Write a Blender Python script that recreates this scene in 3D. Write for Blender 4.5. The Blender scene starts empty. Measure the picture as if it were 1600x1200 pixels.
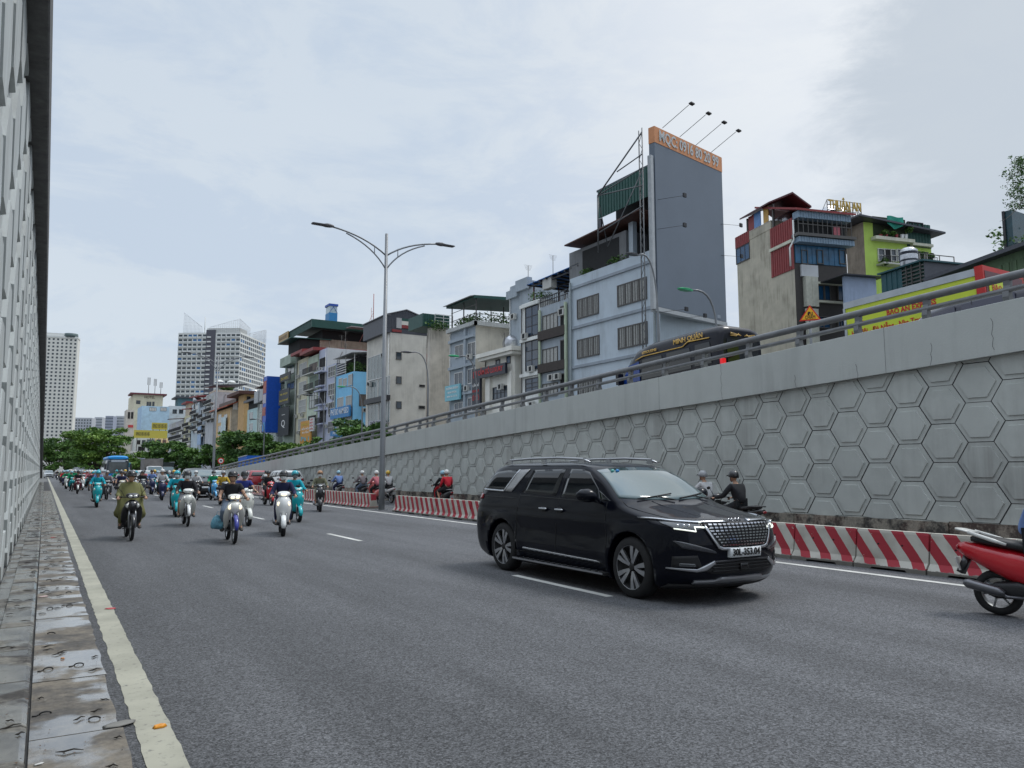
import bpy, bmesh, math, random
from mathutils import Vector, Matrix
from math import sin, cos, pi, radians, atan, tan, sqrt, hypot
random.seed(7)
SC = bpy.context.scene
COL = SC.collection
# ------------------------------------------------------------------ camera
F_PX, HOR, VPX, EYE = 1202.0, 735.0, 70.0, 1.6
PITCH = atan((HOR-600)/F_PX); YAW = atan((800-VPX)*cos(PITCH)/F_PX)
cd = bpy.data.cameras.new('camera'); cam = bpy.data.objects.new('camera', cd); COL.objects.link(cam)
cd.sensor_width = 36; cd.lens = F_PX/1600*36; cd.clip_start = .05; cd.clip_end = 6000
cam.location = (0, 0, EYE); cam.rotation_euler = (pi/2+PITCH, 0, -YAW)
SC.camera = cam
# ------------------------------------------------------------------ world: bright broken overcast
SUN_EL, SUN_AZ = radians(58), radians(98)     # azimuth clockwise from +Y
wd = bpy.data.worlds.new('World'); SC.world = wd; wd.use_nodes = True
nt = wd.node_tree; nt.nodes.clear()
def N(t, **k):
    n = nt.nodes.new(t)
    for a, b in k.items(): setattr(n, a, b)
    return n
def Lk(a, b): nt.links.new(a, b)
out = N('ShaderNodeOutputWorld'); bg = N('ShaderNodeBackground'); bg.inputs[1].default_value = .1
sky = N('ShaderNodeTexSky', sky_type='NISHITA'); sky.sun_disc = False
sky.sun_elevation = SUN_EL; sky.sun_rotation = SUN_AZ; sky.dust_density = 2.0; sky.air_density = 1.0
tc = N('ShaderNodeTexCoord'); mp = N('ShaderNodeMapping'); mp.inputs['Scale'].default_value = (1, 1, 2.6)
mp.inputs['Location'].default_value = (.35, .1, .2)
Lk(tc.outputs['Generated'], mp.inputs[0])
n1 = N('ShaderNodeTexNoise'); n1.inputs['Scale'].default_value = 4.2; n1.inputs['Detail'].default_value = 9; n1.inputs['Roughness'].default_value = .64
n1.inputs['Distortion'].default_value = .35
n2 = N('ShaderNodeTexNoise'); n2.inputs['Scale'].default_value = 1.1; n2.inputs['Detail'].default_value = 6
Lk(mp.outputs[0], n1.inputs[0]); Lk(mp.outputs[0], n2.inputs[0])
cr = N('ShaderNodeValToRGB'); e = cr.color_ramp; e.elements[0].position = .43; e.elements[1].position = .55
e.elements[0].color = (5.8, 6.8, 8.3, 1); e.elements[1].color = (8.0, 8.6, 9.1, 1)
Lk(n1.outputs[0], cr.inputs[0])
cr2 = N('ShaderNodeValToRGB'); e = cr2.color_ramp; e.elements[0].position = .35; e.elements[1].position = .7
e.elements[0].color = (.86, .88, .92, 1); e.elements[1].color = (1.06, 1.04, 1.02, 1)
Lk(n2.outputs[0], cr2.inputs[0])
mu = N('ShaderNodeMixRGB', blend_type='MULTIPLY'); mu.inputs[0].default_value = 1; Lk(cr.outputs[0], mu.inputs[1]); Lk(cr2.outputs[0], mu.inputs[2])
def blob(px, py, rad, soft, noise=.12):
    """0..1 mask round a direction of the sky"""
    ax = YAW + atan((px-800)/F_PX*cos(PITCH)); el = PITCH + atan((600-py)/F_PX)
    d = Vector((sin(ax)*cos(el), cos(ax)*cos(el), sin(el)))
    vm = N('ShaderNodeVectorMath', operation='DISTANCE'); Lk(tc.outputs['Generated'], vm.inputs[0]); vm.inputs[1].default_value = d
    ad = N('ShaderNodeMath', operation='MULTIPLY_ADD'); Lk(n1.outputs[0], ad.inputs[0]); ad.inputs[1].default_value = noise*2
    Lk(vm.outputs['Value'], ad.inputs[2])
    mr = N('ShaderNodeMapRange', interpolation_type='SMOOTHSTEP'); mr.inputs['From Min'].default_value = rad-soft+noise; mr.inputs['From Max'].default_value = rad+soft+noise; mr.inputs['To Min'].default_value = 1; mr.inputs['To Max'].default_value = 0
    Lk(ad.outputs[0], mr.inputs['Value']); return mr.outputs[0]
cur = mu.outputs[0]
for px_, py_, rad, soft, nz, colr, amt in (
        (1440, 20, .34, .20, .15, (9.7, 9.95, 10.1, 1), .75),
        (940, 330, .45, .3, .2, (7.6, 8.2, 8.8, 1), .25), (185, 700, .110, .010, .12, (7.6, 8.0, 8.4, 1), .9),
        (230, 250, .45, .22, .12, (6.2, 7.2, 8.3, 1), .6), (1750, 270, .225, .055, .15, (5.1, 5.8, 6.5, 1), .72)):
    mx = N('ShaderNodeMixRGB'); m_ = blob(px_, py_, rad, soft, nz)
    sc_ = N('ShaderNodeMath', operation='MULTIPLY'); sc_.inputs[1].default_value = amt; Lk(m_, sc_.inputs[0])
    Lk(sc_.outputs[0], mx.inputs[0]); Lk(cur, mx.inputs[1]); mx.inputs[2].default_value = colr; cur = mx.outputs[0]
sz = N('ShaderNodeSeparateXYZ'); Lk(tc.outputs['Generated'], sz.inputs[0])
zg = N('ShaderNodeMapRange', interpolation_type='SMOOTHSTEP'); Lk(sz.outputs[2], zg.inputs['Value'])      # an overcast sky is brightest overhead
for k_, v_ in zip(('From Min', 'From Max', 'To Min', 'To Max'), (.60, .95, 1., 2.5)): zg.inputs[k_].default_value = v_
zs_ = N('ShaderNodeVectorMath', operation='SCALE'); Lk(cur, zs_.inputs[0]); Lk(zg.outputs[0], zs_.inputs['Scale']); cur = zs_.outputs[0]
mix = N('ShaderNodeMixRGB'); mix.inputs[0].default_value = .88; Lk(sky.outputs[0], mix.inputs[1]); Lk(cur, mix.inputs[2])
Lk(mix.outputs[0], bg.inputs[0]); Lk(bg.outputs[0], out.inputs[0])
sl = bpy.data.lights.new('sun', 'SUN'); so = bpy.data.objects.new('sun', sl); COL.objects.link(so)
sl.energy = 1.5; sl.angle = radians(16); sl.color = (1, .97, .92)
sv = Vector((sin(SUN_AZ)*cos(SUN_EL), cos(SUN_AZ)*cos(SUN_EL), sin(SUN_EL)))
so.rotation_euler = (-sv).to_track_quat('-Z', 'Y').to_euler(); so.location = (0, 0, 50)
SC.view_settings.view_transform = 'Standard'; SC.view_settings.look = 'None'
SC.view_settings.exposure = 0; SC.view_settings.gamma = 1; SC.view_settings.use_curve_mapping = False
SC.cycles.max_bounces = 6; SC.cycles.diffuse_bounces = 3; SC.cycles.transparent_max_bounces = 8
SC.cycles.use_denoising = True

# ------------------------------------------------------------------ where a line of sight meets a plane of the place
FW = Vector((sin(YAW)*cos(PITCH), cos(YAW)*cos(PITCH), sin(PITCH))); RT = Vector((cos(YAW), -sin(YAW), 0)); UP = RT.cross(FW)
EYEV = Vector((0, 0, EYE))
def ray(x, y): return RT*(x-800)+UP*(600-y)+FW*F_PX
def onX(x, y, X): d = ray(x, y); return EYEV+d*(X/d.x)
def onY(x, y, Y): d = ray(x, y); return EYEV+d*(Y/d.y)
def onZ(x, y, Z=0.): d = ray(x, y); return EYEV+d*((Z-EYE)/d.z)

# ------------------------------------------------------------------ materials
MC = {}
def M(name, col=(.5, .5, .5), rough=.6, metal=0., var=.15, scale=3., bump=0., bscale=40., streak=0., dirt=(.12, .11, .10), coat=0., spec=None, emit=0.):
    if name in MC: return MC[name]
    m = bpy.data.materials.new(name); MC[name] = m; m.use_nodes = True
    t = m.node_tree; b = t.nodes['Principled BSDF']
    b.inputs['Base Color'].default_value = (*col, 1); b.inputs['Roughness'].default_value = rough; b.inputs['Metallic'].default_value = metal
    if coat: b.inputs['Coat Weight'].default_value = coat; b.inputs['Coat Roughness'].default_value = .04
    if spec is not None: b.inputs['Specular IOR Level'].default_value = spec
    if emit: b.inputs['Emission Color'].default_value = (*col, 1); b.inputs['Emission Strength'].default_value = emit
    def n(ty, **k):
        q = t.nodes.new(ty)
        for a, c in k.items(): setattr(q, a, c)
        return q
    tcn = n('ShaderNodeTexCoord')
    last = None
    if var:
        a = n('ShaderNodeTexNoise'); a.inputs['Scale'].default_value = scale; a.inputs['Detail'].default_value = 6; a.inputs['Roughness'].default_value = .65
        t.links.new(tcn.outputs['Object'], a.inputs[0])
        r = n('ShaderNodeMapRange'); r.inputs['From Min'].default_value = .3; r.inputs['From Max'].default_value = .7
        r.inputs['To Min'].default_value = 1-var; r.inputs['To Max'].default_value = 1+var; t.links.new(a.outputs[0], r.inputs[0])
        mm = n('ShaderNodeVectorMath', operation='SCALE'); mm.inputs[0].default_value = col; t.links.new(r.outputs[0], mm.inputs['Scale'])
        last = mm.outputs[0]
    if streak:
        mpn = n('ShaderNodeMapping'); mpn.inputs['Scale'].default_value = (2.2, 2.2, .16); t.links.new(tcn.outputs['Object'], mpn.inputs[0])
        a = n('ShaderNodeTexNoise'); a.inputs['Scale'].default_value = 1.6; a.inputs['Detail'].default_value = 7; a.inputs['Roughness'].default_value = .7
        t.links.new(mpn.outputs[0], a.inputs[0])
        a2 = n('ShaderNodeTexNoise'); a2.inputs['Scale'].default_value = .5; a2.inputs['Detail'].default_value = 5; t.links.new(tcn.outputs['Object'], a2.inputs[0])
        pr = n('ShaderNodeMath', operation='MULTIPLY'); t.links.new(a.outputs[0], pr.inputs[0]); t.links.new(a2.outputs[0], pr.inputs[1])
        r = n('ShaderNodeMapRange'); r.inputs['From Min'].default_value = .24; r.inputs['From Max'].default_value = .42; r.inputs['To Max'].default_value = streak
        t.links.new(pr.outputs[0], r.inputs[0])
        mx = n('ShaderNodeMixRGB'); t.links.new(r.outputs[0], mx.inputs[0])
        if last: t.links.new(last, mx.inputs[1])
        else: mx.inputs[1].default_value = (*col, 1)
        mx.inputs[2].default_value = (*dirt, 1); last = mx.outputs[0]
    if last: t.links.new(last, b.inputs['Base Color'])
    if bump:
        a = n('ShaderNodeTexNoise'); a.inputs['Scale'].default_value = bscale; a.inputs['Detail'].default_value = 4; t.links.new(tcn.outputs['Object'], a.inputs[0])
        bb = n('ShaderNodeBump'); bb.inputs['Strength'].default_value = bump; bb.inputs['Distance'].default_value = .01
        t.links.new(a.outputs[0], bb.inputs['Height']); t.links.new(bb.outputs[0], b.inputs['Normal'])
    return m
def nodes_of(m): return m.node_tree, m.node_tree.nodes['Principled BSDF']
def paint(name, col, rough=.35): return M(name, col, rough, 0, .05, 2, coat=.6)

# ------------------------------------------------------------------ mesh helpers
class MB:
    def __init__(s): s.v = []; s.f = []; s.mi = []; s.sm = []
    def add(s, vs, fs, mi=0, smooth=False):
        o = len(s.v); s.v += [tuple(p) for p in vs]
        for f in fs: s.f.append([o+i for i in f]); s.mi.append(mi); s.sm.append(smooth)
        return s
    def box(s, x0, y0, z0, x1, y1, z1, mi=0):
        x0, x1 = min(x0, x1), max(x0, x1); y0, y1 = min(y0, y1), max(y0, y1); z0, z1 = min(z0, z1), max(z0, z1)
        return s.add([(x0,y0,z0),(x1,y0,z0),(x1,y1,z0),(x0,y1,z0),(x0,y0,z1),(x1,y0,z1),(x1,y1,z1),(x0,y1,z1)],
                     [(0,3,2,1),(4,5,6,7),(0,1,5,4),(1,2,6,5),(2,3,7,6),(3,0,4,7)], mi)
    def obox(s, c, ax, ay, az, mi=0):
        c, ax, ay, az = map(Vector, (c, ax, ay, az)); P = []
        for k in (-1, 1):
            for a, b in ((-1,-1),(1,-1),(1,1),(-1,1)): P.append(c+ax*a+ay*b+az*k)
        f = [(0,3,2,1),(4,5,6,7),(0,1,5,4),(1,2,6,5),(2,3,7,6),(3,0,4,7)]
        if ax.cross(ay).dot(az) < 0: f = [q[::-1] for q in f]
        return s.add(P, f, mi)
    def quad(s, a, b, c, d, mi=0): return s.add([a, b, c, d], [(0,1,2,3)], mi)
    def tube(s, pts, r, n=8, mi=0, caps=True, smooth=True):
        pts = [Vector(p) for p in pts]; R = r if isinstance(r, (list, tuple)) else [r]*len(pts)
        V = []; prev = None
        for i, p in enumerate(pts):
            d = (pts[min(i+1, len(pts)-1)]-pts[max(i-1, 0)]).normalized()
            if prev is None: a = d.orthogonal().normalized()
            else:
                a = prev-d*prev.dot(d)
                a = a.normalized() if a.length > 1e-5 else d.orthogonal().normalized()
            prev = a; b = d.cross(a)
            for k in range(n): V.append(p+(a*cos(2*pi*k/n)+b*sin(2*pi*k/n))*R[i])
        Fs = []
        for i in range(len(pts)-1):
            for k in range(n): Fs.append((i*n+k, i*n+(k+1)%n, (i+1)*n+(k+1)%n, (i+1)*n+k))
        s.add(V, Fs, mi, smooth)
        if caps:
            o = len(s.v)-len(V)
            s.f.append([o+k for k in range(n)][::-1]); s.mi.append(mi); s.sm.append(False)
            s.f.append([o+(len(pts)-1)*n+k for k in range(n)]); s.mi.append(mi); s.sm.append(False)
        return s
    def lathe(s, prof, axis='z', c=(0,0,0), n=16, mi=0, smooth=True):
        V = []
        for r, h in prof:
            for k in range(n):
                a = 2*pi*k/n; u, w = r*cos(a), r*sin(a)
                p = (u, w, h) if axis == 'z' else ((h, u, w) if axis == 'x' else (w, h, u))
                V.append((p[0]+c[0], p[1]+c[1], p[2]+c[2]))
        Fs = []
        for i in range(len(prof)-1):
            for k in range(n): Fs.append((i*n+k, i*n+(k+1)%n, (i+1)*n+(k+1)%n, (i+1)*n+k))
        return s.add(V, Fs, mi, smooth)
    def loft(s, rings, mi=0, smooth=True, caps=True):
        n = len(rings[0]); V = [p for r in rings for p in r]; Fs = []
        for i in range(len(rings)-1):
            for k in range(n): Fs.append((i*n+k, i*n+(k+1)%n, (i+1)*n+(k+1)%n, (i+1)*n+k))
        s.add(V, Fs, mi, smooth)
        if caps:
            o = len(s.v)-len(V)
            s.f.append([o+k for k in range(n)][::-1]); s.mi.append(mi); s.sm.append(False)
            s.f.append([o+(len(rings)-1)*n+k for k in range(n)]); s.mi.append(mi); s.sm.append(False)
        return s
    def ell(s, c, rx, ry, rz, n=12, m=8, mi=0):
        V = []; Fs = []
        for i in range(m+1):
            t = pi*i/m
            for k in range(n): a = 2*pi*k/n; V.append((c[0]+rx*sin(t)*cos(a), c[1]+ry*sin(t)*sin(a), c[2]+rz*cos(t)))
        for i in range(m):
            for k in range(n): Fs.append((i*n+k, (i+1)*n+k, (i+1)*n+(k+1)%n, i*n+(k+1)%n))
        return s.add(V, Fs, mi, True)
    def prism(s, poly, d, mi=0):
        """poly: list of 3-D points in a plane, d: extrusion vector"""
        d = Vector(d); P = [Vector(p) for p in poly]; n = len(P)
        nrm = Vector((0,0,0))
        for i in range(n): nrm += P[i].cross(P[(i+1) % n])
        if nrm.dot(d) > 0: P = P[::-1]
        return s.add(P+[p+d for p in P], [tuple(range(n)), tuple(range(2*n-1, n-1, -1))]+[((i+1) % n, i, n+i, n+(i+1) % n) for i in range(n)], mi)
    def build(s, name, mats, parent=None, rot=None, loc=None, weld=False):
        me = bpy.data.meshes.new(name); me.from_pydata(s.v, [], s.f)
        me.polygons.foreach_set('material_index', s.mi); me.polygons.foreach_set('use_smooth', s.sm)
        for m in (mats if isinstance(mats, (list, tuple)) else [mats]): me.materials.append(m)
        me.update()
        if weld:
            b = bmesh.new(); b.from_mesh(me); bmesh.ops.remove_doubles(b, verts=b.verts, dist=1e-5); b.to_mesh(me); b.free()
        return link(name, me, parent, loc, rot)
def link(name, me, parent=None, loc=None, rot=None):
    o = bpy.data.objects.new(name, me); COL.objects.link(o)
    if parent is not None: o.parent = parent
    if loc is not None: o.location = loc
    if rot is not None: o.rotation_euler = rot
    return o
def tag(o, label=None, cat=None, group=None, kind=None):
    if label: o['label'] = label
    if cat: o['category'] = cat
    if group: o['group'] = group
    if kind: o['kind'] = kind
    return o
def thing(name, label, cat, loc=(0,0,0), rz=0, group=None):
    o = bpy.data.objects.new(name, None); COL.objects.link(o); o.location = loc; o.rotation_euler = (0, 0, rz); o.empty_display_size = .2
    return tag(o, label, cat, group)
KIDS = {}
def kids(o):
    return [c for c in o.children]
def copy_tree(o, parent=None, mats=None):
    """copy of a thing with copies of its parts; mats swaps materials by name"""
    c = o.copy(); COL.objects.link(c); c.parent = parent
    if mats and c.type == 'MESH':
        for sl_ in c.material_slots:
            if sl_.material and sl_.material.name in mats:
                m_ = mats[sl_.material.name]; sl_.link = 'OBJECT'; sl_.material = m_
    for ch in kids(o): copy_tree(ch, c, mats)
    return c
def baked(o):
    """the evaluated mesh of an object with modifiers"""
    dg = bpy.context.evaluated_depsgraph_get(); dg.update()
    return bpy.data.meshes.new_from_object(o.evaluated_get(dg))
def text_mesh(txt, size, ext=.004, bold=0., sx=1.):
    cu = bpy.data.curves.new('t', 'FONT'); cu.body = txt; cu.size = size; cu.extrude = ext; cu.offset = bold
    cu.align_x = 'CENTER'; cu.align_y = 'CENTER'; cu.resolution_u = 2
    o = bpy.data.objects.new('t', cu); COL.objects.link(o)
    bpy.context.view_layer.update()
    me = baked(o); bpy.data.objects.remove(o); 
    if sx != 1: me.transform(Matrix.Diagonal((sx, 1, 1, 1)))
    return me
def text(txt, name, mat, parent, P, right, up, w=None, h=.3, ext=.01, bold=0.):
    """lettering lying in the plane right/up, centred on P, h = capital height, w = total width"""
    me = text_mesh(txt, h*1.38, ext, bold)
    if not len(me.vertices): return None
    xs = [v.co.x for v in me.vertices]; x0, x1 = min(xs), max(xs)
    k = (w/(x1-x0)) if w else 1
    r = Vector(right).normalized(); u = Vector(up).normalized(); n = r.cross(u).normalized()
    mt = Matrix.Translation(Vector(P)) @ Matrix((r, u, n)).transposed().to_4x4() @ Matrix.Diagonal((k, 1, 1, 1)) @ Matrix.Translation((-(x0+x1)/2, 0, 0))
    me.transform(mt); me.materials.clear(); me.materials.append(mat)
    return link(name, me, parent)
ORD = 'first second third fourth fifth sixth seventh eighth ninth tenth eleventh twelfth thirteenth fourteenth fifteenth sixteenth seventeenth eighteenth nineteenth twentieth'.split()
def lerp(a, b, t): return a+(b-a)*t
def interp(tab, x):
    if x <= tab[0][0]: return tab[0][1]
    for (x0, y0), (x1, y1) in zip(tab, tab[1:]):
        if x <= x1: return y0+(y1-y0)*(x-x0)/(x1-x0)
    return tab[-1][1]
def sinterp(tab, x):
    """smooth (cubic hermite, monotone) interpolation"""
    n = len(tab)
    if x <= tab[0][0]: return tab[0][1]
    if x >= tab[-1][0]: return tab[-1][1]
    d = [(tab[i+1][1]-tab[i][1])/(tab[i+1][0]-tab[i][0]) for i in range(n-1)]
    def m(i):
        if i == 0: return d[0]
        if i == n-1: return d[-1]
        if d[i-1]*d[i] <= 0: return 0
        return 2*d[i-1]*d[i]/(d[i-1]+d[i])
    for i in range(n-1):
        x0, y0 = tab[i]; x1, y1 = tab[i+1]
        if x <= x1:
            h = x1-x0; t = (x-x0)/h
            return (2*t**3-3*t*t+1)*y0+(t**3-2*t*t+t)*h*m(i)+(-2*t**3+3*t*t)*y1+(t**3-t*t)*h*m(i+1)
# ================================================================== SETTING
# ---- asphalt
asph = M('asphalt', (.105, .108, .116), .82, 0, 0)
t_, b_ = nodes_of(asph)
tcn = t_.nodes.new('ShaderNodeTexCoord')
def tn(ty, **k):
    q = t_.nodes.new(ty)
    for a, c in k.items(): setattr(q, a, c)
    return q
def noise(scale, detail=5, rough=.6, src=None, vec=None):
    a = tn('ShaderNodeTexNoise'); a.inputs['Scale'].default_value = scale; a.inputs['Detail'].default_value = detail; a.inputs['Roughness'].default_value = rough
    s_ = tcn.outputs['Object']
    if vec:
        mpn = tn('ShaderNodeMapping'); mpn.inputs['Scale'].default_value = vec; t_.links.new(s_, mpn.inputs[0]); s_ = mpn.outputs[0]
    t_.links.new(s_, a.inputs[0]); return a.outputs[0]
def rng(v, a, b, c, d):
    r = tn('ShaderNodeMapRange'); 
    for k, x in zip(('From Min', 'From Max', 'To Min', 'To Max'), (a, b, c, d)): r.inputs[k].default_value = x
    t_.links.new(v, r.inputs[0]); return r.outputs[0]
def mul(a, b):
    q = tn('ShaderNodeMath', operation='MULTIPLY'); t_.links.new(a, q.inputs[0]); t_.links.new(b, q.inputs[1]); return q.outputs[0]
def vor(scale, a, b_, c, d):
    v = tn('ShaderNodeTexVoronoi'); v.inputs['Scale'].default_value = scale; t_.links.new(tcn.outputs['Object'], v.inputs['Vector'])
    sp = tn('ShaderNodeSeparateColor'); t_.links.new(v.outputs['Color'], sp.inputs[0]); return rng(sp.outputs[0], a, b_, c, d)
gr = mul(vor(80, 0, 1, .35, 1.65), mul(vor(170, 0, 1, .65, 1.35), rng(noise(30, 3, .8), .3, .7, .8, 1.2)))
md = rng(noise(14, 4), .3, .7, .93, 1.07)
lw = rng(noise(.5, 7, .68, vec=(1.6, .30, 1)), .3, .7, .76, 1.2)
tr = rng(noise(1.1, 3, .5, vec=(1.0, .02, 1)), .35, .65, .82, 1.12)
f_ = mul(mul(gr, md), mul(lw, tr))
sc_ = tn('ShaderNodeVectorMath', operation='SCALE'); sc_.inputs[0].default_value = (.093, .0955, .101); t_.links.new(f_, sc_.inputs['Scale']); t_.links.new(sc_.outputs[0], b_.inputs['Base Color'])
bb = tn('ShaderNodeBump'); bb.inputs['Strength'].default_value = .55; bb.inputs['Distance'].default_value = .012; t_.links.new(noise(110, 3, .7), bb.inputs['Height']); t_.links.new(bb.outputs[0], b_.inputs['Normal'])
m = MB()
ys = [-12+i*4 for i in range(4)]+[4+i*12 for i in range(30)]+[380, 420]
for a, b in zip(ys, ys[1:]): m.quad((.45, a, 0), (15.9, a, 0), (15.9, b, 0), (.45, b, 0))
tag(m.build('road', asph), kind='structure')
m = MB(); m.quad((-1500, -400, -.03), (1500, -400, -.03), (1500, 3000, -.03), (-1500, 3000, -.03))
tag(m.build('ground', M('dusty ground', (.12, .12, .115), .9, 0, .2, .05)), kind='structure')
m = MB(); m.quad((15.9, 82, .003), (60, 82, .003), (60, 420, .003), (15.9, 420, .003))
tag(m.build('street', asph), kind='structure')

# ---- worn painted lines
def worn(name, col, keep, under=(.10, .10, .105)):
    mm = M(name, col, .7, 0, 0); t, b = nodes_of(mm)
    c = t.nodes.new('ShaderNodeTexCoord'); a = t.nodes.new('ShaderNodeTexNoise'); a.inputs['Scale'].default_value = 16; a.inputs['Detail'].default_value = 8; a.inputs['Roughness'].default_value = .75
    g = t.nodes.new('ShaderNodeTexNoise'); g.inputs['Scale'].default_value = 1.7; g.inputs['Detail'].default_value = 5
    t.links.new(c.outputs['Object'], a.inputs[0]); t.links.new(c.outputs['Object'], g.inputs[0])
    r = t.nodes.new('ShaderNodeMapRange'); r.inputs['From Min'].default_value = keep-.09; r.inputs['From Max'].default_value = keep+.09; t.links.new(a.outputs[0], r.inputs[0])
    r2 = t.nodes.new('ShaderNodeMapRange'); r2.inputs['From Min'].default_value = .3; r2.inputs['From Max'].default_value = .7; r2.inputs['To Min'].default_value = .72; r2.inputs['To Max'].default_value = 1.1; t.links.new(g.outputs[0], r2.inputs[0])
    s = t.nodes.new('ShaderNodeVectorMath'); s.operation = 'SCALE'; s.inputs[0].default_value = col; t.links.new(r2.outputs[0], s.inputs['Scale'])
    x = t.nodes.new('ShaderNodeMixRGB'); t.links.new(r.outputs[0], x.inputs[0]); t.links.new(s.outputs[0], x.inputs[1]); x.inputs[2].default_value = (*under, 1)
    t.links.new(x.outputs[0], b.inputs['Base Color']); return mm
wl = worn('worn cream road paint', (.42, .41, .33), .64); wh = worn('white road paint', (.60, .60, .56), .72)
m = MB()                                     # broad edge stripe with ragged sides
V = []; y = -3.
while y < 330:
    V.append((y, .572+random.uniform(-.008, .008), .772+random.uniform(-.006, .006))); y += .12 if y < 25 else (1 if y < 80 else 20)
for a, b in zip(V, V[1:]): m.quad((a[1], a[0], .004), (a[2], a[0], .004), (b[2], b[0], .004), (b[1], b[0], .004))
tag(m.build('road_edge_stripe', wl), kind='structure')
m = MB(); m.quad((11.0, -6, .004), (11.14, -6, .004), (11.14, 85, .004), (11.0, 85, .004)); tag(m.build('road_lane_line', wh), kind='structure')
m = MB()
for k in range(-1, 26):
    y0 = 7.95+9.1*k; m.quad((6.2, y0, .004), (6.32, y0, .004), (6.32, y0+2.35, .004), (6.2, y0+2.35, .004))
tag(m.build('road_lane_dashes', wh), kind='structure')
m = MB()
for k in range(4, 26):
    y0 = 12+9.1*k; m.quad((3.4, y0, .004), (3.5, y0, .004), (3.5, y0+2.3, .004), (3.4, y0+2.3, .004))
tag(m.build('road_lane_marks', wh), kind='structure')

# ---- kerb ledge and drain channel at the left wall
def wet(name, col, wetcol, sc=1.6, lo=.45, hi=.56):
    mm = M(name, col, .8, 0, 0); t, b = nodes_of(mm)
    def q(ty): return t.nodes.new(ty)
    c = q('ShaderNodeTexCoord'); a = q('ShaderNodeTexNoise'); a.inputs['Scale'].default_value = sc; a.inputs['Detail'].default_value = 9; a.inputs['Roughness'].default_value = .68
    g = q('ShaderNodeTexNoise'); g.inputs['Scale'].default_value = 22; g.inputs['Detail'].default_value = 6; g.inputs['Roughness'].default_value = .8
    w = q('ShaderNodeTexNoise'); w.inputs['Scale'].default_value = 1.9; w.inputs['Detail'].default_value = 6
    oi = q('ShaderNodeObjectInfo'); ml = q('ShaderNodeMath'); ml.operation = 'MULTIPLY'; ml.inputs[1].default_value = 40; t.links.new(oi.outputs['Random'], ml.inputs[0])
    va = q('ShaderNodeVectorMath'); t.links.new(c.outputs['Object'], va.inputs[0]); t.links.new(ml.outputs[0], va.inputs[1])
    for k in (a, g, w): t.links.new(va.outputs[0], k.inputs[0])
    r = q('ShaderNodeMapRange'); r.inputs['From Min'].default_value = lo; r.inputs['From Max'].default_value = hi; t.links.new(a.outputs[0], r.inputs[0])
    r2 = q('ShaderNodeMapRange'); r2.inputs['From Min'].default_value = .25; r2.inputs['From Max'].default_value = .75; r2.inputs['To Min'].default_value = .5; r2.inputs['To Max'].default_value = 1.5; t.links.new(g.outputs[0], r2.inputs[0])
    x = q('ShaderNodeMixRGB'); t.links.new(r.outputs[0], x.inputs[0]); x.inputs[1].default_value = (*col, 1); x.inputs[2].default_value = (*wetcol, 1)
    s = q('ShaderNodeVectorMath'); s.operation = 'SCALE'; t.links.new(x.outputs[0], s.inputs[0]); t.links.new(r2.outputs[0], s.inputs['Scale']); t.links.new(s.outputs[0], b.inputs['Base Color'])
    rr = q('ShaderNodeMapRange'); rr.inputs['From Min'].default_value = .44; rr.inputs['From Max'].default_value = .52; rr.inputs['To Min'].default_value = .75; rr.inputs['To Max'].default_value = .2; t.links.new(w.outputs[0], rr.inputs[0]); t.links.new(rr.outputs[0], b.inputs['Roughness'])
    wm = q('ShaderNodeMapRange'); wm.inputs['From Min'].default_value = .47; wm.inputs['From Max'].default_value = .54; wm.inputs['To Max'].default_value = 1; t.links.new(w.outputs[0], wm.inputs[0]); t.links.new(wm.outputs[0], b.inputs['Coat Weight'])
    b.inputs['Coat Roughness'].default_value = .16; b.inputs['Coat IOR'].default_value = 1.5
    bm_ = q('ShaderNodeBump'); bm_.inputs['Strength'].default_value = .12; bm_.inputs['Distance'].default_value = .008; t.links.new(g.outputs[0], bm_.inputs['Height']); t.links.new(bm_.outputs[0], b.inputs['Normal'])
    return mm
wetc = wet('damp stained concrete', (.19, .165, .13), (.085, .078, .07), 2.6, .42, .6); wetk = wet('damp kerb concrete', (.19, .18, .155), (.045, .04, .036), 1.6)
m = MB(); m.box(-.44, -3, -.02, -.30, 130, .002); tag(m.build('gutter', wet('muddy gutter', (.085, .085, .08), (.16, .15, .13), 4)), kind='structure')
kerb = None
for k in range(0, 22):                                      # kerb stones 1.2 m long, then one long run
    m = MB(); L = 1.2 if k < 21 else 90
    m.add([(-.3,.006,0),(0,.006,0),(0,L-.006,0),(-.3,L-.006,0),(-.29,.012,.03),(-.035,.012,.035),(-.035,L-.012,.035),(-.29,L-.012,.03),(-.006,.01,.02),(-.006,L-.01,.02)],
          [(4,5,6,7),(5,8,9,6),(8,1,2,9),(0,1,8,5,4),(3,7,6,9,2),(0,4,7,3)])
    if k in (0, 21): o = m.build('kerb_stone', wetk); base_me = o.data if k == 0 else base_me
    else: o = link('kerb_stone', base_me)
    o.location = (0, 1.0+1.2*k, 0)
    if k == 21: o.name = 'pavement'; tag(o, kind='structure')
    else: tag(o, '%s damp kerb stone along the drain covers, counted from the bottom of the photo' % ORD[max(0, k-3)] if 3 <= k < 20 else 'damp kerb stone left of the drain covers, near the ends of the row', 'kerb stone', 'kerb stones along the left wall')
m = MB(); m.quad((0, -3, -.004), (.58, -3, -.004), (.58, 130, -.004), (0, 130, -.004)); tag(m.build('gutter_bed', M('gutter grime', (.04, .04, .04), .8)), kind='structure')
blk = M('black rubber loop', (.012, .012, .013), .6)
slabs = []
y = 1.2; k = 0
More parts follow.
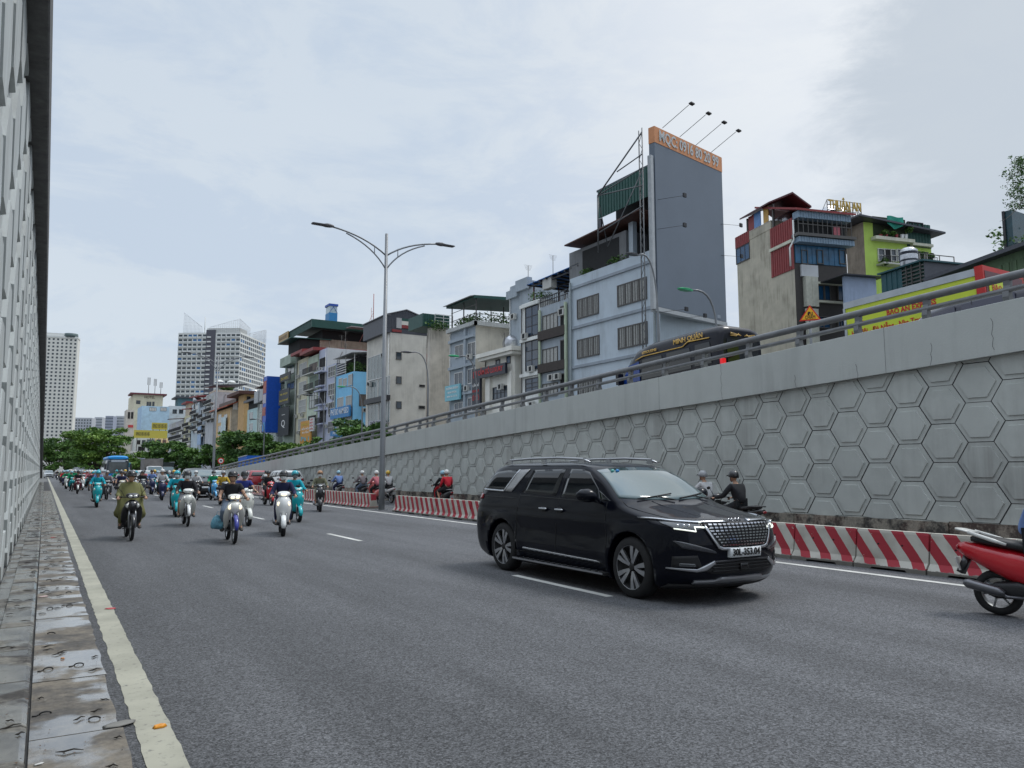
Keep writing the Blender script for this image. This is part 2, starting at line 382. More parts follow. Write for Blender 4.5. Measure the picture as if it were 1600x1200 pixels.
while y < 70:
    n_loops = 2 if k % 5 else 1
    m = MB(); w = random.uniform(-.008, .008)
    hx = .5+w
    SL = 1.45; jag = [(hx+random.uniform(-.012, .008), .008+ (SL-.016)*i/8) for i in range(9)]
    P = [(.012, .008)]+jag+[(.012, SL-.008)]
    m.prism([(a, b, -.01) for a, b in P], (0, 0, .018+random.uniform(0, .004)))
    if k < 24: o = m.build('drain_cover', wetc)
    else: o = link('drain_cover', slabs[k % 20].data)
    o.location = (0, y, 0); slabs.append(o)
    tag(o, '%s concrete drain cover beside the cream stripe, counted from the bottom of the photo' % ORD[max(0, k-2)] if 2 <= k < 22 else 'small far-off concrete drain cover beside the cream stripe', 'drain cover', 'drain covers along the kerb')
    if k < 34:
        for j in range(n_loops):
            q = MB(); cx, cy = .12+.24*j+random.uniform(-.03, .03), random.uniform(.25, .8); a0 = random.uniform(-.5, .5); fl = random.uniform(.7, 1)
            pts = [(cx+.034*cos(a)*cos(a0), cy+.034*cos(a)*sin(a0)-.03*(1-fl)*sin(a), .012+.018*fl*sin(a)) for a in [pi*i/7 for i in range(8)]]
            q.tube(pts, .0055, 5)
            if random.random() < .25: q.tube([pts[-1], (pts[-1][0]-.02, pts[-1][1]-.03, .014), (pts[-1][0]-.04, pts[-1][1]-.03, .014)], .005, 5)
            q.build('lifting_loop', blk, o)
    y += 1.45; k += 1
# litter
def litter(name, label, cat, x, y, z, mat, sz, n=5, h=.02):
    m = MB(); P = []
    for i in range(n):
        a = 2*pi*i/n; P.append((sz*cos(a)*random.uniform(.7, 1.1), sz*.55*sin(a)*random.uniform(.7, 1.1), 0))
    top = [(p[0]*.7, p[1]*.7, h*random.uniform(.4, 1)) for p in P]
    m.loft([P, top]); o = m.build(name, mat); o.location = (x, y, z); o.rotation_euler = (0, 0, random.uniform(-.6, .6)); return tag(o, label, cat)
p = onZ(250, 1138); litter('snack_wrapper', 'crumpled orange wrapper lying on the cream edge stripe', 'wrapper', p.x, p.y, .006, M('orange foil', (.75, .30, .02), .4), .055)
p = onZ(173, 952); litter('plastic_scrap', 'pink plastic scrap on the road edge stripe further off', 'litter', p.x, p.y, .006, M('pink plastic', (.55, .09, .10), .5), .075, 7, .012)
p = onZ(83, 841); litter('food_wrapper', 'red and white wrapper far along the drain covers', 'wrapper', p.x, p.y, .014, M('faded red foil', (.45, .09, .08), .5), .09, 6)
p = onZ(68, 934); litter('paper_scrap', 'pale pink paper scrap on a drain cover beside the kerb', 'litter', p.x, p.y, .014, M('pale paper', (.5, .38, .36), .7), .07, 6, .01)
p = onZ(98, 1032); litter('fruit_peel', 'small orange peel on a damp drain cover', 'litter', p.x, p.y, .014, M('orange peel', (.5, .2, .04), .6), .022, 6, .012)
p = onZ(185, 1134); litter('mortar_patch', 'grey flake of mortar beside the cream edge stripe', 'rubble', p.x, p.y, .012, M('grey mortar', (.22, .215, .20), .85), .12, 7, .006)
p = onZ(60, 1198); litter('paper_slip', 'white paper slip on the drain cover at the bottom of the photo', 'litter', p.x, p.y, .014, M('white slip', (.6, .6, .58), .7), .03, 5, .005)
m = MB()                                                      # leaves and grit: nobody could count them
for i in range(420):
    y = random.uniform(1.5, 26)**1.0; x = random.choice((random.uniform(-.42, .55), random.uniform(-.05, .12))); s = random.uniform(.004, .016); a = random.uniform(0, pi)
    z = .016 if x > 0 else .042
    if x < -.3: z = .006
    m.add([(x+s*cos(a+q)*(1 if q % 2 else .5), y+s*sin(a+q), z+.004*(q % 2)) for q in range(4)], [(0,1,2,3)], random.randrange(3))
for i in range(150):
    y = random.uniform(2.5, 34); x = random.choice((random.uniform(.05, .5), random.uniform(-.28, -.03))); L_ = random.uniform(.02, .07); a = random.uniform(-.7, .7); z = .017 if x > 0 else .042; hh = random.uniform(.001, .006)
    P = [(x+L_*cos(a)*t, y+L_*sin(a)*t*1.2+.012*sin(5*t), z+hh*(1-t*t)) for t in (-1, -.4, .3, 1)]; m.tube(P, [.002, .006, .005, .002], 4, 0)
tag(m.build('grit', [M('dark leaf litter', (.03, .025, .02), .8), M('brown leaf litter', (.11, .06, .03), .8), M('pale grit', (.3, .29, .27), .8)]), 'dark leaf fragments and grit scattered over the gutter', 'grit', kind='stuff')

# ---- hexagon panel walls
TOP = [(-12, 5.35), (0, 5.15), (7.4, 4.9), (11.6, 4.7), (14.7, 4.55), (20, 4.32), (31, 3.83), (39.5, 3.42), (52, 2.93), (77, 1.91), (95, 1.15), (112, .5)]
LOW = [(-12, 4.3), (0, 4.15), (7.5, 3.87), (13.6, 3.59), (17.7, 3.43), (34.3, 2.70), (40.1, 2.42), (51.8, 1.92), (70, 1.2), (95, .2), (112, 0)]
CW = (.455, .475, .445); conc = M('blue-grey wall paint', CW, .75, 0, .10, 1.4, .25, 30, streak=.28, dirt=(.20, .195, .18))
conc2 = M('wall paint with soot', tuple(v*.94 for v in CW), .75, 0, .07, 1.4, .25, 30, streak=.5, dirt=(.17, .16, .145)); conc3 = M('newer wall paint', tuple(v*1.04 for v in CW), .75, 0, .06, 1.4, .25, 30, streak=.3, dirt=(.22, .22, .20))
concp = M('grey parapet paint', (.45, .47, .445), .75, 0, .05, .8, .3, 26, streak=.32, dirt=(.22, .22, .21))
joint = M('dark panel joint', (.045, .045, .045), .9)
def hexwall(name, X, sgn, y0, y1, zlo, top, mats, parent, rel=.026, ph=9.84, pitch=1.48, ks=1.):
    """flat-topped hexagon panels facing -X (sgn=-1) or +X (sgn=1)"""
    m = MB(); H = .80*ks; S = .487*ks; pitch *= ks
    bx = X-sgn*.012
    n = 30
    for i in range(n):
        a = lerp(y0, y1, i/n); b = lerp(y0, y1, (i+1)/n)
        q = [(bx, a, 0), (bx, b, 0), (bx, b, top(b)), (bx, a, top(a))]
        m.add(q if sgn < 0 else q[::-1], [(3,2,1,0)], 1)
    c0 = int((y0-ph)/(pitch/2))-1; c1 = int((y1-ph)/(pitch/2))+1
    for c in range(c0, c1+1):
        yc = ph+c*pitch/2; zb = (.565-.8)*ks if c % 2 == 0 else (.965-.8)*ks
        if not (y0+.3 < yc < y1-.3): continue
        r = -1
        while True:
            r += 1; z0 = zb+r*H; zc = z0+H/2
            if z0 > top(yc) -.05: break
            jy, jz = random.uniform(-.004, .004), random.uniform(-.003, .003); dx = random.uniform(-.003, .003)
            def ring(k, off):
                P = []
                for (a, b) in ((-.5, -1), (.5, -1), (1, 0), (.5, 1), (-.5, 1), (-1, 0)):
                    w_ = S*k; h_ = H/2*k
                    P.append((X+sgn*off+dx, yc+jy+a*w_, max(zlo, zc+jz+b*h_)))
                return P
            R = [ring(.982, -.012), ring(.98, 0), ring(.775, 0), ring(.755, rel), ring(.70, rel*1.0)]
            o = len(m.v); V = [p for r_ in R for p in r_]; Fs = []
            for i in range(len(R)-1):
                for k in range(6): Fs.append((i*6+k, i*6+(k+1) % 6, (i+1)*6+(k+1) % 6, (i+1)*6+k))
            Fs.append(tuple(range((len(R)-1)*6, len(R)*6)))
            if sgn < 0: Fs = [f[::-1] for f in Fs]
            m.add(V, Fs, random.choice((0, 0, 0, 2, 3)) if len(mats) > 3 else 0)
    return m.build(name, mats, parent)
rw = thing('retaining_wall', 'grey hexagon panel retaining wall with parapet on the right side of the road', 'wall', (16, 0, 0))
def at0(o, par): o.location = -par.location; return o
at0(hexwall('hexagon_panels', 16.0, -1, -10, 108, .53, lambda y: interp(LOW, y)+.1, [conc, joint, conc2, conc3], rw), rw)
def strip(m, prof_of_y, ys, mi=0):
    rings = [[(x, y, z) for x, z in prof_of_y(y)] for y in ys]; m.loft(rings, mi, False)
ysr = [-12, -6, 0, 4, 7.5, 11.6, 14.7, 18, 24, 31, 35.5, 39.5, 46, 52, 64, 77, 95, 112]
m = MB(); strip(m, lambda y: [(15.84, interp(LOW, y)), (15.84, interp(TOP, y)-.01), (15.86, interp(TOP, y)), (16.25, interp(TOP, y)), (16.25, interp(LOW, y))][::-1], ysr)
at0(m.build('parapet', concp, rw), rw)
m = MB()                                                     # movement joints and cracks in the parapet
for y in (3.1, 10.2, 17.6, 26.0, 34.4, 43, 53, 64):
    a, b = interp(LOW, y), interp(TOP, y)
    m.box(15.8375, y-.003, a, 15.845, y+.003, b)
for y, z0, z1 in ((15.05, 0, 1.), (7.9, .1, .7), (9.2, 0, .45), (12.6, 0, .3), (10.9, .0, .28)):
    a = interp(LOW, y); z = a+z0; yy = y
    while z < a+z1:
        y2 = yy+random.uniform(-.035, .035); m.quad((15.8385, yy-.005, z), (15.8385, yy+.005, z), (15.8385, y2+.005, z+.08), (15.8385, y2-.005, z+.08)); m.f[-1] = m.f[-1][::-1]; yy = y2; z += .08
at0(m.build('parapet_joint', M('hairline crack', (.10, .10, .10), .9), rw), rw)
foot = wet('stained footing', (.26, .235, .19), (.05, .046, .04), 2.2)
m = MB(); yy = -10.
while yy < 100:
    L = 1.9; m.box(15.80+random.uniform(-.01, .01), yy+.01, 0, 16.05, yy+L-.01, .555+random.uniform(-.012, .012)); yy += L
at0(m.build('footing', foot, rw), rw)
# left wall: right beside the camera
LTOP = [(-6, 6.5), (22, 6.5), (45, 5.9), (60, 4.9), (85, 2.9), (112, .9), (125, .5)]
lw_ = thing('retaining_wall', 'tall pale hexagon panel wall with dark overhanging cap at the left edge', 'wall', (-.45, 0, 0))
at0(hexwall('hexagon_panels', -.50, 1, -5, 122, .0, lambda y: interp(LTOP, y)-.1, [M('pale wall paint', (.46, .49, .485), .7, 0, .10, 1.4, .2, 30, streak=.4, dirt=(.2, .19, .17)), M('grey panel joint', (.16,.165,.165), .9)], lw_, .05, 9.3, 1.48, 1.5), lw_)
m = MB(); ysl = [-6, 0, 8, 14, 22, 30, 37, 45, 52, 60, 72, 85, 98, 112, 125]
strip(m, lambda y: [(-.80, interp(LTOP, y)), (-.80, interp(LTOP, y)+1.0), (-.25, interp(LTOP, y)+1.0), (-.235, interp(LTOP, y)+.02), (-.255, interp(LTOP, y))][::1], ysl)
at0(m.build('parapet_cap', M('dark concrete soffit', (.10, .10, .098), .85, 0, .35, 5, .6, 12), lw_), lw_)  # one dark mottled concrete over the whole cap

# ---- ramp deck behind the right parapet
m = MB(); rings = []
for y in ysr: z = interp(TOP, y)-.9; rings.append([(16.25, y, z), (26.5, y, z), (26.5, y, z-.5), (16.25, y, z-.5)][::-1])
m.loft(rings, 0, False); tag(m.build('ramp_road', asph), kind='structure')
def deck(y): return interp(TOP, y)-.9

# ---- steel railing on the parapet
galv = M('weathered grey steel', (.17, .175, .18), .5, .35, .18, 3)
rail = thing('guard_rail', 'two-pipe dark steel guard rail on top of the right parapet', 'guard rail', (16.05, 0, 0))
m = MB(); m.tube([(16.02, y, interp(TOP, y)+.50) for y in ysr], .085, 10); at0(m.build('upper_pipe', galv, rail), rail)
m = MB(); m.tube([(15.99, y, interp(TOP, y)+.235) for y in ysr], .055, 10); at0(m.build('lower_pipe', galv, rail), rail)
S_ = [(0, .16), (.06, .13), (.10, .22), (.10, .34), (.04, .45), (-.02, .56)]
m = MB()
prof = [(-.09, 0), (-.115, .10), (-.10, .20), (-.045, .33), (-.06, .45), (-.10, .50), (-.06, .56), (.0, .575), (.06, .52), (.075, .42), (.06, .30), (.03, .2), (.05, .1), (.13, 0)]
m.prism([(a, -.06, b) for a, b in prof], (0, .12, 0))
pp = m.build('post', galv, rail); pm = pp.data; k = 0; y = 7.67-1.64*9
while k < 64:
    o = pp if k == 0 else link('post', pm, rail); o.location = (16.04-16.05, y, interp(TOP, y)); o.parent = rail; y += 1.64; k += 1

# ---- striped concrete barriers
red = M('barrier', (.3, .05, .06), .75, 0, 0)
t, b = nodes_of(red); t.nodes.remove([n for n in t.nodes if n.type == 'TEX_COORD'][0])
def q(ty, **k):
    n = t.nodes.new(ty)
    for a, c in k.items(): setattr(n, a, c)
    return n
def ma(op, a, b_=None, c=None):
    n = q('ShaderNodeMath', operation=op)
    for i, v in enumerate((a, b_, c)):
        if v is None: continue
        if isinstance(v, (int, float)): n.inputs[i].default_value = v
        else: t.links.new(v, n.inputs[i])
    return n.outputs[0]
c = q('ShaderNodeTexCoord'); sx = q('ShaderNodeSeparateXYZ'); t.links.new(c.outputs['Object'], sx.inputs[0])
oi = q('ShaderNodeObjectInfo')
nz = q('ShaderNodeTexNoise'); nz.inputs['Scale'].default_value = 7; nz.inputs['Detail'].default_value = 8; nz.inputs['Roughness'].default_value = .75
va = q('ShaderNodeVectorMath', operation='ADD'); t.links.new(c.outputs['Object'], va.inputs[0]); cx_ = q('ShaderNodeCombineXYZ'); t.links.new(ma('MULTIPLY', oi.outputs['Random'], 50.), cx_.inputs[1]); t.links.new(cx_.outputs[0], va.inputs[1])
t.links.new(va.outputs[0], nz.inputs[0])
n5 = q('ShaderNodeTexNoise'); n5.inputs['Scale'].default_value = 1.8; n5.inputs['Detail'].default_value = 6; t.links.new(va.outputs[0], n5.inputs[0])
ph = ma('ADD', ma('ADD', sx.outputs[1], ma('MULTIPLY', sx.outputs[2], -.80)), ma('MULTIPLY', nz.outputs[0], .03))
fr = ma('FRACT', ma('ADD', ma('DIVIDE', ph, .417), .10)); st = ma('LESS_THAN', fr, .50)
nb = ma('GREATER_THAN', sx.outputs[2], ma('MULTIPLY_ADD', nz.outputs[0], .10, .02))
tp = ma('LESS_THAN', sx.outputs[2], .625)
chip = ma('LESS_THAN', nz.outputs[0], .66)
f = ma('MULTIPLY', ma('MULTIPLY', st, nb), ma('MULTIPLY', tp, chip))
wc = q('ShaderNodeMixRGB'); rr = q('ShaderNodeMapRange'); rr.inputs['From Min'].default_value = .42; rr.inputs['From Max'].default_value = .62; t.links.new(n5.outputs[0], rr.inputs[0]); t.links.new(rr.outputs[0], wc.inputs[0])
wc.inputs[1].default_value = (.47, .455, .40, 1); wc.inputs[2].default_value = (.33, .31, .265, 1)
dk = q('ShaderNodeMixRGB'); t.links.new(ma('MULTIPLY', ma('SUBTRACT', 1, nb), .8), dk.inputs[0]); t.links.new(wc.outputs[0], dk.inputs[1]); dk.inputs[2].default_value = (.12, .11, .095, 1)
mx = q('ShaderNodeMixRGB'); t.links.new(f, mx.inputs[0]); t.links.new(dk.outputs[0], mx.inputs[1]); mx.inputs[2].default_value = (.31, .02, .032, 1)
t.links.new(mx.outputs[0], b.inputs['Base Color'])
bu = q('ShaderNodeBump'); bu.inputs['Strength'].default_value = .3; bu.inputs['Distance'].default_value = .02; t.links.new(nz.outputs[0], bu.inputs['Height']); t.links.new(bu.outputs[0], b.inputs['Normal'])
BL = 1.26
def barrier_mesh(L):
    m = MB(); prof = [(-.235, .035), (-.235, .10), (-.15, .20), (-.085, .62), (-.07, .66), (.07, .66), (.085, .62), (.15, .20), (.235, .10), (.235, .035)]
    ys = [.012, .03, L*.25, L*.27, L*.5, L*.73, L*.75, L-.03, L-.012]; rings = []
    for i, y in enumerate(ys):
        k = .985 if i in (0, len(ys)-1) else 1
        lift = .035 if i in (3, 4, 5) else 0
        rings.append([(x*k, y, (z-.035)*1+.0+(lift if z < .05 else 0)+(0.0)) for x, z in prof])
    m.loft([r[::-1] for r in rings], 0, False)
    for yy in (L*.35, L*.68): m.lathe([(.0001, -.115), (.018, -.1155), (.018, -.108)], 'x', (0, yy, .40), 8, 1, False)
    return m
bm1 = barrier_mesh(BL); b0 = bm1.build('concrete_barrier', [red, M('black hole', (.01, .01, .01), .9)])
k = 0; ys_b = []
y = 8.31-BL*9
while y < 84:
    if not (29.1 < y+BL*.5 < 30.5): ys_b.append(y)
    y += BL
for i, y in enumerate(ys_b):
    o = b0 if i == 0 else b0.copy()
    if i: COL.objects.link(o)
    o.location = (11.93+random.uniform(-.012, .012), y, 0); o.rotation_euler = (0, 0, random.uniform(-.008, .008))
    if y < 4.3: lb = 'striped barrier block beyond the right edge of the photo'
    elif y < 10: lb = '%s striped barrier block right of the black minivan nose' % ORD[int(round((9.57-y)/BL))]
    elif y < 21.5: lb = 'striped barrier block hidden behind the black minivan'
    elif y < 29.3: lb = '%s striped barrier block from the tall lamp post towards the minivan' % ORD[sum(1 for q_ in ys_b if y < q_ < 29.3)]
    elif y < 55: lb = '%s striped barrier block beyond the tall lamp post' % ORD[min(19, sum(1 for q_ in ys_b if 29.3 < q_ < y))]
    else: lb = 'small far-off striped barrier block at the far end of the row'
    tag(o, lb, 'barrier', 'striped concrete barriers between the lanes')

# ---- street lamps
lampm = M('grey lamp steel', (.20, .21, .22), .45, .4, .1, 3); lampd = M('dark lamp head', (.03, .03, .035), .4)
def arc(p0, p1, p2, n=8):
    p0, p1, p2 = map(Vector, (p0, p1, p2)); return [p0*(1-t)**2+p1*2*t*(1-t)+p2*t*t for t in [i/n for i in range(n+1)]]
def double_lamp(label, x, y, rz=0, s=1., group=None):
    o = thing('street_lamp', label, 'street lamp', (x, y, 0), rz, group)
    m = MB(); m.tube([(0,0,0), (0,0,1.2), (0,0,11.5*s)], [.125, .12, .06], 12); m.box(-.2, -.2, 0, .2, .2, .03); m.build('pole', lampm, o)
    for sg in (-1, 1):
        m = MB(); m.tube(arc((0,0,10.55*s), (sg*.9, 0, 11.25*s), (sg*2.35, 0, 11.42*s)), .035, 8)
        m.tube(arc((0,0,9.95*s), (sg*.55, 0, 10.85*s), (sg*1.75, 0, 11.25*s)), .03, 8); m.tube([(sg*.52,0,10.55*s), (sg*.52,0,10.93*s)], .018, 6); m.build('arm', lampm, o)
        m = MB(); R = []
        for t, w, h in ((0, .05, .045), (.14, .10, .07), (.3, .12, .075), (.42, .13, .04), (.85, .13, .032), (.9, .1, .02)):
            cx = sg*(2.28+t); R.append([(cx, w*a*1.0, 11.43*s+h*b) for a, b in ((-1,-.6), (1,-.6), (1,.3), (.6,1), (-.6,1), (-1,.3))])
        if sg > 0: R = [r[::-1] for r in R]
        m.loft(R, 0, False); m.build('lamp_head', lampd, o)
    return o
double_lamp('tall grey double-arm street lamp standing in the barrier gap', 11.75, 29.69, 0, 1.0)
p = onX(333, 742, 13.5)
double_lamp('far grey double-arm street lamp left of the tall one', 13.0, onX(333, 742, 13.0).y, 0, 1.06)
# ================================================================== CARS
class Shape:
    """plan outlines stacked by height: half width w, nose xf, tail xr, start of the rounded corners xB / xA"""
    W = [(.18,.85),(.25,.895),(.35,.915),(.5,.925),(.65,.93),(.8,.927),(.93,.918),(.97,.905),(1.02,.90),(1.08,.885),(1.15,.865),(1.2,.85),(1.3,.815),(1.5,.745),(1.62,.69),(1.68,.64),(1.72,.52),(1.745,.28)]
    XF = [(.18,2.36),(.25,2.50),(.35,2.59),(.5,2.61),(.7,2.62),(.85,2.60),(.95,2.56),(1.0,2.44),(1.05,2.2),(1.10,1.92),(1.15,1.65),(1.18,1.55),(1.2,1.50),(1.62,.72),(1.66,.60),(1.70,.25),(1.73,-.4),(1.745,-.85)]
    XB = [(.18,1.9),(.85,1.95),(.95,1.9),(1.0,1.72),(1.05,1.5),(1.10,1.3),(1.15,1.2),(1.2,1.15),(1.62,.42),(1.68,.1),(1.72,-.3),(1.745,-1.0)]
    NF = [(.18,2.6),(.5,2.9),(.9,2.8),(1.0,2.5),(1.05,2.3),(1.2,2.4),(1.745,2.3)]
    XR = [(.18,-2.45),(.3,-2.62),(.5,-2.70),(.8,-2.72),(1.0,-2.70),(1.2,-2.66),(1.3,-2.62),(1.5,-2.48),(1.62,-2.36),(1.68,-2.22),(1.72,-1.9),(1.745,-1.4)]
    AX = 1.6; R = .38; ARCH = .45
    def __init__(s, kx=1., ky=1., kz=1.): s.kx, s.ky, s.kz = kx, ky, kz
    def w(s, z): return sinterp(s.W, z)
    def P(s, u, z, side=1):
        w = sinterp(s.W, z); xB = sinterp(s.XB, z); xr = sinterp(s.XR, z); xA = min(xr+.42, xB-.02)
        if u >= 1:
            a = sinterp(s.XF, z)-xB; n = sinterp(s.NF, z); t = min(u-1, 1)*pi/2
            x = xB+a*max(sin(t), 0)**(2/n); y = w*max(cos(t), 0)**(2/n)
        elif u <= 0:
            a = xA-xr; t = min(-u, 1)*pi/2; n = 3.4
            x = xA-a*max(sin(t), 0)**(2/n); y = w*max(cos(t), 0)**(2/n)
        else: x = xA+(xB-xA)*u; y = w
        if z < 1.0:
            for ax in (s.AX, -s.AX):
                d = hypot(x-ax, z-s.R)
                if d < .62: y += .022*max(0, min(1, (.62-d)/.12))*(1 if y > .5 else 0)
            if -1.1 < x < 1.1 and z < .5: y -= .03*(.5-z)/.3*(1 if y > .5 else 0)
            if .5 <= z < .9 and -1.3 < x < 1.25: y -= .022*sin((z-.5)/.4*pi)*(1 if y > .5 else 0)
        return Vector((x*s.kx, y*side*s.ky, z*s.kz))
    def ux(s, x, z):
        xB = sinterp(s.XB, z); xr = sinterp(s.XR, z); xA = min(xr+.42, xB-.02)
        if x > xB:
            a = sinterp(s.XF, z)-xB; n = sinterp(s.NF, z); return 1+math.asin(min(1, max(0, (x-xB)/a))**(n/2))/(pi/2)
        if x < xA:
            return -math.asin(min(1, (xA-x)/(xA-xr))**(3.4/2))/(pi/2)
        return (x-xA)/(xB-xA)
    def uy(s, y, z):
        n = sinterp(s.NF, z); return 1+math.acos(min(1, abs(y)/s.w(z))**(n/2))/(pi/2)
    def uyr(s, y, z): return -math.acos(min(1, abs(y)/s.w(z))**(3.4/2))/(pi/2)
    def Pn(s, u, z, side, off):
        e = .004; p = s.P(u, z, side)
        a = s.P(min(u+e, 2), z, side)-s.P(max(u-e, -1), z, side); b = s.P(u, z+e, side)-s.P(u, z-e, side)
        n = a.cross(b)
        if n.length < 1e-9: n = Vector((1 if u > 1 else -1, 0, 0))
        n.normalize()
        c = Vector((p.x, p.y, p.z-.6*s.kz)) if abs(u-.5) < 1.6 else p
        if n.dot(Vector((p.x*.3, p.y, max(0, p.z-1.0)))) < 0: n = -n
        return p+n*off
    def body(s, name, mat, parent, zs=None):
        if zs is None: zs = sorted(set([round(.18+.025*i, 4) for i in range(33)]+[1.0+.0125*i for i in range(17)]+[1.2+.03*i for i in range(15)]+[1.63+.01*i for i in range(12)]+[1.745]))
        us = [-1+i/10 for i in range(10)]+[i/40 for i in range(41)]+[1+i/18 for i in range(1, 19)]
        m = MB(); R = []
        for z in zs:
            a = [s.P(u, z, 1) for u in us]; b = [s.P(u, z, -1) for u in us[::-1]][1:-1]
            R.append(a+b)
        m.loft([r[::-1] for r in R], 0, True)
        o = m.build(name, mat, parent, weld=True)
        # wheel arches
        cut = MB()
        for ax in (s.AX, -s.AX):
            for sd in (-1, 1):
                y0, y1 = (.60*s.ky*sd, 1.2*s.ky*sd); 
                r = s.ARCH*s.kz
                cut.lathe([(.0005, min(y0, y1)), (r, min(y0, y1)), (r, max(y0, y1)), (.0005, max(y0, y1))], 'y', (ax*s.kx, 0, s.R*s.kz), 40, 0, False)
        c = cut.build('cut', mat); c.parent = parent
        bm = bmesh.new(); bm.from_mesh(c.data); bmesh.ops.remove_doubles(bm, verts=bm.verts, dist=.002); bmesh.ops.recalc_face_normals(bm, faces=bm.faces); bm.to_mesh(c.data); bm.free()
        md = o.modifiers.new('b', 'BOOLEAN'); md.operation = 'DIFFERENCE'; md.object = c; md.solver = 'EXACT'
        me = baked(o); o.modifiers.clear(); o.data = me; bpy.data.objects.remove(c)
        return o
    def patch(s, name, cols, mat, parent, mode='x', off=.005, K=6, sides=(1, -1), sub=8, smooth=True):
        if mode == 'x' and len(sides) > 1:
            return [s.patch(name, cols, mat, parent, mode, off, K, (q,), sub, smooth) for q in sides]
        """cols: [(p_lo, z_lo, p_hi, z_hi), ...] columns of a panel lying on the body; mode x: p is length, y: p is offset from the centre line, r: same at the rear"""
        cc = []
        for a, b in zip(cols, cols[1:]):
            for i in range(sub): t = i/sub; cc.append(tuple(lerp(p, q, t) for p, q in zip(a, b)))
        cc.append(cols[-1]); m = MB()
        conv = {'x': s.ux, 'y': s.uy, 'r': s.uyr}[mode]
        for sd in sides:
            G = []; B = []
            for (p0, z0, p1, z1) in cc:
                row = []; rb = []
                for k in range(K+1):
                    p, z = lerp(p0, p1, k/K), lerp(z0, z1, k/K)
                    sg = sd if mode == 'x' else (1 if p >= 0 else -1)
                    row.append(s.Pn(conv(p, z), z, sg, off)); rb.append(s.Pn(conv(p, z), z, sg, -.01))
                G.append(row); B.append(rb)
            n = len(G); V = [p for r in G for p in r]; Fs = []
            for i in range(n-1):
                for k in range(K): Fs.append((i*(K+1)+k, (i+1)*(K+1)+k, (i+1)*(K+1)+k+1, i*(K+1)+k+1))
            m.add(V, Fs, 0, smooth)
            loop = [(i, 0) for i in range(n)]+[(n-1, k) for k in range(1, K+1)]+[(i, K) for i in range(n-2, -1, -1)]+[(0, k) for k in range(K-1, 0, -1)]
            V = [G[i][k] for i, k in loop]+[B[i][k] for i, k in loop]; L = len(loop)
            m.add(V, [(j, (j+1) % L, L+(j+1) % L, L+j) for j in range(L)], 0, False)
            if mode != 'x': break
        o = m.build(name, mat, parent)
        bm = bmesh.new(); bm.from_mesh(o.data); bmesh.ops.remove_doubles(bm, verts=bm.verts, dist=1e-5); bmesh.ops.recalc_face_normals(bm, faces=bm.faces)
        bm.to_mesh(o.data); bm.free(); return o
rub = M('tyre rubber', (.012, .012, .013), .75, 0, .2, 20); chrome = M('bright chrome', (.62, .63, .65), .16, 1, 0); satin = M('satin silver trim', (.45, .46, .48), .32, .9, 0)
blkp = M('gloss black trim', (.006, .006, .007), .22, 0, 0); mattb = M('matt black plastic', (.010, .010, .011), .6, 0, 0)
dglass = M('dark tinted glass', (.006, .008, .010), .04, 0, 0, spec=.75); wglass = M('windscreen glass', (.06, .105, .11), .06, 0, 0, coat=1.)
lglass = M('lamp lens', (.05, .055, .06), .08, .3, 0, coat=1.); redl = M('red tail lens', (.25, .008, .012), .15, 0, 0, coat=.8); whl = M('white lamp glow', (.95, 1., .9), .3, 0, 0, emit=.9)
def wheel(parent, x, y, z, r, w, sd, nsp=5, rimm=None):
    """tyre and rim as parts of one wheel part; sd = outward side"""
    m = MB(); m.lathe([(r*.71, -w/2), (r*.9, -w/2), (r*.985, -w*.36), (r, -w*.15), (r, w*.15), (r*.985, w*.36), (r*.9, w/2), (r*.74, w/2), (r*.71, w*.4), (r*.71, -w/2)], 'y', (0,0,0), 40)
    for rr in (.992,):
        pass
    o = m.build('wheel', rub, parent); o.location = (x, y, z)
    m = MB(); f = w/2*sd
    m.lathe([(r*.745, f*.98), (r*.715, f*.99), (r*.69, f*.80), (r*.62, f*.2), (.02, f*.1)], 'y', (0,0,0), 36, 1)
    for i in range(nsp):
        for dlt in (-.21, .21):
            a = 2*pi*i/nsp+dlt; b = 2*pi*i/nsp+dlt*.45; t = Vector((cos(a), 0, sin(a))); q = Vector((-sin(a), 0, cos(a))); t2 = Vector((cos(b), 0, sin(b))); q2 = Vector((-sin(b), 0, cos(b)))
            p0 = t2*r*.13; p1 = t*r*.42; p2 = t*r*.71; y0 = Vector((0, f*.80, 0)); y1 = Vector((0, f*.93, 0)); y2 = Vector((0, f*.96, 0))
            hw = r*.035, r*.062, r*.085
            V = [p0-q2*hw[0]+y0, p0+q2*hw[0]+y0, p1+q*hw[1]+y1, p1-q*hw[1]+y1, p2+q*hw[2]+y2, p2-q*hw[2]+y2]
            D = Vector((0, -f*.25, 0)); V += [v+D for v in V]
            m.add(V, [(0,1,2,3), (3,2,4,5), (1,7,8,2), (2,8,10,4), (0,3,9,6), (3,5,11,9), (4,10,11,5)], 0)
    m.lathe([(.0005, f*.88), (r*.07, f*.88), (r*.12, f*.84), (r*.13, f*.7)], 'y', (0,0,0), 16, 1)
    m.lathe([(r*.75, f*.99), (r*.72, f*1.0), (r*.70, f*.95)], 'y', (0,0,0), 36, 0)
    m.build('rim', [rimm or satin, mattb], o); return o

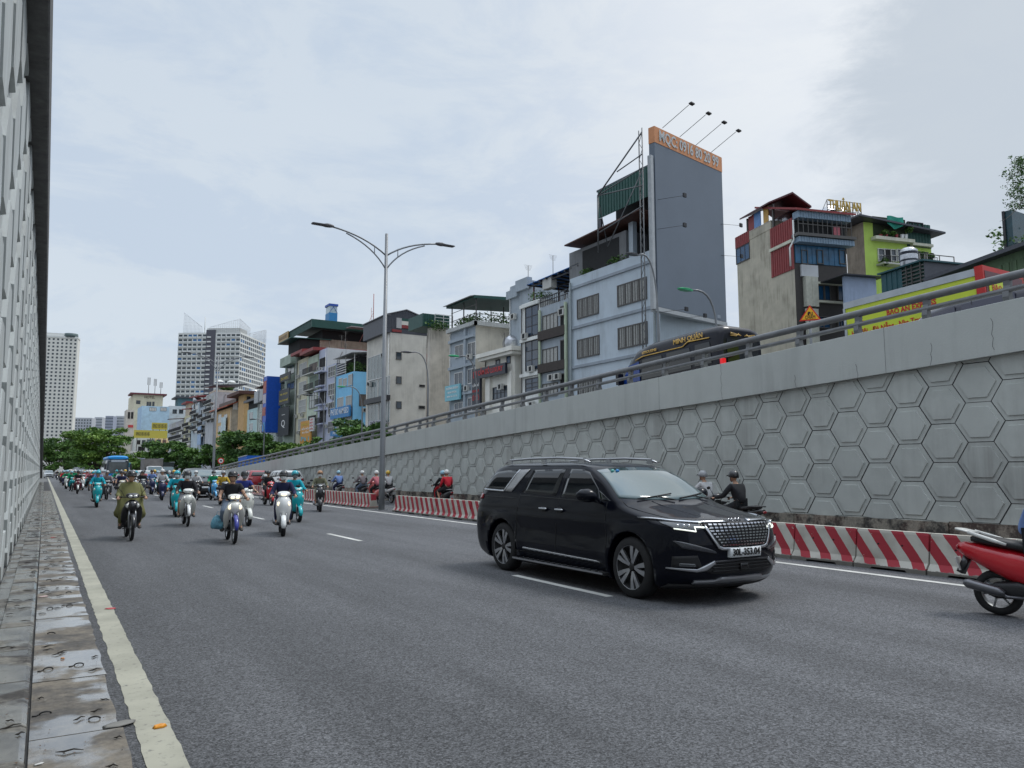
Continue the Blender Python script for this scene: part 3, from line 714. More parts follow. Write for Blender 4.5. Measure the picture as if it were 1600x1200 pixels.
def minivan():
    s = Shape(1.0, 1.0, 1.0)
    bpaint = M('deep black car paint', (.0018, .0028, .0075), .3, 0, 0, coat=.62, spec=.06); bpaint.node_tree.nodes['Principled BSDF'].inputs['Coat IOR'].default_value = 1.36
    root = thing('car', 'shiny black minivan with chrome grille and white number plate in the middle of the road', 'car', (7.34, 9.33, 0), -pi/2)
    s.body('body', bpaint, root)
    # glass
    s.patch('side_window', [(-2.46,1.31,-2.46,1.33), (-2.30,1.285,-2.30,1.50), (-2.10,1.28,-2.10,1.575), (-1.80,1.275,-1.80,1.60), (-1.74,1.275,-1.42,1.60)], dglass, root, off=.003)
    s.patch('side_window', [(-1.14,1.25,-1.00,1.605), (-.18,1.22,-.12,1.62)], dglass, root, off=.003)
    s.patch('side_window', [(-.02,1.215,.02,1.62), (.36,1.205,.36,1.615), (.74,1.20,.50,1.575), (.90,1.20,.80,1.35)], dglass, root, off=.003)
    s.patch('quarter_glass', [(.93,1.198,.83,1.33), (1.14,1.195,1.10,1.205)], dglass, root, off=.006, sub=4)
    s.patch('corner_trim', [(-1.70,1.26,-1.40,1.605), (-1.46,1.255,-1.10,1.615)], M('knurled silver trim', (.42, .42, .42), .38, .85, .25, 60, .8, 130), root, off=.012)
    s.patch('chrome_strip', [(-2.52,1.268,-2.50,1.292), (-1.72,1.25,-1.70,1.272)], chrome, root, off=.013, K=2)
    s.patch('chrome_strip', [(-1.73,1.25,-1.43,1.608), (-1.69,1.25,-1.39,1.61)], chrome, root, off=.016, K=4, sub=2)
    s.patch('windshield', [(-.80,1.235,-.665,1.60), (-.5,1.215,-.42,1.635), (0,1.205,0,1.645), (.5,1.215,.42,1.635), (.80,1.235,.665,1.60)], wglass, root, 'y', off=.005, K=8)
    s.patch('rear_window', [(-.70,1.25,-.55,1.58), (.70,1.25,.55,1.58)], dglass, root, 'r', off=.006, K=6)
    # wipers, mirror inside seen through glass is left to the reflection
    for y0 in (-.62, .05):
        m = MB(); P = [s.Pn(s.uy(y0+.62*t, 1.21+.06*t), 1.21+.06*t, 1 if y0+.62*t > 0 else -1, .02) for t in [i/8 for i in range(9)]]
        m.tube(P, .009, 6); m.tube([P[4], s.Pn(s.uy(y0+.55, 1.2), 1.19, 1 if y0+.55 > 0 else -1, .02)], .008, 6); m.build('wiper', mattb, root)
    # door seams
    seam = M('door seam', (.001, .001, .001), .5, 0, 0)
    for c in ([(-1.18,.36,-1.18,1.235), (-1.172,.36,-1.172,1.235)], [(-.10,.34,-.07,1.62), (-.092,.34,-.062,1.62)], [(1.10,.55,1.06,1.17), (1.108,.55,1.068,1.17)], [(-1.18,1.205,-1.18,1.213), (.93,1.165,.93,1.173)], [(-2.45,1.165,-2.45,1.175), (-1.25,1.155,-1.25,1.165)],
              [(-1.17,.36,-1.17,.368), (1.05,.36,1.05,.368)]):
        s.patch('door_seam', c, seam, root, off=.0025, K=8 if c[0][3]-c[0][1] > .3 else 1)
    # bonnet shut lines, ridges
    for sd in (-1, 1):
        m = MB(); P = [s.Pn(s.uy(sd*y, z), z, sd, .001) for y, z in ((.80,1.19), (.82,1.13), (.80,1.08), (.76,1.03), (.72,1.0))]; m.tube(P, .0035, 5); m.build('bonnet_seam', seam, root)
        m = MB(); P = [s.Pn(s.uy(sd*y, z), z, sd, -.004) for y, z in ((.44,1.195), (.42,1.17), (.40,1.13), (.38,1.09), (.36,1.05), (.34,1.01))]; m.tube(P, [.010]*5+[.004], 8); m.build('bonnet_ridge', bpaint, root)
    # side chrome, step, handles
    s.patch('chrome_strip', [(-.98,.405,-.98,.42), (-.94,.395,-.94,.43), (.90,.375,.90,.402), (.98,.378,.98,.385)], chrome, root, off=.022, K=2)
    for sd in (-1, 1):
        m = MB(); m.obox((-.02, sd*.93, .245), (1.17, 0, 0), (0, .065, 0), (0, 0, .018), 0); m.obox((-.02, sd*.998, .25), (1.14, 0, 0), (0, .006, 0), (0, 0, .011), 1)
        for i in range(30): m.obox((-1.05+i*.071, sd*.945, .266), (.008, 0, 0), (0, .04, 0), (0, 0, .004), 1 if i % 2 else 0)
        m.build('side_step', [mattb, satin], root)
        for hx in (-.40, .02):
            m = MB(); y = sd*.925; R = []
            for t, k in ((0, .5), (.02, 1), (.19, 1), (.21, .5)):
                R.append([(hx-.1+t, y+sd*(.012+a*.016*k), 1.035+b*.012*k) for a, b in ((-1,-1), (1,-1), (1,1), (-1,1))])
            if sd < 0: R = [r[::-1] for r in R]
            m.loft(R, 0); m.build('door_handle', chrome, root)
            m = MB(); m.ell((hx, y-sd*.002, 1.03), .085, .006, .035, 14, 8); m.build('handle_cup', seam, root)
        # mirror
        m = MB(); R = []
        for yy, a, b, cx, cz in ((.88, .03, .02, .98, 1.16), (.93, .05, .03, .94, 1.19), (.96, .09, .075, .87, 1.25), (1.03, .10, .095, .86, 1.262), (1.12, .09, .085, .84, 1.262), (1.17, .06, .05, .82, 1.258), (1.185, .02, .02, .81, 1.255)):
            R.append([(cx*1.0+a*cos(t)*(1.25 if cos(t) > 0 else .7), sd*yy, cz+b*sin(t)) for t in [2*pi*i/14 for i in range(14)]])
        if sd > 0: R = [r[::-1] for r in R]
        m.loft(R, 0); mo = m.build('wing_mirror', bpaint, root)
        m = MB(); m.tube([(.92, sd*.99, 1.235), (.925, sd*1.06, 1.225), (.90, sd*1.15, 1.225)], .008, 6); m.build('trim', mattb, mo)
        # roof rail
        m = MB(); m.tube([(.40, sd*.63, 1.715), (.22, sd*.645, 1.765), (-.4, sd*.655, 1.79), (-1.2, sd*.65, 1.785), (-1.85, sd*.63, 1.765), (-2.0, sd*.62, 1.72)], [.012, .018, .018, .018, .018, .012], 8)
        for xx in (.22, -1.82, -.8): m.box(xx-.06, sd*.625, 1.70, xx+.06, sd*.655, 1.775)
        m.build('roof_rail', satin, root)
        wheel(root, 1.6, sd*.815, .38, .385, .225, sd); wheel(root, -1.6, sd*.815, .38, .385, .225, sd)
        # lights
        s.patch('headlight', [(-sd*.885,.955,-sd*.875,.975), (-sd*.84,.90,-sd*.84,.985), (-sd*.66,.88,-sd*.66,.965), (-sd*.58,.90,-sd*.58,.955)], lglass, root, 'y', off=.010, K=5)
        s.patch('light_strip', [(-sd*.84,.898,-sd*.84,.908), (-sd*.66,.868,-sd*.66,.879)], whl, root, 'y', off=.018, K=2)
        s.patch('light_strip', [(-sd*.66,.868,-sd*.66,.925), (-sd*.652,.868,-sd*.652,.925)], whl, root, 'y', off=.018, K=2, sub=2)
        s.patch('light_strip', [(-sd*.655,.915,-sd*.655,.926), (-sd*.55,.912,-sd*.55,.923), (-sd*.50,.885,-sd*.50,.90)], whl, root, 'y', off=.018, K=2)
        m = MB()
        for yy in (.80, .75, .705): 
            p = s.Pn(s.uy(yy, .935), .935, sd, .012); m.ell(p, .02, .018, .02, 10, 6)
        m.build('lamp_projector', chrome, root)
        # fog fin and air curtain
        s.patch('bumper_fin', [(-sd*.86,.76,-sd*.86,.765), (-sd*.80,.68,-sd*.80,.755), (-sd*.50,.625,-sd*.50,.665), (-sd*.44,.62,-sd*.44,.635)], M('dark grey gloss fin', (.02, .022, .03), .18, 0, 0, coat=1), root, 'y', off=.022, K=4)
        s.patch('air_intake', [(-sd*.87,.46,-sd*.87,.58), (-sd*.66,.46,-sd*.66,.60), (-sd*.60,.44,-sd*.62,.50)], mattb, root, 'y', off=.006, K=4)
        s.patch('fog_lamp', [(-sd*.82,.475,-sd*.82,.505), (-sd*.68,.47,-sd*.68,.50)], lglass, root, 'y', off=.014, K=2)
        s.patch('chrome_strip', [(-sd*.89,.435,-sd*.89,.45), (-sd*.66,.405,-sd*.66,.44), (-sd*.56,.42,-sd*.60,.47), (-sd*.44,.50,-sd*.46,.535)], satin, root, 'y', off=.022, K=3)
        s.patch('tail_lamp', [(-2.62,1.08,-2.62,1.22), (-2.35,1.13,-2.35,1.20)], redl, root, 'x', off=.012, K=3, sides=(sd,))
    # upper chrome bar over the headlights
    for sd in (-1, 1):
        s.patch('chrome_strip', [(-sd*.90,1.0,-sd*.90,1.012), (-sd*.80,.978,-sd*.80,1.0), (-sd*.60,.962,-sd*.60,.985), (-sd*.17,.962,-sd*.20,.99)], chrome, root, 'y', off=.022, K=2)
    # grille: dark field, chrome studs, lower chrome bow
    s.patch('grille', [(-.50,.90,-.54,.955), (-.46,.78,-.50,.955), (-.38,.69,-.42,.955), (0,.68,0,.96), (.38,.69,.42,.955), (.46,.78,.50,.955), (.50,.90,.54,.955)], mattb, root, 'y', off=.012, K=6)
    m = MB()
    for r in range(8):
        z = .708+.033*r; half = min(.36+.028*r, .50)
        n = 15
        for i in range(n):
            y = -half+2*half*(i+.5)/n; sg = 1 if y >= 0 else -1
            wv = half/n*.66; a = [s.Pn(s.uy(abs(yy), zz), zz, sg if (yy*sg) >= 0 else -sg, .030) for yy, zz in ((y-wv, z-.008), (y+wv, z-.006), (y+wv, z+.006), (y-wv, z+.008))]
            c = [p-Vector((.02, 0, 0)) for p in a]
            m.add(a+c, [(0,1,2,3), (0,4,5,1), (1,5,6,2), (2,6,7,3), (3,7,4,0)], 0)
    m.build('grille_studs', chrome, root)
    for sd in (-1, 1):
        s.patch('chrome_strip', [(-sd*.555,.905,-sd*.535,.935), (-sd*.485,.775,-sd*.455,.79), (-sd*.415,.675,-sd*.395,.705), (-sd*.36,.655,-sd*.35,.685), (0,.645,0,.672)], chrome, root, 'y', off=.034, K=2, sub=5)
    # lower bumper
    s.patch('lower_grille', [(-.60,.42,-.60,.43), (-.46,.375,-.46,.50), (0,.37,0,.515), (.46,.375,.46,.50), (.60,.42,.60,.43)], mattb, root, 'y', off=.008, K=4)
    for zz in (.405, .445, .48): s.patch('grille_slat', [(-.48,zz,-.48,zz+.012), (.48,zz,.48,zz+.012)], blkp, root, 'y', off=.022, K=1, sub=20)
    s.patch('sensor', [(-.07,.40,-.07,.49), (.07,.40,.07,.49)], blkp, root, 'y', off=.03, K=1)
    s.patch('bumper_frame', [(-.50,.505,-.48,.53), (0,.52,0,.545), (.50,.505,.48,.53)], M('dark satin frame', (.07,.07,.075), .3, .6, 0), root, 'y', off=.022, K=2, sub=12)
    s.patch('skid_plate', [(-.66,.262,-.66,.30), (-.40,.255,-.40,.30), (-.34,.25,-.34,.335), (.34,.25,.34,.335), (.40,.255,.40,.30), (.66,.262,.66,.30)], satin, root, 'y', off=.02, K=3)
    s.patch('bumper_lip', [(-.84,.20,-.84,.25), (0,.19,0,.25), (.84,.20,.84,.25)], mattb, root, 'y', off=.018, K=2, sub=14)
    s.patch('number_plate', [(-.26,.565,-.26,.675), (.26,.565,.26,.675)], M('white plate enamel', (.72, .75, .76), .35, 0, 0), root, 'y', off=.05, K=1, sub=6)
    bk = M('black lettering', (.012, .012, .012), .5, 0, 0)
    p = s.Pn(s.uy(0, .62), .62, 1, .058); text('30L-353.04', 'lettering', bk, root, (p.x, 0, .62), (0,1,0), (0,0,1), .46, .085, .004, .0015)
    # emblem above the grille: slanted strokes
    m = MB(); ex = s.Pn(s.uy(0, .985), .985, 1, .012).x
    pts = [(-.12,0), (-.085,.032), (-.075,0), (-.035,.032), (-.045,0), (-.0,0), (.02,.032), (.05,0), (.075,.032), (.105,0)]
    for (a, b), (c, d) in zip(pts, pts[1:]): m.tube([(ex, a, .985+b), (ex, c, .985+d)], .0055, 5)
    m.build('emblem', chrome, root)
    # inspection stickers
    for yy, cc in ((-.50, (.10, .38, .34)), (-.43, (.02, .22, .55))):
        p = s.Pn(s.uy(abs(yy), 1.585), 1.585, -1, .010); m = MB(); m.ell(p, .018, .034, .022, 12, 6); m.build('sticker', M('sticker %s' % yy, cc, .5, 0, 0), root)
    s.patch('rear_bumper_trim', [(-.80,.25,-.80,.40), (.80,.25,.80,.40)], mattb, root, 'r', off=.012, K=2)
    s.patch('grab_handle', [(-.28,.90,-.28,.94), (.28,.90,.28,.94)], chrome, root, 'r', off=.012, K=2)
    return root
minivan()
# ================================================================== BUILDINGS
GL = M('bluish window glass', (.035, .05, .065), .08, 0, .3, .5, spec=.8); GLB = M('blue window film', (.012, .07, .16), .25, 0, .3, .6)
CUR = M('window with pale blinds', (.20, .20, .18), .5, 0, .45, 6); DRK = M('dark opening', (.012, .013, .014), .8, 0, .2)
FW_ = M('white window frame', (.6, .6, .58), .5, 0, .1); FG = M('grey window frame', (.085, .08, .075), .5, 0, .1); FB = M('dark window frame', (.03, .03, .035), .5, 0, .1)
def plas(n, c, st=.5, var=.12):
    c = tuple(min(.8, v*1.45) for v in c); return M(n, c, .8, 0, var, .6, .2, 8, streak=st, dirt=(c[0]*.45, c[1]*.44, c[2]*.42))
HL = []
class House:
    def __init__(s, name, label, cat, X, Y, rz, ztop, la, lb, mA, mB=None, z0=0., group=None, roof=None, box=True):
        s.rz = rz; s.o = thing(name, label, cat, (X, Y, z0), rz, group); s.C = Vector((X, Y, 0)); s.la, s.lb, s.z0 = la, lb, z0
        s.ex = Vector((cos(rz), sin(rz), 0)); s.ey = Vector((-sin(rz), cos(rz), 0)); s.zt = ztop-z0
        if box:
            m = MB(); P = [(0,0,0), (lb,0,0), (lb,la,0), (0,la,0)]; h = s.zt; T = [(a, b, h) for a, b, _ in P]
            m.add(P+T, [(0,4,7,3)], 0); m.add(P+T, [(1,0,4,5)][0:0] or [(0,1,5,4), (1,2,6,5), (2,3,7,6)], 1); m.add(T, [(0,1,2,3)], 2)
            m.f[0] = m.f[0][::1]
            s.w = m.build('wall', [mA, mB or mA, roof or plas('grey flat roof', (.2, .2, .19))], s.o)
    def LA(s, x, y):       # point of facade A (x = 0) -> (y, z)
        d = ray(x, y); t = (s.C-EYEV).dot(s.ex)/d.dot(s.ex); p = EYEV+d*t; return (p-s.C).dot(s.ey), p.z-s.z0
    def LB(s, x, y):
        d = ray(x, y); t = (s.C-EYEV).dot(s.ey)/d.dot(s.ey); p = EYEV+d*t; return (p-s.C).dot(s.ex), p.z-s.z0
    def rect(s, f, x0, y0, x1, y1):
        L = s.LA if f == 'A' else s.LB; xm = (x0+x1)/2; ym = (y0+y1)/2
        a = L(x0, ym)[0]; b = L(x1, ym)[0]; z0 = L(xm, y1)[1]; z1 = L(xm, y0)[1]
        return min(a, b), max(a, b), z0, z1
    def bx(s, m, f, u0, u1, z0, z1, d0, d1, mi=0):
        """box on facade f from depth d0 to d1 (outwards)"""
        if f == 'A': m.box(-d1, u0, z0, -d0, u1, z1, mi)
        else: m.box(u0, -d1, z0, u1, -d0, z1, mi)
    def win(s, f, x0, y0, x1, y1, g=None, fr=None, n=2, h=1, name='window', r=None, d=.06, bars=0):
        u0, u1, z0, z1 = r if r else s.rect(f, x0, y0, x1, y1); g = g or GL; fr = fr or FG
        t = min(.09, (u1-u0)*.12); m = MB(); zs = z1-z0
        s.bx(m, f, u0-t, u0, z0-t, z1+t, -.02, d); s.bx(m, f, u1, u1+t, z0-t, z1+t, -.02, d); s.bx(m, f, u0, u1, z0-t, z0, -.02, d+.04); s.bx(m, f, u0, u1, z1, z1+t, -.02, d)
        for i in range(1, n): q = lerp(u0, u1, i/n); s.bx(m, f, q-t*.4, q+t*.4, z0, z1, .0, d*.8)
        for i in range(1, h+1):
            if h > 1 or i < h: q = lerp(z0, z1, i/(h+0.)) if i < h else None
            if i < h: s.bx(m, f, u0, u1, q-t*.35, q+t*.35, .0, d*.78)
        for i in range(bars): q = lerp(u0, u1, (i+.5)/bars); s.bx(m, f, q-.02, q+.02, z0, z1, d*.9, d*.9+.03)
        w = m.build(name, fr, s.o); p = MB(); s.bx(p, f, u0, u1, z0, z1, -.05, .018); p.build('pane', g, w); return w
    def add(s, name, mat, f, x0, y0, x1, y1, d0=0., d1=.2, r=None):
        u0, u1, z0, z1 = r if r else s.rect(f, x0, y0, x1, y1); m = MB(); s.bx(m, f, u0, u1, z0, z1, d0, d1); return m.build(name, mat, s.o)
    def band(s, name, mat, f, y, h=.25, d=.12, at=None):
        L = s.LA if f == 'A' else s.LB; z = L(at, y)[1]; m = MB(); s.bx(m, f, 0, s.la if f == 'A' else s.lb, z-h/2, z+h/2, 0.003, d); return m.build(name, mat, s.o)
    def balcony(s, f, x0, y0, x1, y1, d=.9, slab=None, railm=None, solid=None):
        """y0: top of the railing, y1: floor"""
        u0, u1, z0, z1 = s.rect(f, x0, y0, x1, y1); m = MB(); s.bx(m, f, u0, u1, z0-.18, z0, .0, d)
        if solid: s.bx(m, f, u0, u1, z0, z1, d-.08, d)
        b = m.build('balcony', slab or plas('pale balcony slab', (.36, .36, .33)), s.o)
        if not solid:
            m = MB(); s.bx(m, f, u0, u1, z1-.05, z1, d-.06, d)
            n = max(3, int((u1-u0)/.22))
            for i in range(n+1): q = lerp(u0, u1, i/n); s.bx(m, f, q-.018, q+.018, z0, z1-.05, d-.05, d-.01)
            m.build('railing', railm or FB, b)
        return b
    def sign(s, f, x0, y0, x1, y1, mat, lines=(), d0=.05, d1=.22, name='sign', label=None):
        """lines: (text, material, centre v 0..1 from the bottom, height share, width share[, centre u])"""
        u0, u1, z0, z1 = s.rect(f, x0, y0, x1, y1); m = MB(); s.bx(m, f, u0, u1, z0, z1, d0, d1); o = m.build(name, mat, s.o)
        if label: o['label'] = label
        for L in lines:
            tx, mt, v, hh, ww = L[:5]; cu = L[5] if len(L) > 5 else .5
            if f == 'A': P = (-d1-.012, lerp(u1, u0, cu), lerp(z0, z1, v)); rt, up = (0, -1, 0), (0, 0, 1)
            else: P = (lerp(u0, u1, cu), -d1-.012, lerp(z0, z1, v)); rt, up = (1, 0, 0), (0, 0, 1)
            text(tx, 'lettering', mt, o, P, rt, up, (u1-u0)*ww, (z1-z0)*hh, .01, .006)
        return o
    def ac(s, f, x, y, k=1.):
        u, z = (s.LA if f == 'A' else s.LB)(x, y); m = MB(); w = .42*k
        s.bx(m, f, u-w, u+w, z-.3*k, z+.3*k, .12, .42); a = m.build('air_conditioner', M('ac casing', (.5, .5, .47), .6, 0, .15, 4), s.o)
        m = MB(); s.bx(m, f, u-.25*k, u+.25*k, z-.22*k, z+.22*k, .422, .43); m.build('fan_grille', DRK, a)
def rowh(name, label, xl, xr, ytop, mA, mB=None, X=37., depth=14., xe=None, group='tube houses along the street', cat='building', **k):
    A = onX(xr, ytop, X); B = onX(xl, ytop, X)
    if xe: depth = onY(xe, ytop, A.y).x-X
    HL.append(House(name, label, cat, X, A.y, 0, A.z, B.y-A.y, depth, mA, mB, group=group, **k)); return HL[-1]
def frontb(name, label, x0, x1, ytop, Y, mA, mB=None, depth=12., rz=0, cat='building', **k):
    A = onY(x0, ytop, Y); B = onY(x1, ytop, Y)
    return House(name, label, cat, A.x, Y, rz, A.z, depth, B.x-A.x, mA, mB, **k)
def slab_roof(h, name, mat, x0, x1, y0, y1, z, t=.12, slope=(0, 0)):
    """thin roof slab in local coordinates, slope raises along (x, y)"""
    m = MB(); c = [(x0, y0), (x1, y0), (x1, y1), (x0, y1)]
    V = [(a, b, z+slope[0]*(a-x0)+slope[1]*(b-y0)) for a, b in c]; m.add(V+[(a, b, q-t) for a, b, q in V], [(0,1,2,3), (7,6,5,4), (0,4,5,1), (1,5,6,2), (2,6,7,3), (3,7,4,0)])
    return m.build(name, mat, h.o)
def foliage(mb, c, r, n, s, mi=2, flat=1.):
    for _ in range(n):
        while True:
            v = Vector((random.uniform(-1, 1), random.uniform(-1, 1), random.uniform(-1, 1)))
            if v.length < 1: break
        v = v*(.55+.45*v.length); p = Vector((c[0]+v.x*r[0], c[1]+v.y*r[1], c[2]+v.z*r[2]))
        a = Vector((random.gauss(0, 1), random.gauss(0, 1), random.gauss(0, .6))).normalized(); b = a.orthogonal().normalized(); b = (Matrix.Rotation(random.uniform(0, 6), 3, a) @ b)
        k = s*random.uniform(.6, 1.3); mb.add([p-a*k, p+b*k*.5, p+a*k, p-b*k*.5], [(0,1,2,3)], random.randrange(mi))
LEAF = [M('leaf green', (.085, .18, .03), .6, 0, .3, 8), M('leaf dark green', (.045, .105, .022), .6, 0, .3, 8), M('leaf bright green', (.10, .20, .035), .6, 0, .3, 8)]
corr_g = M('dark green corrugated metal', (.018, .075, .062), .5, .2, .15, 2); corr_s = M('slate grey corrugated metal', (.07, .075, .09), .5, .2, .15, 2); corr_r = M('red corrugated metal', (.24, .035, .035), .55, .1, .15, 2)
rust = M('rusty brown roof', (.10, .045, .035), .7, .1, .3, 3); white_t = M('white lettering', (.75, .75, .73), .5, 0, 0); red_t = M('red lettering', (.55, .03, .03), .5, 0, 0); yel_t = M('yellow lettering', (.55, .42, .05), .5, 0, 0)
def corrug(h, name, mat, f, r, d=.05, pitch=.3):
    """vertically ribbed sheet"""
    u0, u1, z0, z1 = r; m = MB(); n = max(2, int((u1-u0)/pitch))
    for i in range(n): a = lerp(u0, u1, i/n); b = lerp(u0, u1, (i+.5)/n); c = lerp(u0, u1, (i+1)/n); h.bx(m, f, a, b, z0, z1, 0.01, d+.04); h.bx(m, f, b, c, z0, z1, 0.01, d)
    return m.build(name, mat, h.o)

# ---- pale blue-grey building with shuttered windows
bw = plas('blue-grey plaster', (.34, .39, .43), .35, .06); trim = plas('darker blue-grey band', (.21, .24, .27), .3)
h = rowh('building', 'pale blue-grey building with rows of shuttered windows under the tall billboard', 890, 1029, 386, bw, bw, xe=1118)
CUR2 = M('slatted pale shutter', (.36, .365, .345), .5, 0, .3, 9)
for x0, y0, x1, y1 in ((903,465,935,493), (966,441,1010,472), (903,529,936,556), (967,509,1011,540), (904,596,936,622), (968,575,1011,605)): h.win('A', x0, y0, x1, y1, CUR2, FG, 4, 1, 'shuttered_window', bars=12)
for y, x in ((451.5, 893), (514, 893), (575, 893)): h.band('floor_band', trim, 'A', y, .22, .14, x)
h.band('floor_band', trim, 'B', 484, .25, .3, 1036)
for yy in (.4, h.la-.3): m = MB(); m.tube([(-.18, yy, 0), (-.18, yy, h.zt-.4)], .10, 8); m.build('drain_pipe', M('grey downpipe', (.25, .29, .30), .5, 0, .1), h.o)
# roof storey: dark recess under a rusty awning, teal corrugated box
zt = h.zt
m = MB(); m.box(.3, 4.0, zt, 8, 11.5, zt+2.4); m.build('roof_room', plas('grey roof room', (.13, .135, .14)), h.o)
m = MB(); m.box(.28, 4.8, zt+.1, .31, 9.6, zt+2.1); m.build('dark_opening', DRK, h.o)
slab_roof(h, 'awning', rust, -.7, 5, 1.2, h.la-.2, zt+3.1, .1, (.03, -.03))
m = MB(); m.box(.5, 3.4, zt, .9, 3.9, zt+3.0); m.build('column', bw, h.o)
m = MB(); XD = min(h.lb-.5, 8); m.box(2.2, .6, zt+3.1, XD, 8.8, zt+3.3); m.box(2.5, .8, zt, XD-.2, 8.5, zt+3.1, 1); m.build('upper_room', [plas('pale slab', (.5, .5, .48)), DRK], h.o)
corrug(h, 'corrugated_cladding', corr_g, 'A', (.5, 9.2, zt+5.0, zt+7.4), .05, .35).location = (1.7, 0, 0)
m = MB(); m.box(1.68, .4, zt+7.4, XD, 9.4, zt+7.55); m.box(1.72, 8.9, zt+3.3, 1.9, 9.2, zt+5.0, 0); m.build('roof', corr_s, h.o)
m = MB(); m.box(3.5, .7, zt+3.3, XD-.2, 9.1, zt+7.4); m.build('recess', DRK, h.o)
for c, r in (((.2, 5, zt+.25), (.5, 1.2, .35)), ((.2, 9, zt+.2), (.4, 1, .3))):
    q = MB(); foliage(q, c, r, 160, .12); q.build('roof_plants', LEAF, h.o)
# ---- billboard
C = onX(1029, 486, 37.0); C = onY(1027, 486, C.y-1.6)
rz = radians(10.5)
bb = House('billboard', 'very tall grey billboard with an orange strip of phone number on top', 'billboard', C.x-.05, C.y-.15, rz, 0, 1, 1, bw, box=False)
u1 = bb.LB(1132, 400)[0]; zb = bb.LB(1033, 480)[1]; zt_ = bb.LB(1027, 199)[1]
m = MB(); m.box(0, .0, zb, u1, .5, zt_-1.2); m.build('panel', M('blank slate-grey vinyl', (.14, .17, .21), .55, 0, .06, .3, .4, 1.2), bb.o)
m = MB(); m.box(-.02, -.02, zt_-1.18, u1+.02, .52, zt_); o = m.build('header_strip', M('faded orange vinyl', (.62, .27, .12), .6, 0, .15, .7), bb.o)
text('MQC: 0916 80 20 99', 'lettering', M('pale grey letters', (.52, .54, .54), .5, 0, 0), o, (u1*.5, -.05, zt_-.6), (1,0,0), (0,0,1), u1*.88, .82, .012, .02)
m = MB(); m.box(-.15, .0, zb-.3, u1+.1, .5, zb-.02); m.box(-.4, .05, zb-.2, -.12, .35, zt_-2.2); m.build('edge_trim', M('pale steel edge', (.42, .44, .45), .5, .3, .1), bb.o)
fr = M('galvanised scaffold', (.13, .135, .14), .5, .5, .2); m = MB()
for xx, yy in ((-.75, .5), (-.55, .95)): m.tube([(xx, yy, 0), (xx, yy, zt_-.2)], .045, 6)
for i in range(int(zt_/1.2)): m.tube([(-.75, .5, i*1.2), (-.55, .95, i*1.2+.6)], .02, 4); m.tube([(-.55, .95, i*1.2+.6), (-.75, .5, i*1.2+1.2)], .02, 4)
zr = h.zt
for z_, yy in ((zt_-.5, .5),):
    YS = 4.6; k0 = (-.9, YS, lerp(zr, zt_, .50)); m.tube([(-.75, .5, z_), k0], .06, 6); m.tube([k0, (-.9, YS, zr-.2)], .06, 6); m.tube([(-.75, .5, lerp(zr, zt_, .62)), k0], .045, 6); m.tube([(-.75, .5, lerp(zr, zt_, .46)), k0], .045, 6)
    m.tube([(-.75, .5, lerp(zr, zt_, .74)), (-.85, YS*.6, lerp(zr, zt_, .66))], .045, 6); m.tube([(-.75, .5, lerp(zr, zt_, .60)), (-.9, YS*.8, zr)], .045, 6)
    m.tube([(-.75, .5, lerp(zr, zt_, .28)), (-.9, YS, lerp(zr, zt_, .15))], .045, 6); m.tube([k0, (1.5, YS+1.2, zr+1)], .04, 6)
m.build('scaffold', fr, bb.o)
lh = M('black floodlight', (.015, .015, .017), .5)
for px, py in ((1035,200), (1062,214), (1087,227), (1110,239)):
    u, z = bb.LB(px, py); m = MB(); m.tube([(u, 0, z), (u+.55, -1.9, z+1.2)], .022, 5); m.obox((u+.62, -2.1, z+1.24), (.20, 0, 0), (0, .12, -.02), (0, .01, .05)); m.build('floodlight', lh, bb.o)
for px, py in ((1028,312), (1028,358), (1030,488), (1060,498), (1126,350), (1127,399)):
    u, z = bb.LB(px, py); m = MB(); right = px > 1100; dx = 1.7 if right else .9; m.tube([(u, 0, z), (u+dx, -1.5 if not right else -.6, z+.1)], .014, 5); m.obox((u+dx, -1.6 if not right else -.7, z+.1), (.15, 0, 0), (0, .06, 0), (0, 0, .14)); m.build('floodlight', lh, bb.o)

# ---- grey house with brown balconies and white house with tall glass
g1 = plas('mid grey-blue plaster', (.25, .285, .315), .4); wp = plas('white plaster', (.52, .53, .51), .35)
h = rowh('building', 'narrow grey-blue house with brown balcony fronts and a pergola on its roof', 844, 889, 466, g1, g1, depth=12)
brn = M('brown cladding', (.045, .035, .03), .7, 0, .2); pip = M('pale green downpipe', (.36, .42, .30), .5, 0, .1)
for y0, y1 in ((492, 514), (545, 568), (600, 618)): h.win('A', 849, y0, 871, y1, CUR2, FG, 4, 1, 'shuttered_window')
for y0, y1 in ((479, 511), (532, 563), (585, 610)): h.win('A', 877, y0, 886, y1, DRK, FG, 1, 1, 'balcony_door')
for y0, y1 in ((513.5, 528), (566, 580)): h.add('balcony_front', brn, 'A', 845, y0, 887, y1, .02, .35)
h.ac('A', 882, 488)
for yy in (.25, h.la-.2): m = MB(); m.tube([(-.2, yy, 0), (-.2, yy, h.zt-.3)], .13, 8); m.build('drain_pipe', pip, h.o)
m = MB(); m.box(-.1, .1, h.zt+.75, 0, h.la, h.zt+.82); m.box(-.1, .1, h.zt+.4, 0, h.la, h.zt+.45)
for i in range(16): y = .1+(h.la-.2)*i/15; m.box(-.07, y-.02, h.zt, -.03, y+.02, h.zt+.76)
m.build('roof_railing', FB, h.o)
PB = House('pergola', 'blue translucent roof on rusty posts on top of the narrow grey-blue house', 'pergola', 37.0, h.C.y-1.2, 0, 0, 1, 1, bw, box=False)
z = h.zt; x0, y0, x1, y1 = .6, .6, 6.6, 8.2; zp = PB.LA(905, 408)[1]
m = MB()
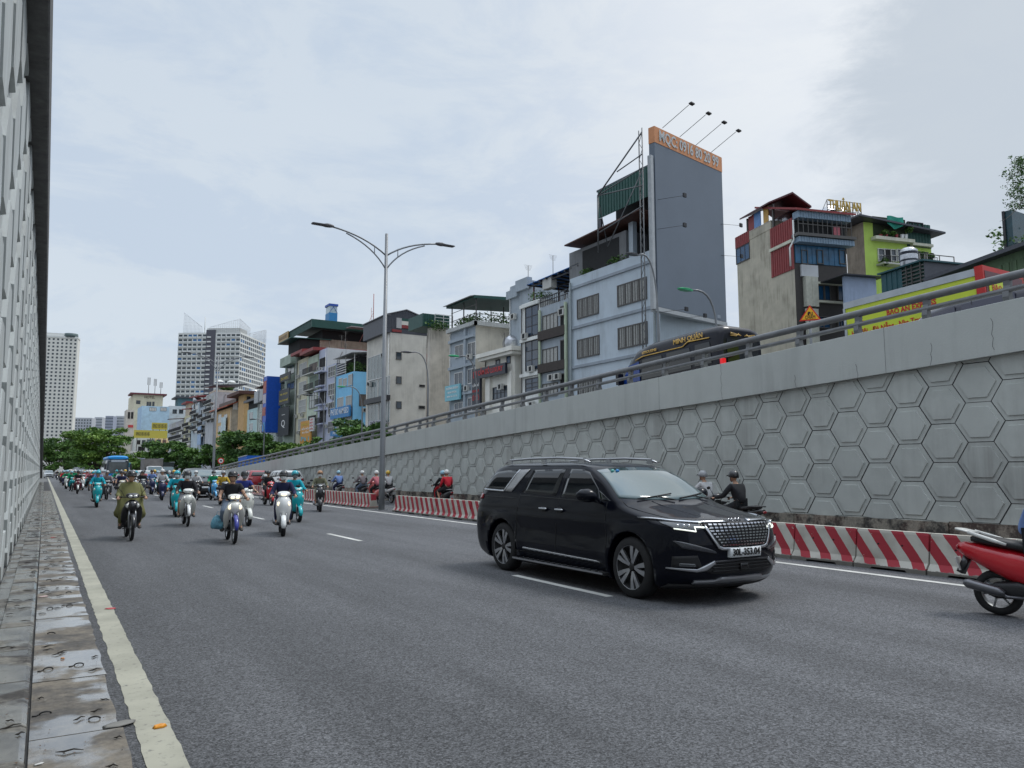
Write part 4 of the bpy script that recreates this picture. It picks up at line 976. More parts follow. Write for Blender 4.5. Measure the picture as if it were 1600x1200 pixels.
for a in (x0+.2, (x0+x1)/2, x1-.2):
    for b in (y0+.2, y1-.3): m.tube([(a, b, z), (a, b, zp-.1)], .08, 6)
m.build('post', M('rusty red post', (.16, .05, .04), .6, .2, .3), PB.o)
slab_roof(PB, 'roof_sheet', M('blue polycarbonate sheet', (.02, .16, .50), .3, 0, .2), x0-.3, x1, y0-.4, y1+.2, zp, .05, (.03, -.02))
m = MB()
for i in range(9): q = lerp(y0-.3, y1, i/8); m.box(x0-.3, q-.07, zp-.28, x1, q+.07, zp-.12)
for a in (x0, x0+2, x0+4, x1-.1): m.box(a-.06, y0-.4, zp-.42, a+.06, y1+.2, zp-.29)
m.build('rafters', FB, PB.o)
m = MB(); m.box(x0-.1, y1-3.6, zp-1.1, x0+.5, y1-2.2, zp-.15); m.build('air_conditioner', M('ac casing', (.5, .5, .47), .6, 0, .15, 4), PB.o)
h = rowh('building', 'slim white house with tall dark glass bays between grey houses', 815, 844, 466, wp, wp, depth=12)
for y0, y1 in ((479, 524), (533, 577), (592, 612)): h.win('A', 822, y0, 841, y1, M('dark blue reflective glass', (.02, .04, .07), .06, 0, .5, .8, spec=.9), FB, 2, 3, 'glass_bay')
for y in (472, 527, 583): h.band('cornice', wp, 'A', y, .3, .25, 842)
q = MB(); foliage(q, (1, h.la*.5, h.zt+.6), (1.2, h.la*.5, .5), 200, .12); q.build('roof_plants', LEAF, h.o)
h = rowh('building', 'tall grey windowless wall with stepped parapet behind the slim white house', 797, 826, 437, g1, g1, X=39, depth=10)
m = MB(); m.box(-.35, -.3, h.zt-.9, .2, h.la*.55, h.zt+.2); m.box(-.3, h.la*.5, h.zt-1.3, .2, h.la+.3, h.zt-.5); m.build('parapet', g1, h.o)

# ---- small white pawnshop building
wc_ = plas('cream white plaster', (.55, .54, .49), .3); navy = M('navy sign board', (.012, .016, .03), .4, 0, 0)
h = rowh('building', 'small cream building with black sign boards lettered in red', 759, 804, 547, wc_, wc_, depth=9)
m = MB(); m.box(-.9, -.9, h.zt-.15, 9, h.la+.5, h.zt+.25); m.box(-.7, -.7, h.zt-.45, 9, h.la+.3, h.zt-.16); m.build('cornice', wc_, h.o)
h.win('A', 775.5, 563, 781, 571, GL, FB, 1); h.win('A', 792.5, 557, 797.5, 567, GLB, FB, 1)
h.win('A', 771, 605, 795, 622, GL, FB, 4, 2)
h.sign('A', 748, 573, 800, 589, navy, (('CẦM ĐỒ LUXURY', red_t, .5, .50, .74, .56), ('[ ]', red_t, .5, .5, .10, .09)), .5, .75)
h.sign('A', 747.5, 593, 760, 640, navy, (('CẦM ĐỒ', white_t, .78, .075, .8), ('XE MÁY', red_t, .60, .075, .85), ('Ô TÔ', red_t, .36, .16, .85)), .5, .75)
h.add('pilaster', wc_, 'A', 762, 590, 769, 640, .0, .3); h.add('pilaster', wc_, 'A', 797, 580, 803, 640, .0, .3)
T = House('water_tank', 'steel water tank lying on the cream building roof', 'water tank', 39.5, h.C.y+1.5, 0, 0, 1, 1, bw, box=False)
T.o.location.z = h.zt+.25
m = MB(); m.lathe([(.001, -1.5), (.55, -1.45), (.8, -1.1), (.8, 1.1), (.55, 1.45), (.001, 1.5)], 'x', (0, 2.0, 1.0), 16)
for xx in (-.7, 0, .7): m.lathe([(.82, xx-.06), (.84, xx), (.82, xx+.06)], 'x', (0, 2.0, 1.0), 16)
m.build('tank', M('banded steel tank', (.45, .46, .48), .3, .8, .25, 3), T.o)
m = MB(); m.box(-1, 1.4, 0, -.8, 2.6, .45); m.box(.8, 1.4, 0, 1, 2.6, .45); m.build('cradle', FG, T.o)

# ---- grey-blue house with roof garden
h = rowh('building', 'grey-blue house with roof garden cage and turquoise sign', 704, 743, 507, g1, plas('streaked beige side wall', (.40, .375, .32), .7, .15), xe=800)
for (x0, y0, x1, y1) in ((712,540,724,557), (732,536,745-2,556), (711,583,723,602), (732,577,743,598), (711,630,723,648), (732,622,743,642)): h.win('A', x0, y0, x1, y1, GL, FW_, 2)
for y in (524, 568, 612): h.band('floor_band', g1, 'A', y, .3, .3, 742)
h.add('pilaster', g1, 'A', 727, 512, 730, 650, 0, .25)
h.sign('A', 703, 602, 726, 626, M('turquoise sign', (.20, .48, .56), .5, 0, .05), (('PHÒNG KHÁM', white_t, .78, .14, .8), ('NHA KHOA', white_t, .52, .12, .6), ('0904 56 12 12', white_t, .26, .10, .7)), .4, .6)
z = h.zt; m = MB()
for a in (.1, 5, 10): 
    for b in (.1, h.la*.5, h.la-.1): m.box(a, b, z, a+.1, b+.1, z+2.9)
for b in (.1, h.la*.5, h.la-.1): m.box(.1, b, z+1.2, 10, b+.05, z+1.25)
m.box(.05, .1, z+1.2, .1, h.la, z+1.25); m.box(.05, .1, z+2.1, .1, h.la, z+2.15); m.build('cage', FG, h.o)
slab_roof(h, 'roof_sheet', corr_g, -.4, 13, -.3, h.la+.3, z+3.0, .3, (.06, 0)); slab_roof(h, 'awning', M('pale grey roof sheet', (.3, .3, .3), .5), -.8, -.3, -.3, h.la+.3, z+2.9, .06, (.2, 0))
q = MB(); foliage(q, (4, .6, z+.9), (4.5, .7, .9), 900, .13); foliage(q, (.6, h.la*.5, z+.8), (.6, h.la*.5, .8), 700, .13); q.build('roof_plants', LEAF, h.o)
m = MB(); m.box(-.4, -.4, z-.1, 10, 0, z+.35); m.box(-.45, -.4, z-.1, 0, h.la+.2, z+.3); m.build('parapet', plas('grey parapet', (.33, .34, .33)), h.o)

# ---- mottled beige wall with green box
mot = plas('mottled beige render', (.40, .37, .32), .8, .2)
h = rowh('building', 'mottled beige blank wall with a dark green metal box on top', 668, 672, 512, mot, mot, xe=712)
a, b, c, d = h.rect('B', 665, 492, 702, 512); corrug(h, 'metal_box', corr_g, 'B', (a-.4, b, c, d), .05).location = (0, 0, 0)
m = MB(); m.box(a-.4, .02, c, b, 4, d); m.build('box_back', corr_g, h.o)
m = MB()
for i in range(5): z = lerp(c, d, i/4.); m.box(b-2, -.35, z-.03, b+.3, -.30, z+.03)
for q_ in (b-2, b-.9, b+.3): m.box(q_-.03, -.35, c-.2, q_+.03, -.3, d)
m.build('railing', FW_, h.o)
q = MB(); foliage(q, (b-1.8, -.5, c+.2), (1.6, .4, .7), 300, .12); q.build('roof_plants', LEAF, h.o)

# ---- beige building with three small windows and grey gable
bei = plas('beige plaster', (.42, .40, .355), .45); glz = M('greenish facade glass', (.10, .14, .15), .1, 0, .4, .4, spec=.8)
h = rowh('building', 'beige building with three small square windows on its side and a dark gable roof', 574, 610, 517, bei, bei, xe=667)
for y in (556, 594, 633): h.win('B', 619.5, y-5, 626.5, y+5, GL, FG, 1)
h.win('B', 655, y+2, 663, y+5, DRK, FG, 1); h.win('B', 656, 602, 663, 604, DRK, FG, 1)
for q_ in ((576,556,600,592,5), (575,594,590,622,3), (592,590,609,618,3), (576,633,591,664,3), (593,629,609,660,3)): h.win('A', *q_[:4], glz, FW_, q_[4])
h.add('balcony_front', FB, 'A', 574, 621, 610, 629, .02, .5)
z = h.zt; W = h.lb; D = h.la; zg = h.LB(633, 485)[1]; ze = h.LB(640, 496)[1]
m = MB(); P = [(-.6, -.03, z-.2), (W, -.03, z-.2), (W, -.03, ze), (W*.42, -.03, zg), (-.6, -.03, ze)]; m.prism(P, (0, D, 0)); m.build('gable', corr_s, h.o)
m = MB()
for i in range(26): u = -.5+(W+.4)*i/26; zz = lerp(ze, zg, 1-abs(u-W*.42)/(W*.6)) ; m.box(u, -.07, z+.4, u+.12, -.03, min(zz, zg)-.15)
m.build('gable_ribs', corr_s, h.o)
for (a_, b_, c_, d_), mt in (((612,515,627,519), corr_r), ((627,509,652,514), corr_r), ((652,516,667,520), corr_r), ((627,503,652,509), bei), ((619,497,627,513), plas('grey patch', (.3,.3,.3))), ((627,499,653,503), corr_g)): h.add('cladding_strip', mt, 'B', a_, b_, c_, d_, .05, .14)
m = MB(); m.box(-.6, -.15, ze-.02, .0, D, ze+.06); 
for P2 in ([(-.8, -.2, ze), (W*.42, -.2, zg+.05), (W*.42, -.2, zg+.15), (-.8, -.2, ze+.1)], [(W*.42, -.2, zg+.05), (W+.1, -.2, ze), (W+.1, -.2, ze+.1), (W*.42, -.2, zg+.15)]): m.prism(P2, (0, D+.3, 0))
m.build('roof', M('light roof edge', (.25, .25, .27), .5), h.o)
h.sign('A', 585, 657, 610, 668, M('white shop sign', (.4, .4, .45), .5), (('THỜI TRANG', navy, .7, .3, .8), ('SHOP', navy, .28, .35, .7)), .6, .8)

# ---- bright blue house
blu = plas('bright blue paint', (.16, .38, .60), .25, .05)
h = rowh('building', 'bright blue house with a noodle shop sign and a roof terrace of plants', 525, 553, 580, blu, blu, xe=574)
for q_ in ((529.8,592,534.5,605), (536.5,592,542,602), (544.8,586,550,601), (527.5,622,536.5,638), (541,619,550,635), (526,655,535,674), (540,652,548.5,663)): h.win('A', *q_, CUR2, FW_, 2)
h.sign('A', 522, 636, 552, 653, M('mid blue sign', (.02, .19, .45), .5), (('PHỞ BÒ NAM BÉO', white_t, .56, .55, .92),), .4, .6)
h.sign('A', 522, 673, 540, 681, M('mid blue sign', (.02, .19, .45), .5), (('PHỞ', white_t, .5, .6, .5),), .4, .6)
h.win('B', 562, 617, 571, 634, M('brown shutter', (.14, .11, .09), .6, 0, .3, 8), FG, 3); h.ac('B', 569, 641)
z = h.zt; m = MB()
for b in (.2, h.la*.5, h.la-.1): m.box(.1, b, z, .2, b+.1, z+2.6)
for a in (3, 6): m.box(a, .1, z, a+.12, .2, z+2.9)
for i in range(5): m.box(.06, h.la*.45, z+.35*i+.3, .1, h.la, z+.35*i+.42)
m.build('terrace_frame', FW_, h.o); slab_roof(h, 'roof_sheet', M('pale grey roof sheet', (.3, .3, .3), .5), -.5, 8, -.3, h.la, z+2.7, .08, (.1, 0))
q = MB(); foliage(q, (1.0, h.la*.4, z+.9), (1, h.la*.4, .9), 700, .14); foliage(q, (4, .8, z+.8), (3.4, .8, .8), 600, .14); q.build('terrace_plants', LEAF, h.o)
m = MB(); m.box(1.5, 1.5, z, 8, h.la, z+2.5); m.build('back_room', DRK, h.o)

# ---- lavender and neighbours
lav = plas('lavender grey plaster', (.33, .35, .43), .35, .06); gry = plas('light grey wall', (.36, .37, .38), .25, .05)
h = rowh('building', 'light grey-lavender tube house with air conditioners beside the blue house', 511.5, 526, 567, lav, lav, depth=10)
for q_ in ((513.5,573,524,588), (513.5,600,523.5,617), (513.5,629,522.5,647), (513,659,522,676)): h.win('A', *q_, M('dim patterned window', (.09, .09, .09), .4, 0, .5, 5), FW_, 3, 2)
h.ac('A', 520.5, 621, .9); h.ac('A', 519, 650, .9)
h = rowh('building', 'lavender tube house with small balconies and a big blank grey side wall', 499, 511.3, 543, lav, gry, xe=580)
for y0, y1 in ((584,600), (613,629), (643,659), (560,573)): h.win('A', 500, y0, 509, y1, DRK, FB, 2); 
for y0, y1 in ((594,603), (623,632), (653,662)): h.balcony('A', 499.5, y0, 509, y1, .8, lav)
for y in (583, 612, 642): h.add('awning', lav, 'A', 500, y-2, 511, y, 0, 1.0)
crm = plas('yellow-grey plaster', (.40, .38, .28), .6); pgn = plas('pale green plaster', (.37, .43, .35), .5)
h = rowh('building', 'pale green house with open corner balconies and an orange banner', 482, 499, 552, pgn, plas('weathered grey-brown wall', (.27, .25, .22), .7, .25), xe=560)
h.win('A', 483.5, 614, 495, 637, glz, FG, 3, 2); h.win('A', 484, 568, 497, 579, M('brown shutter', (.14, .11, .09), .6, 0, .3, 8), FG, 3)
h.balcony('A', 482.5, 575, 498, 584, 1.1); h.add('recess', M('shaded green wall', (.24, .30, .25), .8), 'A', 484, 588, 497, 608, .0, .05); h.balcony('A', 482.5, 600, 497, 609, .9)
h.win('A', 482, 650, 494, 658, DRK, FG, 3)
h.sign('A', 479.5, 658, 496, 693, M('orange banner', (.62, .30, .05), .6), (('QUẢNG CÁO', yel_t, .84, .10, .8), ('BIỂN HIỆU', white_t, .64, .08, .7), ('IN ẤN', white_t, .48, .08, .6), ('Pá í', M('cyan lettering', (.05, .45, .62), .5), .2, .20, .8)), .9, 1.1)
h.sign('A', 497, 653, 503.5, 674, M('white vertical sign', (.6, .6, .58), .5), (('XE', red_t, .85, .13, .6), ('MÁY', red_t, .62, .13, .8), ('SỬA', red_t, .40, .12, .8), ('CHỮA', red_t, .16, .10, .8)), 1.2, 1.4)
slab_roof(h, 'awning', corr_r, -1.2, 22, -.5, h.la+1, h.zt+.9, .5, (.02, 0))
h = rowh('building', 'yellow-grey tube house with shuttered windows and a rust-red awning', 465.5, 482, 557, crm, crm, depth=12)
for q_ in ((468,568,479,587), (467.5,597,478.5,615), (467,625.5,478,643.5), (466.5,655,477.5,672)): h.win('A', *q_, CUR2, FW_, 2, 2)
h.ac('A', 469, 620, .9); h.ac('A', 468, 676, .9); slab_roof(h, 'awning', corr_r, -1.2, 6, -.2, h.la+.4, h.zt+1.2, .5, (.1, 0)); m = MB(); m.box(.5, .3, h.zt, 8, h.la, h.zt+1.2); m.build('dark_opening', DRK, h.o)
# tall green-grey house with stacked signs
gg = plas('grey-green plaster', (.27, .32, .27), .6, .15); dks = M('charcoal sign', (.05, .055, .06), .6)
h = rowh('building', 'tall grey-green house with charcoal signs stacked on its balconies', 446.5, 465, 548, gg, gg, depth=12)
for q_ in ((449.5,570,460,584), (449,598,460,608)): h.win('A', *q_, glz, FG, 2)
h.balcony('A', 447, 558, 464, 570, 1.1, gg, None, True)
h.sign('A', 447, 584, 463, 596, dks, (('DU HỌC', yel_t, .35, .35, .7),), 1.0, 1.15); h.sign('A', 445.5, 609, 461.5, 632, dks, (('VISA - DU LỊCH', yel_t, .68, .12, .7), ('TRUNG TÂM ANH NGỮ', yel_t, .25, .12, .85)), 1.0, 1.15)
s_ = h.sign('A', 443.5, 637, 460, 681, M('chalkboard sign', (.035, .04, .045), .7), (('Q', white_t, .42, .25, .35), ('-', white_t, .75, .12, .3)), .9, 1.05)
slab_roof(h, 'roof_sheet', corr_g, -1.4, 6, -.3, h.la+.6, h.zt+2.3, .15, (.03, 0))
m = MB(); m.box(.4, .3, h.zt, 8, h.la-.3, h.zt+2.2); m.build('dark_opening', DRK, h.o)
# roof deck block with green roof above those houses
p = onX(470, 540, 41); h2 = House('building', 'long brown penthouse with a dark green metal roof above the tube houses', 'building', 41, onX(500, 530, 41).y, 0, onX(500, 529, 41).z, 14, 26, plas('brown bare brick', (.27, .22, .17), .6, .25), plas('brown bare brick', (.27, .22, .17), .6, .25), z0=0)
corrug(h2, 'roof_fascia', corr_g, 'A', (-2, 16, h2.zt+1.6, h2.zt+3.0), .05, .5).location = (-2, 0, 0); slab_roof(h2, 'roof', corr_g, -2.2, 28, -2.0, 16, h2.zt+3.05, .1)
m = MB(); m.box(-2.2, -2.05, h2.zt+1.6, 22, -1.9, h2.zt+3.0); m.build('roof_fascia', corr_g, h2.o); m = MB(); m.box(.5, .3, h2.zt, 24, 13, h2.zt+1.7); m.build('dark_opening', DRK, h2.o)
h2.sign('A', 454, 523, 469, 536, M('gold sign', (.42, .28, .12), .5), (('KARAOKE', M('brown letters', (.1, .05, .02), .5), .5, .4, .8),), 2.2, 2.4)
slab_roof(h2, 'canopy', M('pale grey roof sheet', (.3, .3, .3), .5), 4, 30, -5, -2.2, h2.zt+1.9, .15, (-.0, .05))
TT = House('water_tower', 'blue and glass box tower standing on the green roof', 'rooftop tower', onX(514, 509, 44).x, onX(514, 509, 44).y, 0, 0, 1, 1, bw, box=False); base = h2.zt+3.0; TT.o.location.z = base
wB = TT.LB(527, 500)[0]; zt2 = TT.LB(514, 474)[1]-base; zm = TT.LB(514, 488)[1]-base
m = MB(); m.box(0, 0, 0, wB, 2.4, zm); m.build('lower_box', M('sky blue cladding', (.03, .22, .48), .5, 0, .1), TT.o); m = MB(); m.box(.05, .05, zm, wB-.05, 2.3, zt2-.4); m.build('glass_box', M('pale glass box', (.45, .55, .6), .15), TT.o)
m = MB(); m.box(-.1, -.1, zt2-.4, wB+.1, 2.5, zt2); m.tube([(0, -.03, zm), (wB/2, -.03, zt2-.5)], .04, 4); m.tube([(wB, -.03, zm), (wB/2, -.03, zt2-.5)], .04, 4); m.build('cap', M('royal blue trim', (.02, .08, .40), .5), TT.o)
AN = thing('antenna', 'thin red and white radio mast on the roof left of the tall lamp post', 'antenna', onX(583, 515, 42))
m = MB(); m.tube([(0,0,-1), (0,0,5.6)], .06, 5); m.tube([(-.35,0,-1), (-.35,0,3.4)], .03, 4); m.tube([(-1.8, 1, -2), (-.05, 0, 2.6)], .03, 4)
for z in (.4, 1.2, 2, 2.8): m.tube([(-.35, 0, z), (0, 0, z)], .02, 4)
m.build('mast', M('red mast', (.35, .10, .09), .6), AN)

# ---- building with the tall blue sign
pal = plas('pale grey-green plaster', (.34, .38, .36), .5); 
h = rowh('building', 'pale grey house with an edge-on tall royal blue sign', 405, 437, 600, pal, pal, depth=12)
for x0, x1 in ((406,411), (413,417.5), (420,427)):
    for y0, y1 in ((628,641), (646,659), (664,677)): h.win('A', x0, y0+(427-x1)*.10, x1, y1+(427-x1)*.10, GL, FW_, 2)
h.add('grey_panel', plas('flat grey panel', (.33, .34, .35), .2), 'A', 411, 606, 430, 624, .3, .7); h.add('grey_panel', plas('flat grey panel', (.33, .34, .35), .2), 'A', 404, 612, 410, 630, .3, .9)
slab_roof(h, 'roof_sheet', rust, -.8, 8, -.2, h.la+.3, h.zt+.7, .12, (.05, 0)); m = MB(); m.box(-.05, .1, h.zt, 6, h.la, h.zt+.6); m.build('attic_glazing', GL, h.o)
u, z0_, = h.LA(436.5, 676); z1_ = h.LA(436.5, 590)[1]
m = MB(); m.box(-2.6, u-.1, z0_, -.05, u+2.5, z1_, 0); m.box(-2.65, u+2.52, z0_, -.4, u+2.6, z1_, 1); s_ = m.build('vertical_sign', [M('royal blue sign', (.008, .09, .50), .45), M('red photo print', (.35, .07, .05), .5, 0, .6, 1.5)], h.o)
m = MB(); 
for a, b, mt in ((.70, .92, 0), (.52, .68, 1), (.30, .45, 0), (.03, .18, 2)): m.box(-2.66, u+.2, lerp(z0_, z1_, a), -2.61, u+2.4, lerp(z0_, z1_, b), mt)
m.build('photo_print', [M('red photo print', (.35, .07, .05), .5, 0, .6, 1.5), M('pale print', (.5, .45, .5), .5), M('azure print', (.02, .25, .6), .5)], s_)
lb_ = plas('pale aqua plaster', (.35, .46, .46), .3)
h = rowh('building', 'narrow pale aqua house with a dark rounded roof', 387, 404, 636, lb_, lb_, depth=12)
for y0, y1 in ((645,655), (662,672)): h.win('A', 390, y0, 395, y1, GL, FW_, 1)
slab_roof(h, 'roof_sheet', corr_s, -.8, 9, -.4, h.la+.6, h.zt+2.0, .5, (.05, 0)); m = MB(); m.box(.2, .2, h.zt, 8, h.la, h.zt+1.8); m.build('dark_opening', DRK, h.o)
org = plas('orange-yellow plaster', (.50, .34, .17), .5)
h = rowh('building', 'orange-yellow house with red tiled roof and mottled side wall', 336, 362, 636, org, plas('mottled stone-beige wall', (.34, .30, .235), .9, .3), xe=388)
for x0, x1 in ((341,346), (350,355)):
    for y0, y1 in ((648,660), (666,680)): h.win('A', x0, y0, x1, y1, GL if x0 < 345 else glz, FW_, 1, 2)
h.add('banner', plas('pale aqua banner', (.4, .48, .5), .2), 'A', 349, 652, 356, 690, .5, .6)
slab_roof(h, 'tiled_roof', M('red roof tiles', (.38, .09, .045), .7, 0, .25, 2), -1.2, 7, -1, h.la+1, h.zt+.4, .3, (.42, 0)); slab_roof(h, 'tiled_roof', M('orange roof tiles', (.5, .26, .10), .7, 0, .25, 2), 4, 18, -1.5, 5, h.zt+2.0, .25, (.02, 0.0))
m = MB(); m.box(1, .2, h.zt, 14, h.la, h.zt+2.2); m.build('attic', plas('dark attic', (.1, .09, .08)), h.o); h.add('vent_panel', wp, 'B', 364, 628, 371, 640, .05, .2)
# more narrow houses into the distance
FAR = [(322, 336, 612, (.36,.37,.38), 'grey stepped-balcony house behind the far lamp post'), (312, 322, 634, (.30,.34,.38), 'slate-blue tube house with a pale blue banner'), (300, 312, 628, (.38,.44,.47), 'narrow pale blue house with dark window bays'),
       (288, 300, 647, (.46,.44,.28), 'narrow pale yellow house with green shutters'), (266, 288, 655, (.34,.34,.36), 'grey house with a small red roof beside the yellow phone signs')]
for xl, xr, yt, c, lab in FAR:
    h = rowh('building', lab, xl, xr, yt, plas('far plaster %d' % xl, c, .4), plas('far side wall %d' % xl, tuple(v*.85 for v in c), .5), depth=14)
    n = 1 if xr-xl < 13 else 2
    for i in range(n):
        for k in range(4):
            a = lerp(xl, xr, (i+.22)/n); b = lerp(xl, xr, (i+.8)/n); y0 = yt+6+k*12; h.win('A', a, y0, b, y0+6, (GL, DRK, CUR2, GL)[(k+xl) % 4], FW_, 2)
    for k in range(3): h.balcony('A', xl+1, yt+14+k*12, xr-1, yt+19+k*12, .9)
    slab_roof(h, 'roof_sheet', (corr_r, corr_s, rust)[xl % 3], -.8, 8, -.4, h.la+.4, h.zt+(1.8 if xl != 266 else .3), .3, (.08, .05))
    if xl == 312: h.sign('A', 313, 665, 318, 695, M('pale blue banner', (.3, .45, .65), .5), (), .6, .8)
# far group facing the camera
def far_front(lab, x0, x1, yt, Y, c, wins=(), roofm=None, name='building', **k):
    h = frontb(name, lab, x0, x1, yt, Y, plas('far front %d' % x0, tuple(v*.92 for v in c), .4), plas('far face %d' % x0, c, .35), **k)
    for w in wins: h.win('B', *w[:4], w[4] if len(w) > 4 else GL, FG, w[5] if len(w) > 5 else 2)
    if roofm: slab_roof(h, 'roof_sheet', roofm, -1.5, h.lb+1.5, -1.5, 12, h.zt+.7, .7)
    return h
h = far_front('cream hotel block with maroon roof edge and phone masts', 209, 255, 616, 400, (.55,.51,.38), ((213,626,219,631), (229,628,232,640), (233,628,236,640), (238,628,241,640), (216,650,222,655)), M('maroon roof', (.16,.04,.05), .6), depth=26)
text('HOTEL', 'lettering', M('brown letters', (.1, .05, .02), .5), h.o, ((h.LB(234, 620)[0]), -.1, h.LB(234, 621)[1]), (1,0,0), (0,0,1), 4.5, 1.2, .05)
MA = thing('antenna', 'cluster of phone masts on the cream hotel roof', 'antenna', onY(236, 616, 405))
for dx, hh in ((-1.2, 8), (1.6, 7.5), (4.2, 6)):
    m = MB(); m.tube([(dx, 0, -.5), (dx, 0, hh)], .12, 5)
    for a in range(3): m.box(dx-.6+a*.5, -.3, hh*.55, dx-.4+a*.5, 0, hh)
    m.build('mast', FG, MA)
h = far_front('light blue windowless block with two high vents beside the cream hotel', 222, 265, 634, 365, (.32,.45,.58), ((234,637,244,642, FW_, 4), (251,637,260,642, FW_, 4)), depth=18)
h = far_front('pale grey block under the teal roof', 265, 292, 634, 372, (.42,.45,.46), ((270,640,276,646), (280,640,286,646)), depth=14); h = far_front('dark teal roof storey behind the blue block', 279, 305, 622, 385, (.07,.14,.17), (), corr_s, depth=10)
h = far_front('low teal-roofed room on top of the far grey block', 296, 313, 630, 350, (.40,.33,.25), ((299,634,303,640, DRK),), corr_r, depth=10)
for nm, x0, x1, y0, y1, tx in (('phone_sign', 209, 262, 673, 684, (('0962 05 05 05', .40, .45, .26),)), ('phone_sign', 237, 262, 661, 671, (('0962 05 05 05', .9, .6, .5),))):
    A = onY(x0, y1, 335 if y0 > 670 else 337); B = onY(x1, y0, A.y)
    o = thing('billboard', 'long yellow phone number billboard, the lower one' if y0 > 670 else 'short yellow phone number billboard, the upper one', 'billboard', (A.x, A.y, 0))
    m = MB(); m.box(0, 0, A.z, B.x-A.x, .8, B.z); p = m.build('panel', M('yellow billboard vinyl', (.52, .44, .07), .6, 0, .08), o)
    for t_x, ww, hh, cu in tx: text(t_x, 'lettering', M('olive letters', (.16, .14, .04), .6), p, ((B.x-A.x)*cu, -.05, (A.z+B.z)/2), (1,0,0), (0,0,1), (B.x-A.x)*ww, (B.z-A.z)*hh, .03, .05)
    m = MB()
    for q_ in (.1, .5, .9): m.tube([((B.x-A.x)*q_, .5, 0), ((B.x-A.x)*q_, .5, A.z)], .15, 5)
    m.build('post', FG, o)
far_front('row of graffiti-grey shopfronts under the yellow signs', 210, 243, 684, 345, (.42,.44,.42), ((214,688,219,694, DRK), (222,688,227,694), (230,687,240,694, glz), (216,698,226,704, DRK), (231,698,240,704)), depth=8)
far_front('cream and orange shopfront under the yellow signs', 243, 265, 684, 344, (.55,.42,.24), ((245,687,251,693), (254,688,259,704, M('dark red door', (.2,.03,.03), .6)), (245,697,251,703)), depth=8)
far_front('slim concrete pylon with a red hanging banner left of the yellow signs', 192, 205, 680, 300, (.45,.42,.35), (), depth=4)
h = far_front('grey street-front house with red pennant at the far end of the row', 198, 210, 640, 352, (.40,.37,.33), ((200,644,203,654, DRK), (205,644,208,654, DRK)), depth=10)
h.sign('B', 200, 664, 208, 668, M('red pennant', (.5, .05, .05), .6), (), .2, .3)

def far_roofs():
    h = far_front('grey-brown house topped by a roof garden with white canopies', 336, 370, 609, 250, (.36,.32,.26), ((340,613,347,619, DRK),), depth=10)
    q = MB(); k = 1
    foliage(q, (h.lb*.55, 1, h.zt+1.0), (h.lb*.40, 1.0, 1.0), 700, .35); q.build('roof_plants', LEAF, h.o)
    for u in (.22, .78): m = MB(); m.lathe([(1.3, 2.6), (1.2, 3.0), (.5, 3.3), (.001, 3.35)], 'z', (h.lb*u, 1.5, h.zt), 12); m.tube([(h.lb*u, 1.5, h.zt), (h.lb*u, 1.5, h.zt+3.2)], .06, 4); m.build('canopy', wp, h.o)
    far_front('small orange roof room with a steel tank right of the roof garden', 382, 402, 616, 178, (.46,.29,.13), ((386,620,391,627, DRK),), rust, depth=6)
    for px, py, Y, lab in ((398, 612, 180, 'small steel tank on the orange roof room'), (308, 626, 240, 'small steel tank beside the maroon roofs in the distance')):
        p = onY(px, py, Y); o = thing('water_tank', lab, 'water tank', (p.x, Y, p.z-.9)); m = MB(); r = .42*max(1, Y/130)
        m.lathe([(.001, -r*1.4), (r, -r*1.35), (r, r*1.35), (.001, r*1.4)], 'x', (0, 0, r+.2), 14); m.build('tank', M('banded steel tank', (.45,.46,.48), .3, .8, .25, 3), o); m = MB(); m.box(-r, -r*.6, -1.5, -r*.7, r*.6, r*.6); m.box(r*.7, -r*.6, -1.5, r, r*.6, r*.6); m.build('cradle', FG, o)
far_roofs()
def clutter():
    rnd = random.Random(5)
    for h in HL[1:]:
        if h.la < 2.5: continue
        for k in range(rnd.choice((1, 2, 3))):
            y, z = rnd.uniform(.5, h.la-.5), h.zt-rnd.choice((2.9, 6.2, 9.4))-rnd.uniform(0, .4)
            m = MB(); m.box(-.45, y-.4, z-.28, -.14, y+.4, z+.28); a = m.build('air_conditioner', M('ac casing', (.5, .5, .47), .6, 0, .15, 4), h.o); m = MB(); m.box(-.462, y-.26, z-.2, -.452, y+.14, z+.2); m.build('fan_grille', DRK, a)
        m = MB(); y = rnd.choice((.18, h.la-.18)); m.tube([(-.12, y, 0), (-.12, y, h.zt-.3)], .055, 6); m.build('drain_pipe', rnd.choice((FG, FW_, pip)), h.o)
        if h.lb > 6:
            m = MB(); x = rnd.uniform(1.5, h.lb*.4); m.tube([(x, -.1, 0), (x, -.1, h.zt-rnd.uniform(1, 4)), (x+.5, -.1, h.zt-.5)], .05, 6); m.build('drain_pipe', FG, h.o)
        for k in range(rnd.choice((0, 1, 2))):
            x = rnd.uniform(1, 5); y = rnd.uniform(.5, h.la-.5); m = MB(); t = rnd.uniform(1.8, 3.2); m.tube([(x, y, h.zt), (x, y, h.zt+t)], .03, 4)
            for q_ in range(5): m.tube([(x-.5+.06*q_, y, h.zt+t-.12*q_), (x+.5-.06*q_, y, h.zt+t-.12*q_)], .012, 3)
            m.build('aerial', FG, h.o)
clutter()
